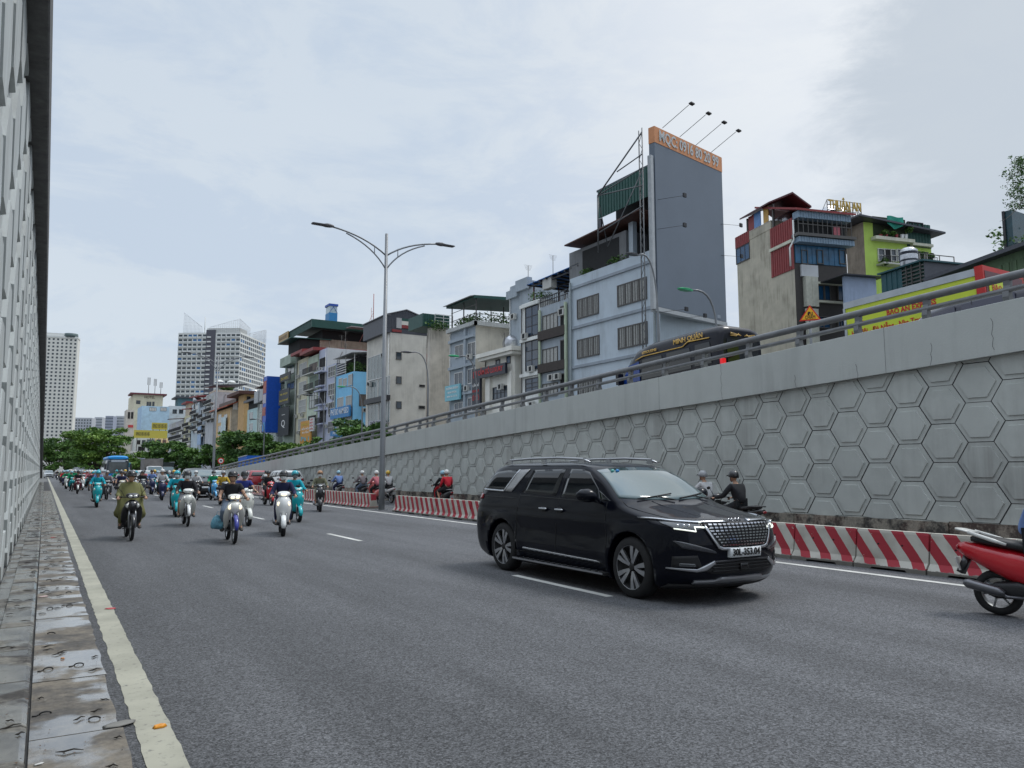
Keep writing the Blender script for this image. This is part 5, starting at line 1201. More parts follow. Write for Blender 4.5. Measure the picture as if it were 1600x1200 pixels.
# ---- towers
def tower(name, label, xc, yt, dist, rz, xl, xr, mat, fh, colsA, colsB, ybot, wm, winh=.55, seed=1):
    lat = (xc-800)/F_PX*dist; X = dist*sin(YAW)*cos(PITCH)+lat*cos(YAW); Y = dist*cos(YAW)*cos(PITCH)-lat*sin(YAW)
    d = ray(xc, yt); t = hypot(X, Y)/hypot(d.x, d.y); z = EYE+d.z*t
    h = House(name, label, 'tower block', X, Y, rz, z, 1, 1, mat, mat, box=False)
    h.la = h.LA(xl, yt)[0] if xl else 14; h.lb = h.LB(xr, yt)[0] if xr else 14
    m = MB(); m.box(0, 0, 0, h.lb, h.la, z); m.build('wall', mat, h.o); h.zt = z
    rnd = random.Random(seed); todo = []
    for f, L, cols in (('A', h.la, colsA), ('B', h.lb, colsB)):
        if not cols: continue
        zz = z-fh*1.05
        while zz > 12:
            for c0, c1, kind in cols: todo.append((f, c0*L, c1*L, zz, zz+fh*winh, kind))
            zz -= fh
    grp = MB()
    for i, (f, a, b, c, d_, kind) in enumerate(todo):
        tgt = MB() if i < 100 else grp
        h.bx(tgt, f, a, b, c, d_, 0.0, .05, 0 if rnd.random() > .12 else 1)
        h.bx(tgt, f, a, b, d_, d_+.12, 0.0, .35, 2); 
        if kind == 'b': h.bx(tgt, f, a-.1, b+.1, c-.35, c+.65, .0, .9, 2)
        if i < 100: tgt.build('window', wm, h.o)
    if grp.v: tag(grp.build('windows', wm, h.o), kind='stuff')
    return h
tw = M('tower white paint', (.72, .73, .70), .8, 0, .05, .05); td = M('tower dark glazing', (.06, .075, .085), .3, 0, .4, .1); tb = M('tower blue blind', (.05, .16, .34), .5)
def cols(n, w=.6, kind='w', skip=()): return [((i+.5-w/2)/n, (i+.5+w/2)/n, kind) for i in range(n) if i not in skip]
h = tower('tower_block', 'white high-rise with slanted mesh screens on its roof in the middle distance', 373, 519, 560, radians(56), 279, 416, tw, 3.45, cols(13, .74, 'b', (5,)), cols(13, .72, 'w'), 640, [td, tb, tw], .66)
m = MB(); cx = .40*h.la; m.box(-.35, cx, 20, -.02, cx+7, h.zt+2); m.build('dark_bay', M('charcoal stair bay', (.10, .10, .12), .7, 0, .2), h.o)
scr = M('white mesh screen', (.50, .52, .54), .6)
def screen(h, pts, n=14):
    """slatted roof screen with a slanted top: pts (x, y, height)"""
    m = MB(); (x0, y0, a), (x1, y1, b) = pts; L = hypot(x1-x0, y1-y0)
    for i in range(n+1):
        t = i/n; m.tube([(lerp(x0,x1,t), lerp(y0,y1,t), h.zt), (lerp(x0,x1,t), lerp(y0,y1,t), h.zt+lerp(a,b,t))], .09, 3)
    k = 0
    while k*1.1 < max(a, b):
        zz = k*1.1; ts = [i/20 for i in range(21) if lerp(a, b, i/20) >= zz]
        if len(ts) > 1: m.tube([(lerp(x0,x1,ts[0]), lerp(y0,y1,ts[0]), h.zt+zz), (lerp(x0,x1,ts[-1]), lerp(y0,y1,ts[-1]), h.zt+zz)], .07, 3)
        k += 1
    m.tube([(x0,y0,h.zt+a), (x1,y1,h.zt+b)], .12, 3); m.build('roof_screen', scr, h.o)
L = h.la; B = h.lb
screen(h, ((0, L*.92, 15), (0, L*.62, 4))); screen(h, ((0, L*.5, 4), (0, 1, 10))); screen(h, ((0, 1, 10), (B*.35, 0, 6))); screen(h, ((B*.45, 0, 2), (B, 0, 11))); screen(h, ((B, 0, 11), (B, 14, 8)))
m = MB(); m.box(1, 1, h.zt, 14, L*.55, h.zt+3.5); m.tube([(2, L*.6, h.zt), (2, L*.6, h.zt+12)], .3, 4); m.build('plant_room', tw, h.o)
h = tower('tower_block', 'very tall cream-white high-rise beside the left wall', 117, 527, 690, radians(80), 60, None, M('tower cream paint', (.72, .71, .65), .8, 0, .05, .05), 3.3, cols(9, .45), None, 680, [td, td, tw], .5)
h.o.name = 'tower_block'
m = MB(); m.lathe([(0.01, 0), (6, 0), (5.5, 3.5), (0.01, 4)], 'z', (4, 6, h.zt), 14); m.build('roof_cap', M('grey-green roof cap', (.10, .14, .14), .7), h.o); m = MB(); m.box(1, 8, h.zt, 10, h.la, h.zt+3.2); m.box(-.4, -.4, h.zt-1, 12, h.la, h.zt+.6); m.build('roof_plant', tw, h.o)
for i, (xc, xl, yt, d_, c, lab) in enumerate(((147, 113, 653, 900, (.48,.50,.53), 'distant pale apartment block left of the middle one'), (163, 148, 652, 930, (.47,.49,.52), 'distant slim pale apartment block'), (180, 165, 650, 880, (.33,.36,.44), 'distant blue-grey apartment block'), (198, 181, 650, 900, (.50,.52,.54), 'distant pale apartment block beside the hotel'))):
    tower('tower_block', lab, xc, yt, d_, radians(70), xl, None, M('distant paint %d' % i, c, .8, 0, .04), 3.4, cols(7, .5), None, 700, [td, td, tw], .5, 3+i)

# ---- buildings on the right behind the ramp
def cornerh(name, label, xc, yt, dist, rzd, xl, xr, mA, mB, **k):
    lat = (xc-800)/F_PX*dist; X = dist*sin(YAW)*cos(PITCH)+lat*cos(YAW); Y = dist*cos(YAW)*cos(PITCH)-lat*sin(YAW)
    d = ray(xc, yt); t = hypot(X, Y)/hypot(d.x, d.y); z = EYE+d.z*t
    h = House(name, label, 'building', X, Y, radians(rzd), z, 1, 1, mA, mB, box=False)
    la = h.LA(xl, yt+50)[0]; lb = h.LB(xr, yt+30)[0]; bpy.data.objects.remove(h.o)
    return House(name, label, 'building', X, Y, radians(rzd), z, la, lb, mA, mB, **k)
bs = plas('bare grey-beige render', (.32, .295, .235), .8, .15); dkb = M('dark brown cladding', (.045, .04, .037), .7, 0, .15); bluw = M('blue curtain wall', (.012, .10, .20), .3, 0, .4, 1.2)
h = cornerh('building', 'tall bare beige wall building with red metal cladding and dark brown front', 1249, 339, 74, -16.2, 1151, 1321, bs, dkb)
def R_(f, *q): return h.rect(f, *q)
# red cladding on the side wall
u0, _ = h.LA(1249, 400); u1, _ = h.LA(1205, 400); z0 = h.LA(1227, 426)[1]; z1 = h.LA(1227, 345)[1]
corrug(h, 'red_cladding', corr_r, 'A', (0, u1, z0, h.zt), .06, .35); zz = h.LA(1227, 382)[1]; m = MB(); m.box(-.25, 0, zz-.15, -.02, u1, zz+.15); m.build('ledge', plas('pale ledge', (.42, .42, .34)), h.o)
u2, _ = h.LA(1172, 400); u3, _ = h.LA(1150, 400)
corrug(h, 'red_cladding', corr_r, 'A', (u2, u3, h.LA(1160, 384)[1], h.LA(1160, 366)[1]), .06, .35)
h.win('A', 1151, 385, 1171, 408, GLB, FB, 3)
m = MB(); m.box(-.04, u1-.2, h.zt, 5, u2, h.zt+.9); m.build('roof_room', bs, h.o)
zr_ = h.LA(1190, 318)[1]
for a, b, mt in ((.02, .3, corr_r), (.3, .62, M('light blue sheet', (.12, .25, .5), .5)), (.75, .98, M('ochre sheet', (.5, .28, .05), .5))): m = MB(); m.box(-.12, lerp(u2, u1, a), h.zt+.9, -.06, lerp(u2, u1, b), h.zt+2.5); m.build('sheet_panel', mt, h.o)
ym = (u1+u2)/2; zp = h.zt+4.6
m = MB(); wD = 9
wD = 4.4; P = [(-.7, u1-.9, h.zt+2.55), (wD*.5, u1-.9, h.zt+3.9), (wD, u1-.9, h.zt+2.6), (wD, u1-.9, h.zt+2.42), (wD*.5, u1-.9, h.zt+3.7), (-.7, u1-.9, h.zt+2.4)]
m.prism([(a, b-6.5 if False else b, c) for a, b, c in P], (0, (u2-u1)+1.6, 0)); m.build('gable_roof', M('dark maroon roof', (.09, .03, .035), .6), h.o)
for a, b in ((0, u1-.6), (wD-.3, u1-.6), (0, u2+.3)): m = MB(); m.box(a, b, h.zt, a+.2, b+.2, h.zt+2.5); m.build('roof_post', FG, h.o)
m = MB(); m.lathe([(.001, -1.3), (.9, -1.3), (.9, 1.3), (.001, 1.3)], 'y', (2.3, u1+.6, h.zt+1.1), 16); m.build('steel_tank', M('banded steel tank', (.45, .46, .48), .3, .8, .25, 3), h.o)
# front face
Z = lambda y: h.LB(1285, y)[1]; W = h.lb
slab_roof(h, 'hip_roof', corr_r, -.3, W+.4, -1.2, 6, Z(340)+.3, .2, (0, .35))
corrug(h, 'blue_valance', M('faded blue sheet', (.20, .28, .36), .6, 0, .2), 'B', (0, W, Z(348), Z(338)), .9, .3)
m = MB(); m.box(.1, -.02, Z(371), W-.1, .0, Z(349)); m.build('dark_opening', DRK, h.o); m = MB()
for i in range(12): q_ = W*i/11; m.box(q_-.03, -.9, Z(371), q_+.03, -.85, Z(349))
m.box(0, -.92, Z(358), W, -.86, Z(357)); m.box(-.2, -1.1, Z(376), W+.4, 0, Z(371.5)); m.build('balcony', FG, h.o)
cl = MB(); cl.box(W*.70, -.6, Z(370), W*.82, -.55, Z(355)); cl.build('hanging_cloth', M('pink cloth', (.5, .15, .18), .8), h.o)
corrug(h, 'blue_valance', M('faded blue sheet', (.20, .28, .36), .6, 0, .2), 'B', (0, W+.3, Z(385), Z(377)), .9, .3)
corrug(h, 'blue_cladding', bluw, 'B', (.1, W-.2, Z(414), Z(386)), .06, .6)
for x0, x1 in ((1252,1260), (1276,1284), (1311,1319)): h.win('B', x0, 392, x1, 412, GLB, FG, 1, d=.16)
h.add('grey_panel', plas('flat grey panel', (.33, .34, .35), .2), 'B', 1250, 415, 1276, 433, .02, .25)
for x0, x1 in ((1277,1286), (1288,1296), (1309,1317)): h.win('B', x0, 447, x1, 469, GLB, FG, 1, d=.16)
for x0, x1 in ((1277,1296), (1309,1317)): h.win('B', x0, 496, x1, 512, GLB, FG, 2, d=.16)
for y in (443.5, 472): m = MB(); m.box(W*.36, -.35, Z(y)-.1, W, -.01, Z(y)+.1); m.build('ledge', plas('pale ledge', (.42, .42, .34)), h.o)
corrug(h, 'pale_banner', M('cream slatted panel', (.45, .45, .38), .6), 'B', h.rect('B', 1255, 434, 1274, 480), .5, .8); h.add('pale_banner', M('cream slatted panel', (.45, .45, .38), .6), 'B', 1256, 484, 1274, 540, .3, .6)
m = MB(); m.tube([(-.15, -.3, Z(350)), (-.15, -.3, Z(380)), (-.5, -.1, Z(392)), (-.5, -.1, Z(420))], .09, 6); m.build('drain_pipe', wp, h.o)

# green building
lime = plas('lime green paint', (.33, .46, .09), .35, .08)
h = cornerh('building', 'lime green building with plants on its balconies and a weathered brown side wall', 1362, 345, 84, -14, 1323, 1454, plas('weathered brown render', (.22, .185, .145), .9, .3), lime)
Z = lambda y: h.LB(1400, y)[1]; W = h.lb; U = lambda x: h.LB(x, 380)[0]
slab_roof(h, 'roof_sheet', corr_s, -1.5, W+1.0, -1.2, 10, h.zt+.4, .2, (-.08, 0))
m = MB(); m.box(U(1365), -.03, Z(374), U(1416), .0, Z(342)); m.build('dark_opening', M('shaded green interior', (.03, .045, .02), .8), h.o)
corrug(h, 'green_cladding', corr_g, 'B', (U(1417), W, Z(383), Z(346)), .06, .4); h.win('B', 1418, 349, 1440, 363, GL, FB, 3, d=.2)
h.add('ledge', plas('pale ledge', (.42, .42, .34)), 'B', 1361, 374, 1421, 379, .0, .8); h.add('ledge', plas('pale ledge', (.42, .42, .34)), 'B', 1421, 382, 1453, 386, .0, .5)
for q_ in ((1372,390,1381,408), (1392,391,1399,408), (1402,391,1411,408)): h.win('B', *q_, GL, FW_, 1, 2, d=.15)
h.win('B', 1383, 390, 1391, 412, DRK, FW_, 1); h.win('B', 1424, 394, 1450, 415, DRK, FG, 4)
h.balcony('B', 1369, 405, 1413, 415, 1.2); h.balcony('B', 1422, 405, 1452, 416, 1.2)
for cx, cy, rx, rz_, n in ((1374,366,5,4,260), (1386,368,6,3,260), (1412,362,5,5,300), (1374,412,5,7,320), (1417,405,3,8,200), (1432,402,7,6,420), (1445,404,5,6,300)):
    u, z = h.LB(cx, cy); k = 84/F_PX; q = MB(); foliage(q, (u, -.8, z), (rx*k, .5, rz_*k), n, .14); q.build('balcony_plants', LEAF, h.o)
for ux, mt in ((1371, corr_r), (1379, corr_r), (1395, corr_r), (1404, wp), (1410, wp)):
    u, z = h.LB(ux, 372); m = MB(); m.lathe([(.16, -.3), (.22, .25), (.001, .25)], 'z', (u, -.5, z), 8); m.build('flower_pot', mt, h.o)
m = MB(); G = []
for i in range(13):
    r = []
    for j in range(9):
        a = i/12; b = j/8; sag = 1-(abs(a-.5)*2)**1.5; r.append((U(1378)+(U(1403)-U(1378))*a, -.95-.12*sin(a*9)*b, Z(344)-(Z(344)-Z(363))*b*(.62+.38*sag)+.06*sin(a*7+b*3)))
    G.append(r)
V = [p for r in G for p in r]; m.add(V, [(i*9+j, (i+1)*9+j, (i+1)*9+j+1, i*9+j+1) for i in range(12) for j in range(8)], 0, True)
m.add([(p[0], p[1]+.02, p[2]) for p in V], [(i*9+j+1, (i+1)*9+j+1, (i+1)*9+j, i*9+j) for i in range(12) for j in range(8)], 0, True)
tag(link('tarpaulin', m.build('x', M('emerald tarpaulin', (.0, .24, .17), .6, 0, .15)).data, None, h.o.location, h.o.rotation_euler), 'emerald green tarpaulin hung over the top balcony of the lime green building', 'tarpaulin'); bpy.data.objects.remove(bpy.data.objects['x'])
RS = House('roof_sign', 'gold letter sign on a steel frame above the lime green building', 'sign', h.C.x, h.C.y, h.rz, 0, 1, 1, bw, box=False)
ua, za = RS.LB(1312, 318); ub, zb_ = RS.LB(1365, 309); gold = M('gold letters', (.50, .33, .06), .5)
m = MB()
for i in range(5): q_ = lerp(ua, ub, i/4); m.tube([(q_, 2, h.zt), (q_, 2, zb_)], .05, 4)
for zz in (za, zb_, (za+zb_)/2): m.tube([(ua, 2, zz), (ub, 2, zz)], .04, 4)
m.tube([(ua-1.5, 2, h.zt), (ua, 2, zb_)], .04, 4); m.tube([(ub-1.2, 2, h.zt), (ub, 2, zb_)], .04, 4); f_ = m.build('frame', FG, RS.o)
text('THUẬN AN', 'lettering', gold, RS.o, ((ua+ub)/2, 1.9, (za+zb_)/2), (1,0,0), (0,0,1), (ub-ua)*.95, zb_-za-.1, .05, .03)
uc, zc_ = RS.LB(1337, 320); text('KHÁCH SẠN', 'lettering', gold, RS.o, (uc, 1.9, zc_), (1,0,0), (0,0,1), (ub-ua)*.42, .45, .03)
for ux, r in ((1326, 1.7), (1344, 1.4)):
    u, z = h.LB(ux, 332); o = thing('water_tank', 'steel water tank half hidden behind the roof %s' % ('left of the gold sign frame' if ux < 1330 else 'under the gold sign frame'), 'water tank', h.o.location, h.rz)
    m = MB(); m.lathe([(.001, -1.6), (r, -1.5), (r, 1.5), (.001, 1.6)], 'y', (u, 4, z), 18); m.build('tank', M('banded steel tank', (.45, .46, .48), .3, .8, .25, 3), o); m = MB(); m.lathe([(r*.55, -1.62), (r*.6, -1.66), (r*.65, -1.62)], 'y', (u, 4, z), 18); m.build('rim', FB, o)
h3 = cornerh('building', 'blue-grey low house with a white window between the brown and lime buildings', 1324, 432, 72, -16, 1322, 1366, plas('blue-grey plaster two', (.22, .27, .36), .4), plas('blue-grey plaster two', (.22, .27, .36), .4)); h3.win('B', 1333, 441, 1342, 458, FW_, FW_, 3); slab_roof(h3, 'roof_sheet', FB, -.5, h3.lb+.5, -1, 3, h3.zt+.1, .1)
h4 = cornerh('building', 'teal metal shed with louvred side in front of the lime green building', 1455, 407, 56, -14, 1378, 1502, corr_g, corr_s); 
a, b, c, d = h4.rect('A', 1379, 432, 1412, 470); corrug(h4, 'teal_cladding', M('teal sheet', (.02, .085, .10), .5), 'A', (a, b, 0, h4.zt-.05), .06, .5)
m = MB(); 
for i in range(14): z = h4.zt-.3-i*.28; m.box(-.12, 0, z, -.02, a, z+.1)
for q_ in (.1, .5, .75): m.box(-.16, a*q_, 0, -.1, a*q_+.08, h4.zt)
m.build('louvres', FG, h4.o); slab_roof(h4, 'roof', M('teal sheet', (.02, .085, .10), .5), -.3, h4.lb+.2, -.2, h4.la+.1, h4.zt+.12, .12, (.0, 0))
T = thing('water_tank', 'upright banded steel water tank on the teal shed', 'water tank', tuple(h4.C+h4.ex*1.2+h4.ey*(h4.LA(1402, 425)[0])+Vector((0,0,h4.zt+.12))))
m = MB(); T.scale = (.68, .68, .68); m.lathe([(.001, 0), (.9, 0), (.95, .2), (.95, 2.2), (.6, 2.5), (.001, 2.55)], 'z', (0,0,0), 20)
m.build('tank', M('banded steel tank', (.45, .46, .48), .3, .8, .25, 3), T); m = MB(); m.lathe([(.97, 1.7), (.98, 1.85), (.97, 2.0)], 'z', (0,0,0), 20); m.lathe([(.97, .9), (.98, 1.0), (.97, 1.1)], 'z', (0,0,0), 20); m.build('band', navy, T)
LD = thing('roof_ladder', 'grey steel ladder and platform railing on the teal shed roof', 'ladder', tuple(h4.C), radians(-14)); u, z = h4.LB(1456, 414); m = MB()
for dx in (0, .7): m.tube([(u+dx, .2, 0), (u-.5+dx, .6, z+1)], .05, 5)
for i in range(14): m.tube([(u-.5*i/14, .2+.4*i/14, i*(z+1)/14), (u+.7-.5*i/14, .2+.4*i/14, i*(z+1)/14)], .03, 4)
for q_ in (0, 1.4, 2.8): m.tube([(u+q_, .6, z-1.2), (u+q_, .6, z+1)], .04, 4)
m.tube([(u-.5, .6, z+1), (u+2.8, .6, z+1)], .04, 4); m.tube([(u-.5, .6, z+.3), (u+2.8, .6, z+.3)], .03, 4); m.build('steps', FG, LD)
h5 = cornerh('building', 'old workshop with green plank wall and sloping roofline at the right edge', 1650, 372, 34, -22.8, 1467, 1690, plas('old green planks', (.07, .11, .06), .7), plas('old green planks', (.07, .11, .06), .7, .3), )
slab_roof(h5, 'roof', corr_s, -.5, h5.lb+.4, -.5, h5.la+.6, h5.zt+.1, .2)
corrug(h5, 'plank_cladding', plas('old green planks', (.07, .11, .06), .7, .3), 'A', (h5.la*.1, h5.la*.62, 0, h5.zt-.5), .05, .4)
m = MB(); m.box(-.9, h5.la*.2, h5.zt-2.6, -.05, h5.la*.5, h5.zt-1.9); m.build('red_awning', rust, h5.o)
h6 = cornerh('building', 'dark teal glass slab cut by the right edge of the photo', 1586, 328, 40, 0, 1584, 1660, M('dark teal glass', (.02, .06, .075), .2, 0, .3), M('dark teal glass', (.02, .06, .075), .2, 0, .3)); m = MB(); m.box(-.1, -.12, 0, .1, 0, h6.zt); m.box(h6.lb*.25, -.1, 0, h6.lb*.27, 0, h6.zt); m.build('glazing_bar', FB, h6.o)

# ---- far flyover across the street
o = thing('flyover', 'low concrete flyover crossing the far end of the road', 'bridge', (0, 330, 0)); m = MB(); m.box(-90, 0, 6.6, 75, 10, 8.2); m.box(-90, -.3, 8.2, 75, .1, 9.0, 1); m.build('deck', [plas('pale flyover concrete', (.40, .39, .36), .3), plas('flyover parapet', (.46, .45, .42), .2)], o)
for x in (-60, -30, -4, 18, 40, 64): m = MB(); m.box(x, 3, 0, x+2.2, 7, 6.6); m.build('pier', plas('pale flyover concrete', (.40, .39, .36), .3), o)

# ---- trees
bark = M('grey-brown bark', (.10, .08, .06), .9, 0, .3, 6)
def tree(label, x, y, H, R, seed, n=2600, leaf=.22, pal=0, flat=.7, base=.07, z0=0., group='street trees'):
    rnd = random.Random(seed); st = random.getstate(); random.seed(seed)
    o = thing('tree', label, 'tree', (x, y, z0), 0, group); m = MB(); tr = H*base; n = int(n*2.4); leaf *= 1.35
    m.tube([(0,0,-.2), (.1,0,tr*.5), (0,.1,tr), (.1,0,H*.6)], [R*.075, R*.06, R*.05, R*.02], 8); tips = []
    for i in range(9):
        a = 2*pi*i/9+rnd.uniform(-.3, .3); l = R*rnd.uniform(.5, .85); zz = rnd.uniform(.45, .95)*H
        p = Vector((cos(a)*l, sin(a)*l, zz)); s0 = Vector((0, .05, tr*rnd.uniform(.8, 1.2))); m.tube([s0, s0.lerp(p, .5)+Vector((0,0,.06*H)), p], [R*.035, R*.022, R*.008], 5); tips.append(p)
    m.build('trunk', bark, o); c = MB()
    for i in range(44 if n < 9000 else 90): 
        a = rnd.uniform(0, 2*pi); l = R*sqrt(rnd.uniform(0, 1))*.85; tips.append(Vector((cos(a)*l, sin(a)*l, lerp(H*(base+.12), H*.93, rnd.random()**.8)*(1-.12*(l/R)**2))))
    per = n//len(tips)
    for i, p in enumerate(tips):
        r = R*rnd.uniform(.18, .34); foliage(c, p, (r, r, r*flat*.7), per, leaf, 2)
        k0 = len(c.mi)-per
        for j in range(k0, len(c.mi)): c.mi[j] = (0, 1, 0, 2, 1)[i % 5] if rnd.random() < .8 else rnd.randrange(3)
    L3 = [LEAF, [M('yellow-green leaf', (.11, .20, .025), .6, 0, .3, 8), M('leaf green', ()) if 0 else LEAF[0], M('pale green leaf', (.17, .28, .045), .6, 0, .3, 8)]][pal]  # leaf tones of the crown, mixed over the clumps
    c.build('crown', L3, o); random.setstate(st); return o
def at(px, yb, Y): p = onY(px, yb, Y); return p.x
def htop(px, yt, Y): return onY(px, yt, Y).z
for px, yt, Y, R, pal, sd, lab, kw in (
    (150, 664, 190, 6.8, 1, 11, 'broad bright green tree in the median behind the blue bus', dict(n=4200, flat=.45, leaf=.26)),
    (84, 681, 260, 6.0, 0, 12, 'dark tree beside the left wall at the far end', dict(n=2000, leaf=.35)),
    (104, 688, 300, 6.0, 0, 13, 'small tree right of the dark tree near the left wall', dict(n=1400, leaf=.35)),
    (226, 704, 175, 4.2, 1, 14, 'low yellow-green tree right of the blue bus', dict(n=2600)),
    (263, 686, 165, 4.5, 0, 15, 'dark rounded tree in front of the narrow houses', dict(n=3400)),
    (292, 700, 160, 3.0, 0, 16, 'small dark tree beside the rounded one', dict(n=2000)),
    (335, 692, 150, 3.7, 0, 17, 'dark tree below the orange-yellow house', dict(n=2600)),
    (384, 670, 132, 4.7, 0, 18, 'large deep green tree before the pale aqua house', dict(n=4200)),
    (418, 688, 128, 3.2, 0, 19, 'dark tree under the tall blue sign', dict(n=2400)),
    (468, 691, 104, 3.5, 1, 20, 'bushy olive green tree under the charcoal signs', dict(n=2400)),
    (515, 681, 84, 2.4, 0, 24, 'small green tree behind the rail below the lavender house', dict(n=1200, leaf=.16)),
    (561, 655, 78, 3.6, 0, 21, 'round green tree below the bright blue house', dict(n=3600, leaf=.18))):
    X = at(px, 720, Y); tree(lab, X, Y, htop(px, yt, Y), R, sd, pal=pal, **kw)
# branch tips hanging in from the right edge
P0 = onY(1612, 300, 18); o = tree('feathery tree whose branch tips hang into the photo at the right edge', P0.x+4.3, 19, 15.5, 3.2, 33, 2600, .10, 0, .9, .5, 0)
q = MB()
for k in range(170):
    px = 1600-abs(random.gauss(0, 13)); py = random.uniform(246, 325)+(1600-px)*.3*random.uniform(-.2, 1); p = onY(px, py, 18.6); foliage(q, p-o.location, (.18, .15, .18), 9, .06)
m = MB(); pts = [onY(x, y, 18.6)-o.location for x, y in ((1640,250), (1605,300), (1588,328), (1572,342), (1562,346))]; m.tube(pts, [.06, .03, .015, .01, .006], 5)
pts = [onY(x, y, 18.6)-o.location for x, y in ((1640,240), (1600,262), (1580,275), (1572,292))]; m.tube(pts, [.05, .025, .012, .006], 5); m.build('branch', bark, o); q.build('leaf_tips', LEAF, o)

# ---- single-arm lamps along the ramp, warning sign, no-entry sign
grn = M('green lamp head', (.0, .28, .10), .4)
def ramp_lamp(label, xb, yb, xh, yh, Y, hm, xt=None, yt=None):
    """pole foot seen at xb, head at (xh, yh)"""
    B = onY(xb, yb, Y); Hh = onY(xh, yh, Y); o = thing('street_lamp', label, 'street lamp', (B.x, Y, deck(Y) if Y < 110 and B.x < 26 else 0), 0, 'single-arm lamps along the ramp'); z0 = o.location.z
    L = Hh.x-B.x; zt = Hh.z-z0; m = MB(); m.tube([(0,0,0), (0,0,zt*.88)]+arc((0,0,zt*.88), (0,0,zt*1.02), (L*.8, 0, zt))[1:], [.09]+[.05]*9, 8) if 0 else m.tube([Vector((0,0,0)), Vector((0,0,zt*.7))]+arc((0,0,zt*.7), (0,0,zt*1.05), (L*.8, 0, zt*1.0))[1:], [.09, .07]+[.045]*8, 8); m.build('pole', lampm, o)
    m = MB(); s_ = -1 if L < 0 else 1; m.loft([[(L*.8+s_*t, w*a, zt+hh*b-.02) for a, b in ((-1,-.5), (1,-.5), (1,.4), (0,1), (-1,.4))][::-s_] for t, w, hh in ((0,.06,.06), (.2,.14,.10), (.55,.16,.09), (.8,.08,.04))], 0, False); m.build('lamp_head', hm, o); return o
ramp_lamp('lamp with a green head on the ramp near the black van', 1120, 520, 1072, 452, 24, grn)
ramp_lamp('dark-headed lamp in front of the blue-grey building', 1030, 560, 990, 397, 30, lampd)
ramp_lamp('lamp with a green head before the grey-blue house', 745, 650, 710, 556, 48, grn)
ramp_lamp('dark-headed lamp before the mottled beige wall', 668, 665, 636, 550, 52, lampd)
ramp_lamp('lamp with a green head before the bright blue house', 565, 690, 533, 604, 70, grn)
ramp_lamp('dark-headed lamp before the lavender houses', 505, 700, 480, 617, 76, lampd)
ramp_lamp('lamp before the trees below the tall blue sign', 411, 730, 396, 655, 100, lampd)
SG = onX(1266, 501, 17.2); o = thing('warning_sign', 'red and yellow triangle slow-down sign above the guard rail', 'road sign', (17.2, SG.y, deck(SG.y)))
h_ = (onX(1266, 476, 17.2).z-SG.z)*.98; zb_ = SG.z-o.location.z; w_ = .275
yl = M('sign yellow', (.85, .42, .01), .5, 0, 0); rd = M('sign red', (.62, .02, .01), .5, 0, 0)
tri = lambda k, x: [(x, w_*k, zb_+h_*.36-h_*.36*k), (x, -w_*k, zb_+h_*.36-h_*.36*k), (x, 0, zb_+h_*.36+h_*.64*k)]
rot = radians(-38); o.rotation_euler = (0, 0, radians(38))
m = MB(); m.prism(tri(1, 0), (-.02, 0, 0)); m.build('red_border', rd, o); m = MB(); m.prism(tri(.8, -.022), (-.006, 0, 0)); p = m.build('face', yl, o)
text('ĐI', 'lettering', bk_ if 0 else M('black lettering', (.012,.012,.012), .5), p, (-.035, 0, zb_+h_*.42), (0,-1,0), (0,0,1), .13, .10, .003); text('CHẬM', 'lettering', M('black lettering', (.012,.012,.012), .5), p, (-.035, 0, zb_+h_*.2), (0,-1,0), (0,0,1), .25, .10, .003)
m = MB(); m.tube([(.03, 0, -.3), (.03, 0, zb_+h_*.8)], .035, 8); m.build('post', lampm, o)
p0 = onY(345, 720, 110); o = thing('road_sign', 'round red-ringed prohibition sign near the blue truck', 'road sign', (p0.x, 110, 0)); m = MB(); m.tube([(0,0,0), (0,0,p0.z)], .05, 6); m.build('post', lampm, o)
m = MB(); m.lathe([(.001, -.06), (.42, -.06), (.42, -.02), (.001, -.02)], 'y', (0, 0, p0.z), 20, 0, False); s_ = m.build('red_ring', rd, o); m = MB(); m.lathe([(.001, -.075), (.29, -.075), (.29, -.065), (.001, -.065)], 'y', (0, 0, p0.z), 20, 0, False); m.build('face', wp, s_); m = MB(); m.box(-.13, -.085, p0.z-.08, .13, -.076, p0.z+.1); m.build('symbol', FB, s_)
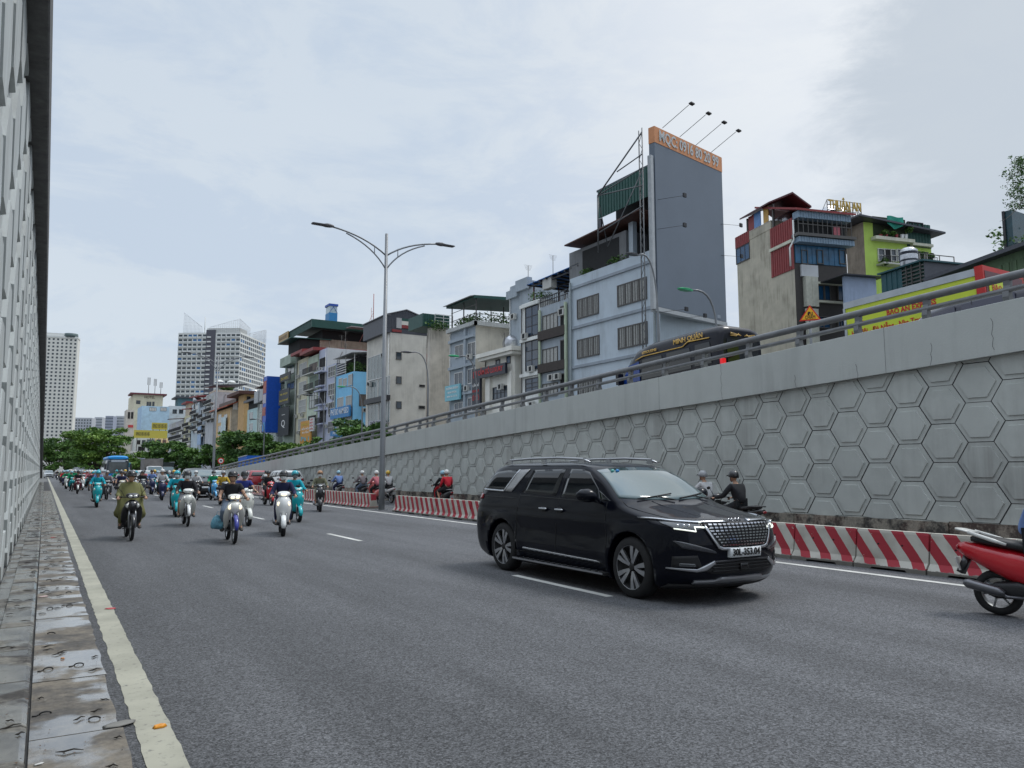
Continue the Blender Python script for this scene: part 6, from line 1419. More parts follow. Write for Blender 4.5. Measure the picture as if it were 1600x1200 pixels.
# ================================================================== OTHER VEHICLES
def sec(c, hw, hv, ax='x', e=3.2, n=20, tilt=0.):
    """rounded section in the y-z plane (ax x), half width hw, half height hv"""
    P = []
    for i in range(n):
        a = 2*pi*(i+.5)/n; k = 2/e; u = (abs(cos(a))**k)*(1 if cos(a) > 0 else -1)*hw; v = (abs(sin(a))**k)*(1 if sin(a) > 0 else -1)*hv
        P.append((c[0]-v*sin(tilt), c[1]+u, c[2]+v*cos(tilt)))
    return P
def simple_car(label, x, y, rz, paint_, kx=.86, ky=.97, kz=.93, z=0., pitch=0., cat='car', group=None, glass=None, name='car'):
    s = Shape(kx, ky, kz); o = thing(name, label, cat, (x, y, z), rz, group); o.rotation_euler = (0, pitch, rz) if 0 else (0, pitch, rz)
    zs = [.18,.25,.35,.45,.55,.65,.75,.85,.93,.97,1.0,1.03,1.06,1.09,1.12,1.15,1.18,1.2,1.27,1.35,1.45,1.55,1.62,1.65,1.68,1.7,1.72,1.735,1.745]
    s.body('body', paint_, o, zs); g = glass or dglass
    for c in ([(-2.4,1.30,-2.05,1.58), (-1.5,1.27,-1.45,1.60)], [(-1.4,1.26,-1.3,1.605), (-.15,1.22,-.12,1.62)], [(-.05,1.215,-.02,1.62), (.50,1.20,.50,1.56), (.95,1.2,.88,1.28)]): s.patch('side_window', c, g, o, off=.006, sub=3, K=3)
    s.patch('windshield', [(-.78,1.235,-.655,1.60), (0,1.205,0,1.64), (.78,1.235,.655,1.60)], wglass if glass is None else g, o, 'y', off=.006, K=4, sub=5)
    s.patch('rear_window', [(-.70,1.25,-.55,1.58), (.70,1.25,.55,1.58)], g, o, 'r', off=.006, K=3)
    for sd in (-1, 1):
        s.patch('headlight', [(sd*.86,.86,sd*.86,.95), (sd*.62,.84,sd*.62,.92)], M('clear lamp', (.55,.57,.58), .2, .2, 0), o, 'y', off=.012, K=2, sub=4); s.patch('tail_lamp', [(sd*.85,.95,sd*.85,1.2), (sd*.62,.98,sd*.62,1.1)], redl, o, 'r', off=.012, K=2, sub=4)
        m = MB(); m.ell((.85, sd*1.0, 1.22), .07, .11, .08, 10, 6); m.build('wing_mirror', paint_, o)
        for ax in (1.6, -1.6): w_ = wheel(o, ax*kx, sd*.80*ky, .37*kz, .37*kz, .21, sd)
    s.patch('grille', [(-.5,.66,-.5,.86), (.5,.66,.5,.86)], mattb, o, 'y', off=.012, K=2); s.patch('lower_grille', [(-.62,.34,-.5,.5), (.62,.34,.5,.5)], mattb, o, 'y', off=.012, K=2)
    s.patch('number_plate', [(-.24,.56,-.24,.66), (.24,.56,.24,.66)], M('white plate enamel', (.72, .75, .76), .35, 0, 0), o, 'y', off=.03, K=1, sub=3); return o
white_p = M('white car paint', (.62, .63, .62), .3, 0, 0, coat=.6); black_p = M('black car paint two', (.008, .009, .012), .3, 0, 0, coat=.6, spec=.3); redc = M('dark red car paint', (.30, .012, .02), .3, 0, 0, coat=.6); silv = M('silver car paint', (.30, .31, .33), .3, .4, 0, coat=.6); orn = M('orange-red car paint', (.55, .09, .03), .35, 0, 0, coat=.6)
HD = -pi/2                                   # towards the camera
def gz(x, y): p = onZ(x, y); return p.x, p.y
def car_at(label, x, y, pnt, dy=2.3, **k):
    a, b = gz(x, y); return simple_car(label, a, b+dy, HD, pnt, **k)
car_at('white car between the riders ahead of the grey box truck', 229, 763, white_p)
car_at('dark grey people carrier with chrome nose behind the riders', 321, 778, black_p, kx=.9, kz=1.0)
car_at('far white car at the foot of the left wall', 76, 747, white_p); car_at('far silver car in the crowd of riders left of the tree', 107, 742, silv); car_at('far white car right of the silver one in the crowd', 139, 744, white_p)
car_at('white car behind the black people carrier seen over the riders', 262, 754, white_p); car_at('small white car between box truck and tree', 213, 755, silv)
car_at('white hatchback half hidden behind the mid-road riders', 352, 760, white_p)
def lane_car(label, px, Y, X, pnt, **k): return simple_car(label, X, Y, HD, pnt, **k)
simple_car('dark red car behind the barrier near the start of the wall', onY(405, 750, 62).x, 64, pi/2, redc); simple_car('white car behind the barrier ahead of the dark red one', 14.4, 55, pi/2, white_p)
simple_car('second dark red car beyond the barrier beside the wall end', onY(388, 750, 96).x, 98, pi/2, redc)
def boxy(name, label, cat, x, y, rz, st, mats, z=0., pitch=0., group=None):
    """lofted body from stations (x, half width, z low, z high, squareness)"""
    o = thing(name, label, cat, (x, y, z), rz, group); o.rotation_euler = (0, pitch, rz)
    m = MB(); m.loft([sec((a, 0, (lo+hi)/2), w, (hi-lo)/2, e=e)[::-1] for a, w, lo, hi, e in st], 0); m.build('body', mats, o); return o
def panel(o, name, mat, P, d=.012):
    """flat panel from 4 corners, pushed out a little"""
    P = [Vector(p) for p in P]; n = (P[1]-P[0]).cross(P[2]-P[0]).normalized(); c = sum(P, Vector())/4
    if n.dot(c-Vector((0, 0, c.z*.9))) < 0: n = -n
    m = MB(); m.prism([p-n*d for p in P], n*d*2); return m.build(name, mat, o)
# blue-roofed city bus facing the camera
p = onZ(183, 755); buspt = M('bus dark body', (.02, .035, .05), .3, 0, .1, coat=.5); bblue = M('bus sky blue', (.0, .24, .60), .35, 0, .1)
b = boxy('bus', 'city bus with sky blue roof and dark windscreen facing the camera', 'bus', p.x, p.y+5.5, HD, [(-5.4,1.15,.35,2.9,6), (-5.3,1.25,.3,3.0,8), (5.2,1.25,.3,3.0,8), (5.45,1.2,.35,2.9,6)], buspt)
m = MB(); m.loft([sec((a, 0, 3.15), w, h_, e=3)[::-1] for a, w, h_ in ((-5.2,1.0,.12), (-4.9,1.15,.3), (4.6,1.2,.32), (5.3,1.05,.12))]); m.build('roof', bblue, b)
panel(b, 'windshield', M('bus windscreen', (.05, .065, .07), .08, 0, .4, 1.2, spec=.8), [(5.46,-1.08,1.25), (5.46,1.08,1.25), (5.44,1.05,2.62), (5.44,-1.05,2.62)]); panel(b, 'bumper', bblue, [(5.47,-1.15,.55), (5.47,1.15,.55), (5.47,1.15,1.2), (5.47,-1.15,1.2)])
panel(b, 'route_display', M('pale route display', (.4, .45, .5), .5), [(5.46,-.8,2.66), (5.46,.8,2.66), (5.45,.8,2.9), (5.45,-.8,2.9)]); panel(b, 'number_plate', wp, [(5.5,-.25,.62), (5.5,.25,.62), (5.5,.25,.75), (5.5,-.25,.75)])
for sd in (-1, 1):
    panel(b, 'side_window', dglass, [(-5,sd*1.255,1.35), (4.9,sd*1.255,1.35), (4.9,sd*1.255,2.55), (-5,sd*1.255,2.55)]); m = MB(); m.box(5.3, sd*1.3, 1.7, 5.55, sd*1.55, 2.4); m.build('wing_mirror', FB, b)
    for ax in (3.2, -3.0): wheel(b, ax, sd*1.08, .48, .48, .3, sd)
    panel(b, 'headlight', M('clear lamp', (.55,.57,.58), .2, .2, 0), [(5.48,sd*.8,.7), (5.48,sd*1.1,.7), (5.48,sd*1.1,.95), (5.48,sd*.8,.95)])
def truck(label, x, y, rz, boxc, cabc, z=0., pitch=0., L=4.2, H=2.0, W=1.95, cabL=1.7, name='truck'):
    o = boxy(name, label, 'truck', x, y, rz, [(L/2,W*.42,.5,1.9,4), (L/2+.1,W*.46,.45,2.1,5), (L/2+cabL*.65,W*.46,.45,2.1,5), (L/2+cabL,W*.44,.5,1.45,4)], cabc, z, pitch)
    m = MB(); m.box(-L/2, -W/2, .85, L/2, W/2, .85+H); m.box(-L/2+.1, -W/2+.3, .55, L/2, W/2-.3, .83, 1); c = m.build('cargo_box', [boxc, mattb], o)
    m = MB()
    for sd in (-1, 1): m.box(-L/2-.03, sd*W/2-.05, .82, L/2+.03, sd*W/2+.05, .92); m.box(-L/2-.03, sd*W/2-.05, .82+H, L/2+.03, sd*W/2+.05, .92+H)
    m.build('rail', M('aluminium rail', (.4,.42,.44), .4, .7, .1), c)
    f = L/2+cabL; panel(o, 'windshield', wglass, [(f-.02,-W*.36,1.35), (f-.02,W*.36,1.35), (f-.42,W*.36,2.0), (f-.42,-W*.36,2.0)], .03)
    for sd in (-1, 1):
        panel(o, 'side_window', dglass, [(L/2+.3,sd*W*.465,1.35), (f-.35,sd*W*.465,1.35), (f-.6,sd*W*.46,1.95), (L/2+.35,sd*W*.46,1.95)]); panel(o, 'headlight', M('clear lamp', (.55,.57,.58), .2, .2, 0), [(f+.01,sd*.5,.75), (f+.01,sd*.8,.75), (f+.01,sd*.8,1.0), (f+.01,sd*.5,1.0)], .03)
        for ax in (L/2+cabL*.45, -L/2+.9): wheel(o, ax, sd*W*.42, .38, .38, .22, sd)
    return o
p = onZ(240, 757); truck('grey canvas box truck in the queue before the dark trees', p.x, p.y+3, HD, M('grey box panels', (.17,.16,.15), .7, 0, .3, 2), M('white cab', (.5,.5,.5), .4), H=2.1); p = onZ(220, 756); truck('small truck with a teal top left of the grey box truck', p.x-.5, p.y+22, HD, M('teal canvas', (.02,.25,.33), .7), M('white cab', (.5,.5,.5), .4), H=1.8)
p = onZ(276, 757); truck('dark truck between the box truck and the people carrier', p.x+.5, p.y+16, HD, M('dark green canvas', (.03,.04,.04), .8), M('dark cab', (.05,.06,.06), .4), H=1.8)
PT = lambda y: atan((deck(y+2)-deck(y-2))/4.)
def on_ramp(fn, label, X, Y, away=True, **k):
    a = PT(Y); return fn(label, X, Y, pi/2 if away else -pi/2, z=deck(Y)+.01, pitch=-a if away else a, **k)
# blue truck and taxi at the start of the ramp
on_ramp(truck, 'bright blue truck climbing at the far start of the ramp', 19.5, 88, True, boxc=M('bright blue tarp', (.0,.10,.48), .6), cabc=M('white cab', (.5,.5,.5), .4), H=1.7)
for i, (lab, X, Y, pnt) in enumerate((('pale car behind the rail below the red-signed cream building', 20, 38.5, silv), ('white car behind the rail under the grey-blue house', 22, 30, white_p), ('orange-red car behind the rail beside the tall lamp post', 20, 46, orn), ('second orange-red car further down the ramp', 20, 52.5, orn), ('white car far down the ramp behind the rail', 20, 62, white_p), ('silver car far down the ramp near the blue truck', 20, 73, silv), ('grey car on the ramp before the white slim house', 20, 34, silv))):
    on_ramp(simple_car, lab, X, Y, i % 2 == 0, pnt, kz=.9) if 0 else simple_car(lab, X, Y, pi/2 if i % 2 == 0 else -pi/2, pnt, z=deck(Y), pitch=-PT(Y) if i % 2 == 0 else PT(Y), kz=.88)
# black limousine van on the ramp, driving away
blv = M('black van paint', (.004, .0045, .010), .3, 0, 0, coat=.45, spec=.15); goldp = M('gold van lettering', (.62, .38, .08), .4)
Y0 = 19.7; v = boxy('van', 'black passenger van with gold stripes and lettering on the ramp', 'van', 18.9, Y0, pi/2,
    [(-2.75,.86,.42,2.50,5), (-2.70,.93,.36,2.60,6), (-2.55,.97,.33,2.68,6), (-1.5,.98,.32,2.72,6), (.6,.98,.32,2.70,6), (1.35,.96,.32,2.58,6), (1.75,.95,.33,2.30,5), (2.3,.93,.35,1.62,4.5), (2.45,.92,.36,1.42,4), (2.95,.88,.4,1.20,3.5), (3.08,.80,.45,1.05,3)], blv, deck(Y0)+.0, -PT(Y0))
for sd in (-1, 1):
    y = sd*.985
    for a, b_, lo, hi in ((-2.35,-1.60,1.45,2.15), (-1.45,-.25,1.42,2.12), (-.1,1.0,1.40,2.10)): panel(v, 'side_window', dglass, [(a,y,lo), (b_,y,lo), (b_-.05,y*.995,hi), (a+.05,y*.995,hi)])
    panel(v, 'front_window', M('blue tinted glass', (.01,.05,.25), .08, 0, .3, 1), [(1.12,y,1.38), (2.15,y*.975,1.38), (1.75,y*.97,2.0), (1.15,y*.99,2.08)])
    m = MB()
    for P in ([(-2.3,2.28), (-1.35,2.32), (-1.1,2.20), (.9,2.22), (1.3,2.14)], [(-2.3,1.22), (-1.2,1.18), (-.3,1.02), (.6,.92)], [(2.7,.88), (1.9,.92), (1.3,.78), (.8,.80)]): m.tube([(a, y*1.012, c) for a, c in P], .022, 4)
    m.build('gold_stripe', goldp, v)
    text('MINH QUÂN', 'lettering', goldp, v, (-1.35, y*1.018, 2.42), (sd*-1,0,0), (0,0,1), 1.35, .17, .004, .004); text('LIMOUSINE', 'lettering', goldp, v, (.55, y*1.018, 2.34), (sd*-1,0,0), (0,0,1), .75, .10, .004, .002); text('29B-625.35', 'lettering', goldp, v, (-1.55, y*1.018, .95), (sd*-1,0,0), (0,0,1), .6, .10, .004)
    panel(v, 'tail_lamp', M('glowing red lamp', (.7,.01,.02), .3, 0, 0, emit=.5), [(-2.72,sd*.80,.95), (-2.72,sd*.96,.95), (-2.72,sd*.96,1.55), (-2.72,sd*.80,1.55)], .05)
    m = MB(); m.box(2.0, sd*1.0, 1.35, 2.15, sd*1.25, 1.75); m.build('wing_mirror', blv, v)
    for ax in (2.1, -1.7): wheel(v, ax, sd*.86, .36, .36, .22, sd)
panel(v, 'rear_window', dglass, [(-2.77,-.72,1.45), (-2.77,.72,1.45), (-2.75,.70,2.2), (-2.75,-.70,2.2)]); m = MB()
for k in (-1, 1):
    for i in range(3): m.tube([(-2.80, k*(.08+.05*i), 2.33+.03*i), (-2.80, k*(.30), 2.36-.03*i), (-2.80, k*.55, 2.40-.05*i)], .013, 4)
m.build('winged_emblem', goldp, v)
panel(v, 'windshield', wglass, [(2.38,-.78,1.48), (2.38,.78,1.48), (1.78,.76,2.25), (1.78,-.76,2.25)], .02)
# white truck with the yellow parcel box
Y0 = 12.55; yel = M('lemon yellow print', (.56, .66, .04), .5, 0, .05); tgrey = M('pale truck roof rail', (.42,.45,.47), .5, .2, .1); rb = M('red letter', (.55,.02,.02), .5, 0, 0)
t = boxy('truck', 'white cab truck with a lemon yellow lettered box on the ramp', 'truck', 22.2, Y0, pi/2, [(2.3,.85,.5,1.9,4), (2.4,.92,.45,2.15,5), (3.4,.92,.45,2.15,5), (3.95,.9,.5,1.5,4), (4.05,.85,.6,1.2,3)], M('white cab', (.5,.5,.5), .4), deck(Y0), -PT(Y0))
m = MB(); m.box(-1.75, -1.0, .9, 2.2, 1.0, 2.98); c = m.build('cargo_box', yel, t); m = MB(); m.box(-1.78, -1.03, 2.98, 2.25, 1.03, 3.18); m.box(2.2, -1.04, .88, 2.27, 1.04, 3.0); m.build('roof_rail', tgrey, t)
m = MB(); m.box(-2.0, -1.06, .88, -1.785, 1.06, 3.22); m.build('red_tail_frame', M('red tail frame', (.5,.02,.015), .5), t); panel(t, 'rear_doors', M('dark maroon doors', (.10,.015,.02), .4), [(-2.003,-.98,.95), (-2.003,.98,.95), (-2.003,.98,3.08), (-2.003,-.98,3.08)], .006); panel(t, 'tail_panel', yel, [(-2.015,-.3,2.1), (-2.015,.85,2.1), (-2.015,.85,2.85), (-2.015,-.3,2.85)], .01)
text('BẢO AN', 'lettering', rb, t, (-2.045, .28, 2.62), (0,-1,0), (0,0,1), .9, .18, .004); text('EXPRESS', 'lettering', FB, t, (-2.045, .28, 2.32), (0,-1,0), (0,0,1), .9, .15, .004)
G_ = M('dark green letter', (.01,.10,.04), .5, 0, 0); yb = 1.012
for sd, dr in ((1, -1), (-1, 1)):
    text('CÔNG TY TNHH CHUYỂN PHÁT NHANH BẢO AN', 'lettering', G_, t, (.1, sd*yb, 2.74), (dr,0,0), (0,0,1), 1.7, .085, .003, .003); text('BẢO AN EXPRESS', 'lettering', rb, t, (.1, sd*yb, 2.54), (dr,0,0), (0,0,1), 1.5, .16, .003, .006)
    text('Hà Nội - Đà Nẵng - Nha Trang - Bình Dương', 'lettering', rb, t, (.35, sd*yb, 2.14), (dr,0,0), (0,0,1), 3.4, .17, .003, .004); text('Hồ Chí Minh - Cần Thơ - Vũng Tàu', 'lettering', G_, t, (-.05, sd*yb, 1.78), (dr,0,0), (0,0,1), 3.0, .14, .003, .002); text('08.09.32.19.00', 'lettering', rb, t, (.3, sd*yb, 1.45), (dr,0,0), (0,0,1), 2.6, .26, .003, .006)
    m = MB(); m.lathe([(.001, sd*1.0), (.13, sd*1.0), (.13, sd*1.015), (.001, sd*1.015)], 'y', (1.85, 0, 1.5), 20, 0, False); m.build('phone_badge', G_, t); m = MB(); m.tube([(1.78, sd*1.03, 1.56), (1.80, sd*1.03, 1.48), (1.88, sd*1.03, 1.43)], .018, 5); m.build('phone_symbol', wp, t)
    m = MB(); m.prism([(1.9, sd*1.01, 2.42), (1.55, sd*1.01, 2.40), (1.62, sd*1.01, 2.48), (1.72, sd*1.01, 2.50), (1.74, sd*1.01, 2.56), (1.80, sd*1.01, 2.50)], (0, sd*.006, 0)); m.build('bird_mark', rb, t)
    for ax in (3.2, -1.4): wheel(t, ax, sd*.82, .40, .40, .24, sd)
    panel(t, 'side_window', dglass, [(2.6,sd*.925,1.4), (3.55,sd*.925,1.4), (3.3,sd*.92,2.0), (2.65,sd*.92,2.0)])
panel(t, 'windshield', wglass, [(3.92,-.75,1.45), (3.92,.75,1.45), (3.5,.74,2.05), (3.5,-.74,2.05)], .03)
# dark minibus in front of it
Y0 = 9.2; nv = M('dark navy van paint', (.012, .013, .030), .25, 0, 0, coat=.8)
v = boxy('minibus', 'dark navy minibus with white lettering behind the near guard rail', 'van', 18.6, Y0, pi/2,
    [(-3.5,.85,.42,1.72,5), (-3.45,.92,.36,1.80,6), (-1.5,.96,.33,1.86,6), (.5,.96,.33,1.86,6), (1.0,.95,.33,1.80,5), (1.45,.93,.33,1.55,5), (2.1,.92,.34,1.10,4.5), (2.3,.92,.36,1.04,4), (2.9,.86,.4,.92,3.5), (3.05,.78,.45,.80,3)], nv, deck(Y0)-.22, -PT(Y0))
for sd in (-1, 1):
    y = sd*.965
    for a, b_ in ((-3.3,-2.4), (-2.3,-1.15), (-1.0,.2)): panel(v, 'side_window', M('mirror tinted glass', (.05,.05,.08), .06, 0, .2, 1, spec=.9), [(a,y,1.12), (b_,y,1.10), (b_-.03,y*.995,1.66), (a+.03,y*.995,1.68)])
    panel(v, 'front_window', M('mirror tinted glass', (.05,.05,.08), .06, 0, .2, 1), [(.3,y,1.10), (1.75,y*.985,1.06), (1.15,y*.975,1.52), (.32,y*.99,1.66)])
    m = MB(); m.box(-.08, y*1.006, .45, -.06, y*1.008, 1.7); m.build('door_seam', FB, v)
    m = MB(); m.box(-.35, y*.998, .98, -.15, y*1.03, 1.01); m.build('door_handle', nv, v)
    text('SKYMORE', 'lettering', white_t, v, (.75, y*1.012, .86), (-sd,0,0), (0,0,1), 1.75, .13, .003, .001)
    m = MB(); m.ell((1.72, sd*1.08, 1.16), .07, .12, .09, 10, 6); m.build('wing_mirror', nv, v)
    for ax in (1.9, -1.6): wheel(v, ax, sd*.85, .34, .34, .21, sd)
panel(v, 'windshield', wglass, [(2.02,-.78,1.13), (2.02,.78,1.13), (1.42,.76,1.56), (1.42,-.76,1.56)], .02)
# ================================================================== PEOPLE
def skin_body(verts, edges, root=0, sub=2, vox=None, extra=None):
    """verts: (x, y, z, radius[, radius2]); returns an evaluated mesh"""
    me = bpy.data.meshes.new('sk'); me.from_pydata([v[:3] for v in verts], edges, []); o = bpy.data.objects.new('sk', me); COL.objects.link(o)
    md = o.modifiers.new('s', 'SKIN'); md.use_smooth_shade = True
    sv = me.skin_vertices[0].data
    for i, v in enumerate(verts): sv[i].radius = (v[3], v[4] if len(v) > 4 else v[3]); sv[i].use_root = (i == root)
    s2 = o.modifiers.new('u', 'SUBSURF'); s2.levels = sub; s2.render_levels = sub
    m2 = baked(o); bpy.data.objects.remove(o)
    if extra:
        o = bpy.data.objects.new('j', m2); COL.objects.link(o); bm = bmesh.new(); bm.from_mesh(m2)
        t = bpy.data.meshes.new('e'); t.from_pydata(extra.v, [], extra.f); bm.from_mesh(t); bmesh.ops.recalc_face_normals(bm, faces=bm.faces); bm.to_mesh(m2); bm.free()
        if vox:
            r = o.modifiers.new('r', 'REMESH'); r.mode = 'VOXEL'; r.voxel_size = vox; r.use_smooth_shade = True
            sm = o.modifiers.new('m', 'SMOOTH'); sm.iterations = 2; sm.factor = .5
            m2 = baked(o)
        bpy.data.objects.remove(o)
    m2.polygons.foreach_set('use_smooth', [True]*len(m2.polygons)); return m2
skin_m = M('light brown skin', (.42, .24, .155), .55, 0, .06, 6); hairm = M('black hair', (.012, .010, .009), .5, 0, .2, 30)
def pose(kind):
    """joint positions of a seated rider, forward = +x, seat height about .78"""
    P = dict(pel=(-.30,0,.84), sp=(-.27,0,1.00), ch=(-.20,0,1.16), nb=(-.16,0,1.30), hd=(-.11,0,1.455), sh=(-.185,.175,1.25), el=(-.03,.27,1.03), wr=(.22,.285,.985), hip=(-.24,.09,.84), kn=(.16,.155,.70), an=(.06,.15,.33), toe=(.20,.155,.29))
    if kind == 'pegs': P.update(kn=(.13,.20,.68), an=(-.05,.20,.33), toe=(.09,.21,.28))
    if kind == 'pillion': P.update(pel=(-.62,0,.90), sp=(-.60,0,1.06), ch=(-.55,0,1.21), nb=(-.52,0,1.34), hd=(-.48,0,1.49), sh=(-.54,.17,1.29), el=(-.47,.24,1.05), wr=(-.30,.20,.93), hip=(-.56,.10,.88), kn=(-.16,.24,.74), an=(-.32,.22,.38), toe=(-.18,.23,.34))
    if kind == 'upright': P.update(pel=(-.32,0,.84), sp=(-.32,0,1.01), ch=(-.28,0,1.18), nb=(-.25,0,1.32), hd=(-.21,0,1.475), sh=(-.27,.175,1.27))
    return P
def rider_meshes(kind):
    P = pose(kind); V = []; E_ = []
    def av(p, r, r2=None, s=1): V.append((p[0], p[1]*s, p[2], r, r2 or r)); return len(V)-1
    mid = lambda a, b, t=.5: tuple(lerp(x, y, t) for x, y in zip(a, b))
    pel = av(P['pel'], .115, .10); sp = av(P['sp'], .10, .115); ch = av(P['ch'], .105, .14); nb = av(P['nb'], .055, .06); hd0 = av(mid(P['nb'], P['hd'], .55), .048); E_ += [(pel, sp), (sp, ch), (ch, nb), (nb, hd0)]
    fing = MB()
    for s in (1, -1):
        a = av(P['sh'], .055, s=s); b = av(mid(P['sh'], P['el']), .045, s=s); c = av(P['el'], .038, s=s); d = av(mid(P['el'], P['wr'], .5), .036, s=s); e = av(P['wr'], .024, s=s); E_ += [(ch, a), (a, b), (b, c), (c, d), (d, e)]
        w = Vector((P['wr'][0], P['wr'][1]*s, P['wr'][2])); f = (w-Vector((P['el'][0], P['el'][1]*s, P['el'][2]))).normalized()
        side = Vector((0, 0, 1)).cross(f).normalized(); up = f.cross(side)
        palm = w+f*.05; fing.ell(tuple(palm), .045, .042, .020, 10, 6)
        for i, (o_, l) in enumerate(((-.033, .92), (-.011, 1.0), (.011, .97), (.033, .8))):
            q = palm+side*o_+f*.035; fing.tube([q, q+f*.032*l-up*.006, q+f*.044*l-up*.034*l, q+f*.026*l-up*.052*l], [.0095, .009, .0085, .006], 6)
        q = palm-side*.035*s*-1*(-1)+f*-.005; th = palm+side*(-.04*s)*1; fing.tube([th, th+f*.02-side*.012*s-up*.015, th+f*.038-side*.004*s-up*.035], [.011, .010, .007], 6)
        h = av(P['hip'], .085, s=s); k0 = av(mid(P['hip'], P['kn']), .075, s=s); k = av(P['kn'], .058, s=s); k1 = av(mid(P['kn'], P['an'], .35), .055, s=s); an = av(P['an'], .034, s=s); to = av(mid(P['an'], P['toe'], .75), .03, .04, s=s); E_ += [(pel, h), (h, k0), (k0, k), (k, k1), (k1, an), (an, to)]
    hd = Vector(P['hd']); head = MB()
    head.ell(hd+Vector((0, 0, .02)), .098, .078, .108, 18, 12); head.ell(hd+Vector((.035, 0, -.05)), .062, .058, .062, 14, 8)      # skull, jaw
    head.ell(hd+Vector((.102, 0, -.012)), .016, .013, .024, 8, 6); head.ell(hd+Vector((.088, 0, .018)), .012, .045, .010, 8, 6); head.ell(hd+Vector((.090, 0, -.056)), .010, .025, .008, 8, 6); head.ell(hd+Vector((.078, 0, -.088)), .018, .022, .018, 8, 6)
    for s in (1, -1): head.ell(hd+Vector((-.005, s*.08, -.005)), .020, .010, .030, 8, 6)
    head.v += []; o0 = len(head.v); head.add(fing.v, fing.f)
    body = skin_body(V, E_, 0, 2, .0125, head)
    # clothes a little proud of the body
    def cl(pts, edges, sub=2): return skin_body(pts, edges, 0, sub)
    V2 = []; E2 = []
    def a2(p, r, r2=None, s=1): V2.append((p[0], p[1]*s, p[2], r, r2 or r)); return len(V2)-1
    def shirt(longs):
        V2.clear(); E2.clear()
        p0 = a2((P['pel'][0], 0, P['pel'][2]+.01), .135, .145); p1 = a2(P['sp'], .122, .15); p2 = a2(P['ch'], .125, .165); p3 = a2(mid(P['ch'], P['nb'], .80), .075, .085); E2.extend([(p0, p1), (p1, p2), (p2, p3)])
        for s in (1, -1):
            a = a2(P['sh'], .072, s=s); b = a2(mid(P['sh'], P['el'], .55), .066, s=s); E2.extend([(p2, a), (a, b)])
            if longs: c = a2(P['el'], .058, s=s); d = a2(mid(P['el'], P['wr'], .5), .05, s=s); e = a2(mid(P['el'], P['wr'], .93), .038, s=s); E2.extend([(b, c), (c, d), (d, e)])
        return cl(list(V2), list(E2))
    def trous(longs):
        V2.clear(); E2.clear()
        p0 = a2((P['pel'][0], 0, P['pel'][2]-.01), .13, .14)
        for s in (1, -1):
            h = a2(P['hip'], .10, s=s); k0 = a2(mid(P['hip'], P['kn']), .09, s=s); k = a2(mid(P['hip'], P['kn'], .97), .075, s=s); E2.extend([(p0, h), (h, k0), (k0, k)])
            if longs: k1 = a2(mid(P['kn'], P['an'], .4), .066, s=s); an = a2(mid(P['kn'], P['an'], .92), .052, s=s); E2.extend([(k, k1), (k1, an)])
        return cl(list(V2), list(E2))
    def poncho():
        V2.clear(); E2.clear()
        m_ = MB(); c = Vector(P['ch']); R = []
        for z, rx, ry, cx in ((1.33,.07,.08,-.15), (1.28,.12,.19,-.17), (1.18,.16,.24,-.16), (1.05,.20,.26,-.12), (.92,.25,.27,-.08), (.80,.29,.27,-.04), (.70,.31,.30,.0), (.62,.29,.33,.0), (.55,.24,.32,-.02), (.50,.20,.27,-.04)):
            R.append([(cx+rx*cos(t)*(1+.05*sin(5*t+z*9)), ry*sin(t)*(1+.07*sin(9*t+z*5)), z+.05*sin(4*t)*(1.33-z)) for t in [2*pi*i/36 for i in range(36)]])
        m_.loft(R, caps=False); me = bpy.data.meshes.new('poncho'); me.from_pydata(m_.v, [], m_.f); me.polygons.foreach_set('use_smooth', [True]*len(me.polygons)); return me
    shoes = MB()
    for s in (1, -1):
        a = Vector((P['an'][0], P['an'][1]*s, P['an'][2])); t_ = Vector((P['toe'][0], P['toe'][1]*s, P['toe'][2])); d = t_-a
        R = []
        for k, w, hh, dz in ((-.35, .028, .03, -.005), (-.2, .04, .045, 0), (.1, .043, .045, 0), (.5, .045, .035, -.005), (.85, .047, .028, -.008), (1.05, .035, .02, -.010), (1.12, .012, .01, -.01)):
            c = a+d*k; R.append([(c.x, c.y+w*cos(q), c.z-.012+dz+hh*sin(q)) for q in [2*pi*i/12 for i in range(12)]])
        shoes.loft(R)
    hel = MB(); R = []
    for i in range(9):
        t = pi*.5*i/8*1.12; r = sin(t); R.append([(hd.x-.005+.128*r*cos(a), .112*r*sin(a), hd.z+.028+.125*cos(t)-(.03*(1-cos(a))*.5 if i == 8 else 0)) for a in [2*pi*j/24 for j in range(24)]])
    hel.loft([[(hd.x-.005+.002*cos(a), .002*sin(a), hd.z+.153) for a in [2*pi*j/24 for j in range(24)]]]+R[1:])
    peak = MB(); peak.loft([[(hd.x+.10+k*.055, y*(1-k*.25), hd.z+.055-k*.022+dz-abs(y)*.15) for y, dz in ((-.095,0), (-.05,0), (0,0), (.05,0), (.095,0), (.095,-.008), (0,-.008), (-.095,-.008))][::-1] for k in (0, .6, 1)], 0, False)
    mask = MB(); R = []
    for z, rx, ry in ((.012, .030, .030), (-.005, .112, .072), (-.04, .112, .078), (-.075, .10, .075), (-.10, .075, .05)):
        R.append([(hd.x+.012+rx*cos(a), ry*sin(a)*1.0, hd.z+z) for a in [lerp(-1.35, 1.35, i/10) for i in range(11)]])
    for a_, b_ in zip(R[1:], R[2:]):
        for i in range(10): mask.add([a_[i], a_[i+1], b_[i+1], b_[i]], [(0,3,2,1)], 0, True)
    eyes = MB()
    for s in (1, -1): eyes.ell(hd+Vector((.093, s*.032, .004)), .008, .014, .008, 8, 6)
    strap = MB()
    for s in (1, -1): strap.tube([(hd.x+.01, s*.088, hd.z+.02), (hd.x+.02, s*.080, hd.z-.05), (hd.x+.045, s*.02, hd.z-.112)], .007, 5)
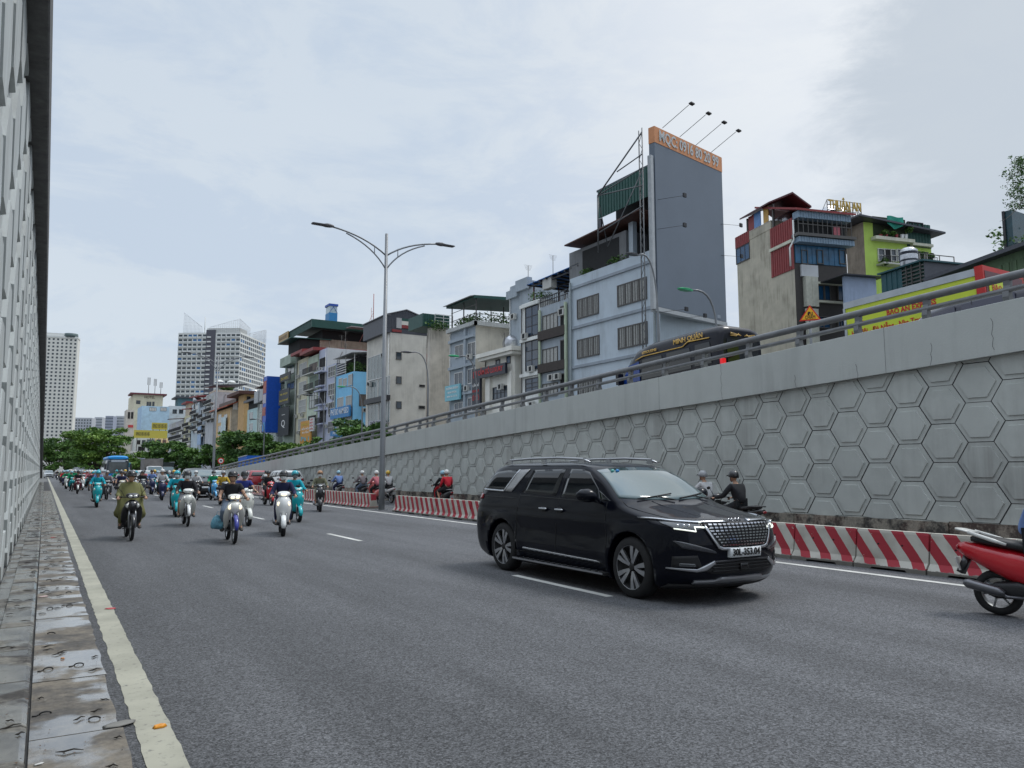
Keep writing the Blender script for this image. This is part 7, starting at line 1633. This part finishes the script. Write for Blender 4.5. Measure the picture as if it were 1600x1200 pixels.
    # arms of a two-sided hair cap
    hair = MB(); hair.ell(hd+Vector((-.012, 0, .035)), .104, .088, .105, 16, 10)
    return dict(body=body, shirt=shirt(False), jacket=shirt(True), shorts=trous(False), trousers=trous(True), poncho=poncho(), shoes=shoes, helmet=hel, peak=peak, mask=mask, eyes=eyes, strap=strap, hair=hair)
RM = {k: rider_meshes(k) for k in ('scooter', 'pegs', 'pillion', 'upright')}
def tomesh(x, nm):
    if isinstance(x, MB):
        me = bpy.data.meshes.new(nm); me.from_pydata(x.v, [], x.f); me.polygons.foreach_set('use_smooth', [True]*len(me.polygons)); return me
    return x
for k in RM: RM[k] = {a: tomesh(b, a) for a, b in RM[k].items()}
def cloth(n, c): return M(n+' cloth', c, .85, 0, .12, 9, .3, 35)
def helm(n, c): return M(n+' helmet', c, .3, 0, 0, coat=.4)
def pmesh(src, mat, nm):
    key = (src.name, mat.name)
    if key not in PMC: me = src.copy(); me.materials.clear(); me.materials.append(mat); PMC[key] = me
    return PMC[key]
PMC = {}
def person(label, x, y, rz, kind='scooter', top='jacket', topm=None, legs='trousers', legm=None, hel=None, mask=None, shoem=None, s=1., group=None, z=0., simple=False):
    o = thing('person', label, 'person', (x, y, z), rz, group); o.scale = (s, s, s); R = RM[kind]
    link('body', pmesh(R['body'], skin_m, 'body'), o); link(top if top != 'poncho' else 'rain_poncho', pmesh(R[top], topm, top), o); link(legs, pmesh(R[legs], legm, legs), o)
    if top == 'poncho': link('jacket', pmesh(R['jacket'], topm, 'j'), o)
    h = link('helmet', pmesh(R['helmet'], hel, 'h'), o)
    if not simple:
        link('shoes', pmesh(R['shoes'], shoem or M('dark shoes', (.04,.035,.03), .6), 's'), o); link('peak', pmesh(R['peak'], M('black peak', (.01,.01,.01), .4), 'p'), h); link('chin_strap', pmesh(R['strap'], M('black strap', (.01,.01,.01), .7), 'c'), h)
        link('eyes', pmesh(R['eyes'], M('dark eyes', (.01,.008,.007), .2), 'e'), o)
    if mask: link('face_mask', pmesh(R['mask'], mask, 'm'), o)
    return o

# ================================================================== MOTORBIKES
spoke = M('alloy spokes', (.30,.31,.32), .35, .8, .1); eng = M('dark engine metal', (.03,.03,.032), .45, .5, .2, 8); seatm = M('black vinyl seat', (.014,.014,.015), .5, 0, .1); exh = M('dull exhaust', (.16,.16,.17), .35, .8, .15)
BP = M('bike paint', (.6,.6,.6), .25, 0, 0, coat=.7); BP2 = M('bike second paint', (.02,.02,.022), .35, 0, 0)
lampc = M('clear bike lamp', (.62,.63,.60), .15, .2, 0, coat=.8); lampon = M('lit bike lamp', (1., .86, .6), .3, 0, 0, emit=1.2); amber = M('amber lens', (.6,.22,.02), .3)
def bwheel(par, x, r, w, q=.80):
    m = MB(); m.lathe([(r*q, -w*.35), (r*(q+.07), -w*.5), (r*.95, -w*.42), (r, 0), (r*.95, w*.42), (r*(q+.07), w*.5), (r*q, w*.35), (r*q, -w*.35)], 'y', (0,0,0), 28); o = m.build('wheel', rub, par); o.location = (x, 0, r)
    m = MB(); m.lathe([(r*q, -w*.3), (r*(q-.06), 0), (r*q, w*.3)], 'y', (0,0,0), 28); m.lathe([(.001, -.05), (.045, -.045), (.045, .045), (.001, .05)], 'y', (0,0,0), 12)
    for i in range(6): a = 2*pi*i/6; m.tube([(.03*cos(a), 0, .03*sin(a)), (r*.76*cos(a+.2), 0, r*.76*sin(a+.2))], [.014, .010], 5)
    m.build('rim', spoke, o); return o
def rr(c, hw, hv, e=2.5, n=14, tilt=0.): return sec(c, hw, hv, e=e, n=n, tilt=tilt)[::-1]
def steer(o, zc, lamp_on=False, cowl=None):
    """handlebar, mirrors and cowl"""
    m = MB(); m.tube([(.27, -.33, zc-.03), (.33, -.22, zc-.01), (.40, -.08, zc-.03), (.40, .08, zc-.03), (.33, .22, zc-.01), (.27, .33, zc-.03)], .012, 7); hb = m.build('handlebar', eng, o)
    m = MB()
    for s in (-1, 1): m.tube([(.285, s*.21, zc-.015), (.265, s*.34, zc-.03)], .018, 8)
    m.build('grips', mattb, hb)
    m = MB()
    for s in (-1, 1): m.tube([(.33, s*.17, zc), (.345, s*.23, zc+.12), (.33, s*.30, zc+.19)], .006, 5); m.ell((.33, s*.34, zc+.205), .014, .06, .036, 12, 8)
    m.build('mirrors', mattb, o)
def make_scooter():
    o = thing('motorbike', 'x', 'scooter'); 
    bwheel(o, .62, .24, .115, .66); bwheel(o, -.62, .24, .13, .66)
    m = MB(); R = []                                        # front apron
    for x, z, w, t in ((.36,1.00,.05,.04), (.42,.95,.12,.06), (.465,.86,.175,.065), (.50,.76,.185,.065), (.50,.66,.19,.055), (.475,.56,.175,.045), (.44,.46,.15,.04), (.38,.36,.15,.045), (.30,.30,.15,.03)):
        R.append([(x+t*cos(a)*(1 if cos(a) > 0 else .35)-.10*(abs(sin(a))**2)*(w/.18)*.9, w*sin(a), z) for a in [2*pi*i/18 for i in range(18)]])
    m.loft(R[::-1]); m.build('front_apron', BP, o)
    m = MB(); R = []                                         # inner dark shield
    for x, z, w in ((.30,.96,.08), (.36,.80,.165), (.35,.60,.165), (.32,.42,.14), (.24,.30,.14)): R.append([(x+.02*cos(a), w*sin(a), z) for a in [2*pi*i/12 for i in range(12)]])
    m.loft(R[::-1]); m.build('inner_shield', BP2, o)
    m = MB(); m.loft([rr((x, 0, z), w, h, 4) for x, z, w, h in ((-.18,.30,.14,.05), (-.1,.28,.16,.045), (.22,.28,.16,.04), (.32,.31,.14,.04))]); m.build('floorboard', BP2, o)
    m = MB(); m.loft([rr((x, 0, z), w, h, 2.6) for x, z, w, h in ((-.98,.70,.05,.05), (-.90,.68,.10,.09), (-.72,.62,.15,.13), (-.50,.55,.165,.17), (-.30,.50,.16,.19), (-.16,.48,.14,.18), (-.08,.46,.10,.15))]); m.build('body_panel', BP, o)
    m = MB(); m.loft([rr((x, 0, z), w, h, 3) for x, z, w, h in ((-.84,.80,.08,.03), (-.74,.80,.13,.05), (-.50,.765,.145,.05), (-.30,.735,.145,.05), (-.12,.71,.11,.045), (-.04,.69,.05,.03))]); m.build('seat', seatm, o)
    m = MB(); m.tube([(-.60,.13,.80), (-.86,.12,.83), (-.96,.05,.83), (-.96,-.05,.83), (-.86,-.12,.83), (-.60,-.13,.80)], .014, 6); m.build('grab_rail', M('pale grab rail', (.4,.4,.4), .4, .5, 0), o)
    m = MB(); m.loft([rr((x, 0, z), w, h, 2.4) for x, z, w, h in ((.28,1.00,.10,.04), (.33,1.02,.15,.06), (.40,1.02,.155,.07), (.45,1.00,.12,.055), (.475,.985,.07,.03))]); m.build('handlebar_cowl', BP, o)
    m = MB(); m.ell((.455, 0, 1.0), .035, .085, .038, 14, 8); m.build('headlight', lampc, o)
    m = MB()
    for s in (-1, 1): m.ell((.50, s*.125, .78), .02, .035, .05, 10, 8)
    m.build('indicators', lampc, o)
    steer(o, 1.0)
    m = MB(); R = []
    for i in range(9):
        a = lerp(radians(-5), radians(150), i/8); r = .275; c = (.62+r*cos(a), 0, .235+r*sin(a)); w = .065*(1 if 0 < i < 8 else .7); R.append([(c[0]+q*cos(a), y, c[2]+q*sin(a)) for y, q in ((-w,-.03), (-w*.8,.0), (0,.015), (w*.8,.0), (w,-.03), (0,-.0))])
    m.loft(R); m.build('front_fender', BP, o)
    m = MB()
    for s in (-1, 1): m.tube([(.62, s*.075, .235), (.54, s*.07, .50), (.46, s*.05, .60)], .016, 7)
    m.build('front_fork', spoke, o)
    m = MB(); m.loft([rr((x, -.05, z), w, h, 3) for x, z, w, h in ((-.70,.26,.04,.05), (-.62,.27,.08,.09), (-.40,.29,.10,.10), (-.2,.28,.07,.06))]); m.build('engine', eng, o)
    m = MB(); m.tube([(-.35,-.13,.22), (-.50,-.16,.22), (-.55,-.17,.25)], .018, 7); m.tube([(-.52,-.17,.25), (-.58,-.175,.27), (-.86,-.185,.33), (-.90,-.185,.34)], [.03,.05,.052,.03], 12); m.build('exhaust', exh, o)
    m = MB(); m.tube([(-.90,0,.60), (-.98,0,.42)], .05, 5); m.build('rear_mudguard', BP2, o); m = MB(); m.obox((-.985, 0, .52), (.006, 0, .0), (0, .085, 0), (-.02, 0, .07)); m.build('number_plate', M('worn plate', (.5,.5,.48), .5), o)
    m = MB(); m.ell((-.985, 0, .70), .02, .075, .032, 12, 6); m.build('tail_light', redl, o); return o
def make_underbone():
    o = thing('motorbike', 'x', 'motorbike')
    bwheel(o, .62, .29, .075); bwheel(o, -.62, .29, .085)
    m = MB()
    for s in (-1, 1): m.tube([(.62, s*.07, .29), (.53, s*.07, .58), (.47, s*.06, .72)], [.018, .02, .022], 8)
    m.build('front_fork', spoke, o)
    m = MB(); R = []
    for i in range(10):
        a = lerp(radians(5), radians(165), i/9); r = .33; w = .05*(1 if 0 < i < 9 else .6); c = (.62+r*cos(a), 0, .29+r*sin(a)); R.append([(c[0]+q*cos(a), y, c[2]+q*sin(a)) for y, q in ((-w,-.035), (-w*.8,.0), (0,.018), (w*.8,.0), (w,-.035), (0,-.0))])
    m.loft(R); m.build('front_fender', BP2, o)
    m = MB(); R = []                                         # nose cowl
    for x, z, w, t in ((.40,.93,.05,.04), (.45,.88,.13,.06), (.49,.81,.165,.07), (.49,.74,.15,.06), (.46,.66,.09,.045), (.43,.60,.04,.03)): R.append([(x+t*cos(a)-.07*(sin(a)**2)*(w/.16), w*sin(a), z) for a in [2*pi*i/16 for i in range(16)]])
    m.loft(R[::-1]); m.build('nose_cowl', BP, o)
    m = MB()                                                 # two leg shields sweeping down and back
    for s in (-1, 1):
        R = []
        for x, z, yc, w in ((.47,.82,.11,.07), (.45,.72,.15,.11), (.39,.60,.165,.12), (.31,.48,.165,.10), (.21,.38,.155,.07), (.10,.32,.14,.04)): R.append([(x+.045*cos(a), s*(yc-.01)+w*.62*sin(a), z+.045*cos(a)) for a in [2*pi*i/10 for i in range(10)]])
        m.loft(R if s > 0 else R)
    m.build('leg_shields', BP, o)
    m = MB(); m.loft([rr((x, 0, z), w, h, 2.6) for x, z, w, h in ((-.95,.72,.04,.04), (-.80,.70,.09,.07), (-.55,.64,.125,.09), (-.25,.60,.12,.10), (.0,.56,.08,.08), (.2,.60,.06,.06), (.38,.72,.05,.06))]); m.build('body_panel', BP, o)
    m = MB(); m.loft([rr((x, 0, z), w, h, 3) for x, z, w, h in ((-.84,.80,.07,.03), (-.70,.80,.12,.045), (-.40,.765,.13,.045), (-.15,.745,.11,.04), (.0,.72,.06,.03))]); m.build('seat', seatm, o)
    m = MB(); m.tube([(-.60,.12,.80), (-.86,.11,.82), (-.95,.05,.82), (-.95,-.05,.82), (-.86,-.11,.82), (-.60,-.12,.80)], .012, 6); m.build('grab_rail', eng, o)
    m = MB(); m.loft([rr((x, 0, z), w, h, 2.4) for x, z, w, h in ((.28,1.00,.08,.04), (.34,1.02,.14,.06), (.42,1.015,.15,.065), (.47,1.0,.11,.05), (.49,.99,.06,.03))]); m.build('handlebar_cowl', BP, o)
    m = MB(); m.ell((.47, .045, 1.0), .03, .055, .036, 12, 8); m.ell((.47, -.045, 1.0), .03, .055, .036, 12, 8); m.build('headlight', lampc, o)
    m = MB()
    for s in (-1, 1): m.ell((.50, s*.11, .79), .025, .038, .05, 10, 8)
    m.build('indicators', lampc, o)
    steer(o, 1.0)
    m = MB(); m.ell((.05, 0, .34), .17, .11, .10, 14, 8); m.loft([rr((x, 0, z), .05, .05) for x, z in ((.18,.38), (.34,.42))]); m.box(-.62, -.075, .26, -.05, -.045, .34); m.tube([(.05,-.2,.29), (.05,.2,.29)], .014, 6); m.build('engine', eng, o)
    m = MB(); m.tube([(.12,-.08,.26), (-.1,-.13,.24), (-.3,-.15,.25)], .017, 7); m.tube([(-.3,-.15,.25), (-.36,-.155,.26), (-.80,-.16,.33), (-.84,-.16,.335)], [.02,.042,.045,.02], 12); m.build('exhaust', exh, o)
    m = MB(); R = []
    for i in range(6):
        a = lerp(radians(60), radians(165), i/5); r = .34; c = (-.62+r*cos(a), 0, .29+r*sin(a)); R.append([(c[0]+q*cos(a), y, c[2]+q*sin(a)) for y, q in ((-.06,-.02), (0,.015), (.06,-.02), (0,-.0))])
    m.loft(R); m.build('rear_mudguard', mattb, o); m = MB(); m.obox((-.96, 0, .50), (.006, 0, 0), (0, .085, 0), (-.02, 0, .07)); m.build('number_plate', M('worn plate', (.5,.5,.48), .5), o)
    m = MB(); m.ell((-.965, 0, .70), .02, .07, .03, 12, 6); m.build('tail_light', redl, o); return o
BUSY = []
PROTO = {'scooter': make_scooter(), 'underbone': make_underbone()}
for p_ in PROTO.values(): p_.location = (0, -500, 0)
SIMPLE = ('wheel', 'front_apron', 'inner_shield', 'body_panel', 'seat', 'handlebar_cowl', 'front_fender', 'nose_cowl', 'leg_shields', 'headlight', 'mirrors', 'handlebar')
def bike(label, x, y, rz, kind, c1, c2=None, group=None, on=False, simple=False, lean=0.):
    src = PROTO[kind]; mats = {'bike paint': c1, 'bike second paint': c2 or BP2}
    if on: mats['clear bike lamp'] = lampon
    o = src.copy(); COL.objects.link(o); o.location = (x, y, 0); o.rotation_euler = (lean, 0, rz)
    for ch in kids(src):
        if simple and ch.name.split('.')[0] not in SIMPLE: continue
        copy_tree(ch, o, mats)
    tag(o, label, 'scooter' if kind == 'scooter' else 'motorbike', group); return o
bpt = lambda n, c: M(n+' bike plastic', c, .28, 0, 0, coat=.6)
WH, TEAL, CRM, BLK, NAVY, BLU, RED, PNK, GRY = (bpt('white', (.80,.81,.79)), bpt('teal', (.0,.40,.44)), bpt('cream', (.50,.46,.34)), bpt('black', (.012,.012,.014)), bpt('navy', (.01,.015,.07)), bpt('sky blue', (.08,.35,.62)), bpt('red', (.52,.01,.02)), bpt('salmon', (.60,.13,.12)), bpt('grey', (.10,.11,.12)))
BL2 = bpt('royal blue', (.03,.04,.30))
mw = M('white mask', (.68,.69,.68), .8); mg = M('grey mask', (.22,.23,.24), .8)
hb_, hw_, ht, hbr, hc, hy, hlb = helm('black', (.012,.012,.014)), helm('white', (.6,.6,.58)), helm('teal', (.0,.33,.40)), helm('brown', (.35,.17,.07)), helm('silver', (.3,.31,.32)), helm('yellow', (.6,.38,.02)), helm('pale blue', (.25,.45,.55))
olive, black_c, navy_c, blue_c, tealc, green_c, jean, grey_c, shortc, khaki, pinkc, redc_, whitec, skyc, plaid = cloth('olive', (.15,.15,.055)), cloth('black', (.012,.013,.016)), cloth('navy', (.012,.016,.06)), cloth('royal blue', (.02,.035,.20)), cloth('turquoise', (.0,.33,.42)), cloth('emerald', (.0,.24,.10)), cloth('denim', (.12,.16,.22)), cloth('grey', (.2,.21,.22)), cloth('grey short', (.16,.17,.19)), cloth('khaki', (.16,.16,.10)), cloth('pink', (.50,.16,.22)), cloth('red', (.60,.02,.04)), cloth('white', (.5,.5,.5)), cloth('light blue', (.16,.25,.50)), cloth('grey plaid', (.2,.17,.18))
def duo(px, py, blabel, kind, c1, c2, plabel, pkind=None, rz=HD, on=False, XY=None, **k):
    if XY: x, y = XY
    else: p = onZ(px, py); x, y = p.x, p.y; d = Vector((cos(rz), sin(rz), 0)); x -= d.x*.62; y -= d.y*.62
    BUSY.append((x, y)); b = bike(blabel, x, y, rz, kind, c1, c2, on=on); pkind = pkind or ('scooter' if kind == 'scooter' else 'pegs')
    return person(plabel, x, y, rz, pkind, **k)
duo(205, 845, 'black motorbike under the rider in the olive rain poncho', 'underbone', BLK, BLK, 'rider in an olive green rain poncho and black helmet nearest the left wall', top='poncho', topm=olive, legm=olive, hel=hb_)
duo(293, 823, 'cream-white motorbike with a white front fender under the black-jacketed rider', 'underbone', CRM if 0 else bpt('off-white', (.72,.73,.67)), WH, 'rider in a black jacket, grey shorts and white mask', rz=HD-.06, top='jacket', topm=black_c, legs='shorts', legm=shortc, hel=hb_, mask=mw)
duo(366, 850, 'white motorbike with blue fender and lit headlight, nearest of the motorbikes', 'underbone', bpt('pearl', (.72,.71,.65)), BL2, 'rider in a black T-shirt and jeans with a bare face', rz=HD-.08, on=True, top='shirt', topm=black_c, legm=jean, hel=hb_)
duo(442, 838, 'glossy white scooter with its headlight lit under the navy-jacketed rider', 'scooter', WH, BLK, 'rider in a navy jacket and white mask on the white scooter', rz=HD-.22, on=True, top='jacket', topm=navy_c, legm=navy_c, hel=hb_, mask=mw)
duo(388, 822, 'cream scooter right behind the black T-shirt rider', 'scooter', bpt('off-white', (.72,.73,.67)), BLK, 'rider in a royal blue polo shirt and grey mask', top='shirt', topm=blue_c, legs='shorts', legm=shortc, hel=hb_, mask=mg)
duo(467, 816, 'turquoise scooter right of the white scooter', 'scooter', TEAL, BLK, 'rider in a turquoise jacket and turquoise helmet with a grey mask', rz=HD-.05, top='jacket', topm=tealc, legm=black_c, hel=ht, mask=mg)
duo(500, 800, 'black scooter with a white V-shaped nose beside the barrier', 'scooter', BLK, WH, 'rider in an olive jacket, brown helmet and white mask beside the barrier', rz=HD-.25, top='jacket', topm=khaki, legs='shorts', legm=khaki, hel=hbr, mask=mw)
duo(151, 793, 'turquoise scooter alone near the left edge stripe', 'scooter', TEAL, BLK, 'rider in a turquoise jacket and helmet on the lone scooter near the left stripe', rz=HD-.03, top='jacket', topm=tealc, legm=black_c, hel=ht)
duo(167, 781, 'dark motorbike just behind the lone turquoise scooter', 'underbone', GRY, BLK, 'rider in grey just behind the lone turquoise scooter', top='jacket', topm=plaid, legm=black_c, hel=hc)
duo(275, 808, 'turquoise scooter half hidden behind the cream-white motorbike', 'scooter', TEAL, BLK, 'rider in a turquoise jacket half hidden behind the black-jacketed rider', rz=HD-.1, top='jacket', topm=tealc, legm=black_c, hel=ht, mask=mw)
duo(254, 779, 'navy blue motorbike with an emerald-jacketed rider', 'underbone', NAVY, NAVY, 'rider in an emerald green jacket on the navy motorbike', top='jacket', topm=green_c, legm=black_c, hel=hb_)
duo(336, 782, 'sky blue scooter in front of the dark people carrier', 'scooter', BLU, WH, 'rider in an emerald green jacket and white mask on the sky blue scooter', top='jacket', topm=green_c, legm=black_c, hel=hb_, mask=mw)
duo(190, 783, 'cream scooter left of the olive poncho rider\'s helmet', 'scooter', CRM, CRM, 'rider in a navy T-shirt on the cream scooter left of the olive poncho', top='shirt', topm=navy_c, legm=black_c, hel=hb_)
duo(223, 776, 'dark scooter with white cowl behind the olive poncho rider', 'scooter', GRY, WH, 'rider in black behind the right shoulder of the olive poncho', top='jacket', topm=black_c, legm=black_c, hel=hb_)
duo(121, 772, 'wine red and white motorbike near the left stripe', 'underbone', bpt('wine', (.16,.02,.04)), WH, 'rider in a black T-shirt and dark cap on the wine red motorbike', top='shirt', topm=black_c, legm=black_c, hel=hairm)
duo(135, 762, 'small turquoise scooter behind the wine red motorbike', 'scooter', TEAL, BLK, 'rider in red and pink behind the wine red motorbike', top='jacket', topm=pinkc, legm=black_c, hel=hw_)
duo(308, 782, 'dark motorbike behind the black-jacketed rider', 'underbone', BLK, BLK, 'rider in a white shirt and pale helmet behind the black-jacketed rider', top='jacket', topm=whitec, legm=black_c, hel=hw_, mask=mw)
duo(352, 790, 'dark scooter behind the black T-shirt rider', 'scooter', GRY, BLK, 'rider with a yellow-trimmed jacket behind the black T-shirt rider', top='jacket', topm=cloth('yellow', (.5,.33,.03)), legm=black_c, hel=hc)
duo(424, 790, 'dark red scooter behind the navy-jacketed rider', 'scooter', RED, BLK, 'rider in a black jacket behind the navy-jacketed rider', top='jacket', topm=black_c, legm=black_c, hel=hb_)
# bag hanging at the side of the black T-shirt rider
p = onZ(366, 850); m = MB(); m.loft([[(.15*w*cos(a), .09*w2*sin(a), z+.012*cos(3*a)) for a in [2*pi*i/14 for i in range(14)]][::1] for z, w, w2 in ((.30,.7,.6), (.33,.95,.9), (.42,1.05,1.1), (.50,.95,.8), (.56,.8,.35), (.60,.5,.15))]); m.tube([(-.06,0,.58), (-.05,0,.68), (.05,0,.68), (.06,0,.58)], .006, 5); bg_ = m.build('shopping_bag', M('blue printed bag', (.10,.26,.34), .6, 0, .7, 9)); bg_.location = (p.x-.30, p.y+.60, 0); bg_.rotation_euler = (0, .12, .2); tag(bg_, 'blue printed shopping bag hanging beside the black T-shirt rider', 'bag')
# riders going away behind the barrier
AW = pi/2
def away(px, X, blabel, kind, c1, c2, plabel, **k):
    # place so that the rider is seen at px
    d = ray(px, 735); y = X*d.y/d.x; b = bike(blabel, X, y, AW, kind, c1, c2); return person(plabel, X, y, AW, 'scooter' if kind == 'scooter' else 'pegs', **k), X, y
away(528, 14.0, 'dark scooter behind the barrier, ridden by the pale blue shirt', 'scooter', BLK, WH, 'rider seen from behind in a light blue shirt and pale blue cap helmet', top='jacket', topm=skyc, legm=navy_c, hel=hlb)
away(565, 14.3, 'dark motorbike ridden by the plaid shirt behind the barrier', 'underbone', BLK, BLK, 'rider in a grey plaid shirt and white helmet behind the barrier', top='jacket', topm=plaid, legm=jean, hel=hw_)
away(587, 13.6, 'salmon pink scooter behind the barrier left of the tall lamp post', 'scooter', PNK, PNK, 'rider in a pink blouse and white helmet on the salmon scooter', top='jacket', topm=pinkc, legm=black_c, hel=hw_)
away(605, 14.6, 'white motorbike hidden by the tall lamp post', 'underbone', WH, BLK, 'rider in a yellow helmet partly hidden by the tall lamp post', top='jacket', topm=whitec, legm=black_c, hel=hy)
_, X_, y_ = away(690, 14.2, 'black and red scooter carrying two people behind the barrier', 'scooter', BLK, RED, 'driver in black on the two-person scooter behind the barrier', top='jacket', topm=black_c, legm=black_c, hel=hlb, mask=mw)
person('pillion passenger in a bright red hoodie behind the barrier', X_, y_, AW, 'pillion', top='jacket', topm=redc_, legs='shorts', legm=black_c, hel=hw_)
away(1093, 14.6, 'motorbike of the white-shirted rider mostly hidden by the black minivan', 'underbone', BLK, BLK, 'rider in a white shirt and grey helmet just over the bonnet of the black minivan', top='jacket', topm=whitec, legm=black_c, hel=hc)
away(1140, 13.3, 'dark motorbike just over the nose of the black minivan', 'underbone', BLK, BLK, 'rider in a black suit jacket and black helmet over the nose of the black minivan', top='jacket', topm=black_c, legm=black_c, hel=hb_)
away(415, 14.6, 'motorbike behind the far barrier next to the dark red car', 'underbone', GRY, BLK, 'rider in a white shirt seen from behind near the dark red car', top='jacket', topm=whitec, legm=grey_c, hel=hb_)
# big red scooter cut by the right edge
p = onZ(1551, 962); bx_, by_ = p.x+.0, p.y
def big_red():
    rz = HD+.22; d = Vector((cos(rz), sin(rz), 0)); c = Vector((p.x+.12, p.y-.02, 0))+d*.62*1.03; o = bike('bright red scooter with a pale grab rail cut by the right edge of the photo', c.x, c.y, rz, 'scooter', RED, BLK)
    o.scale = (1.03, 1.03, 1.03)
    q = person('rider in a pale blue shirt on the red scooter cut by the right edge', c.x+d.x*.0, c.y+d.y*.0, rz, 'scooter', top='jacket', topm=skyc, legm=black_c, hel=hb_)
    for ch in o.children:
        if ch.name.startswith('grab_rail'):
            m = MB(); m.loft([rr((x, 0, z), w, .014, 3) for x, z, w in ((-1.0,.90,.05), (-.94,.895,.11), (-.80,.865,.135))]); m.tube([(-.85,.125,.875), (-.60,.15,.80), (-.48,.155,.765)], [.02,.022,.014], 8); m.tube([(-.85,-.125,.875), (-.60,-.15,.80), (-.48,-.155,.765)], [.02,.022,.014], 8)
            t = m.build('x', M('pearl white rail', (.55,.55,.52), .35)); ch.data = t.data; bpy.data.objects.remove(t)
            for sl_ in ch.material_slots: sl_.link = 'DATA'
    return o
big_red()
# the far crowd of riders
rnd = random.Random(21)
CP = [WH, TEAL, CRM, BLK, NAVY, RED, GRY, BLK, WH]; CT = [black_c, tealc, navy_c, green_c, whitec, pinkc, grey_c, olive, black_c, plaid, redc_, skyc]; CHH = [hb_, hw_, ht, hc, hb_, hlb, hy, hw_]
spots = []
CARS = [(o_.location.x, o_.location.y) for o_ in bpy.data.objects if o_.get('category') in ('car', 'truck', 'bus')]
for i in range(900):
    if len(spots) > 92: break
    Y = rnd.uniform(66, 190) if len(spots) < 62 else rnd.uniform(44, 78); X = rnd.uniform(1.6, 3.2+(Y-60)*.045) if rnd.random() < .72 else rnd.uniform(5, 15 if Y > 85 else 10)
    if Y < 105 and 8.5 < X < 12.6: continue
    if Y < 66 and (X < 2.6 or X > 8.4 or any(abs(X-a) < .95 and abs(Y-b) < 2.6 for a, b in BUSY)): continue
    if all(abs(X-a)*1.0+abs(Y-b)*.35 > 1.15 for a, b in spots) and not any(abs(X-a) < 1.7 and abs(Y-b) < 3.6+(4 if b > 75 else 0) for a, b in CARS): spots.append((X, Y))
for X, Y in spots:
    kd = rnd.choice(('scooter', 'underbone')); fl = Y > 100
    bike('small far-off motorbike in the dense crowd down the road', X, Y, HD+rnd.uniform(-.1, .1), kd, rnd.choice(CP), rnd.choice((BLK, WH, BLK)), 'motorbikes in the far crowd', simple=True)
    person('small far-off rider in the dense crowd down the road', X, Y, HD, 'scooter' if kd == 'scooter' else 'pegs', top='jacket', topm=rnd.choice(CT), legm=rnd.choice((black_c, navy_c, grey_c)), hel=rnd.choice(CHH), mask=rnd.choice((mw, mg, None, None)), simple=True, group='riders in the far crowd', s=rnd.uniform(.94, 1.05))
for p_ in PROTO.values():
    for ch in list(p_.children):
        for g_ in list(ch.children): bpy.data.objects.remove(g_)
        bpy.data.objects.remove(ch)
    bpy.data.objects.remove(p_)
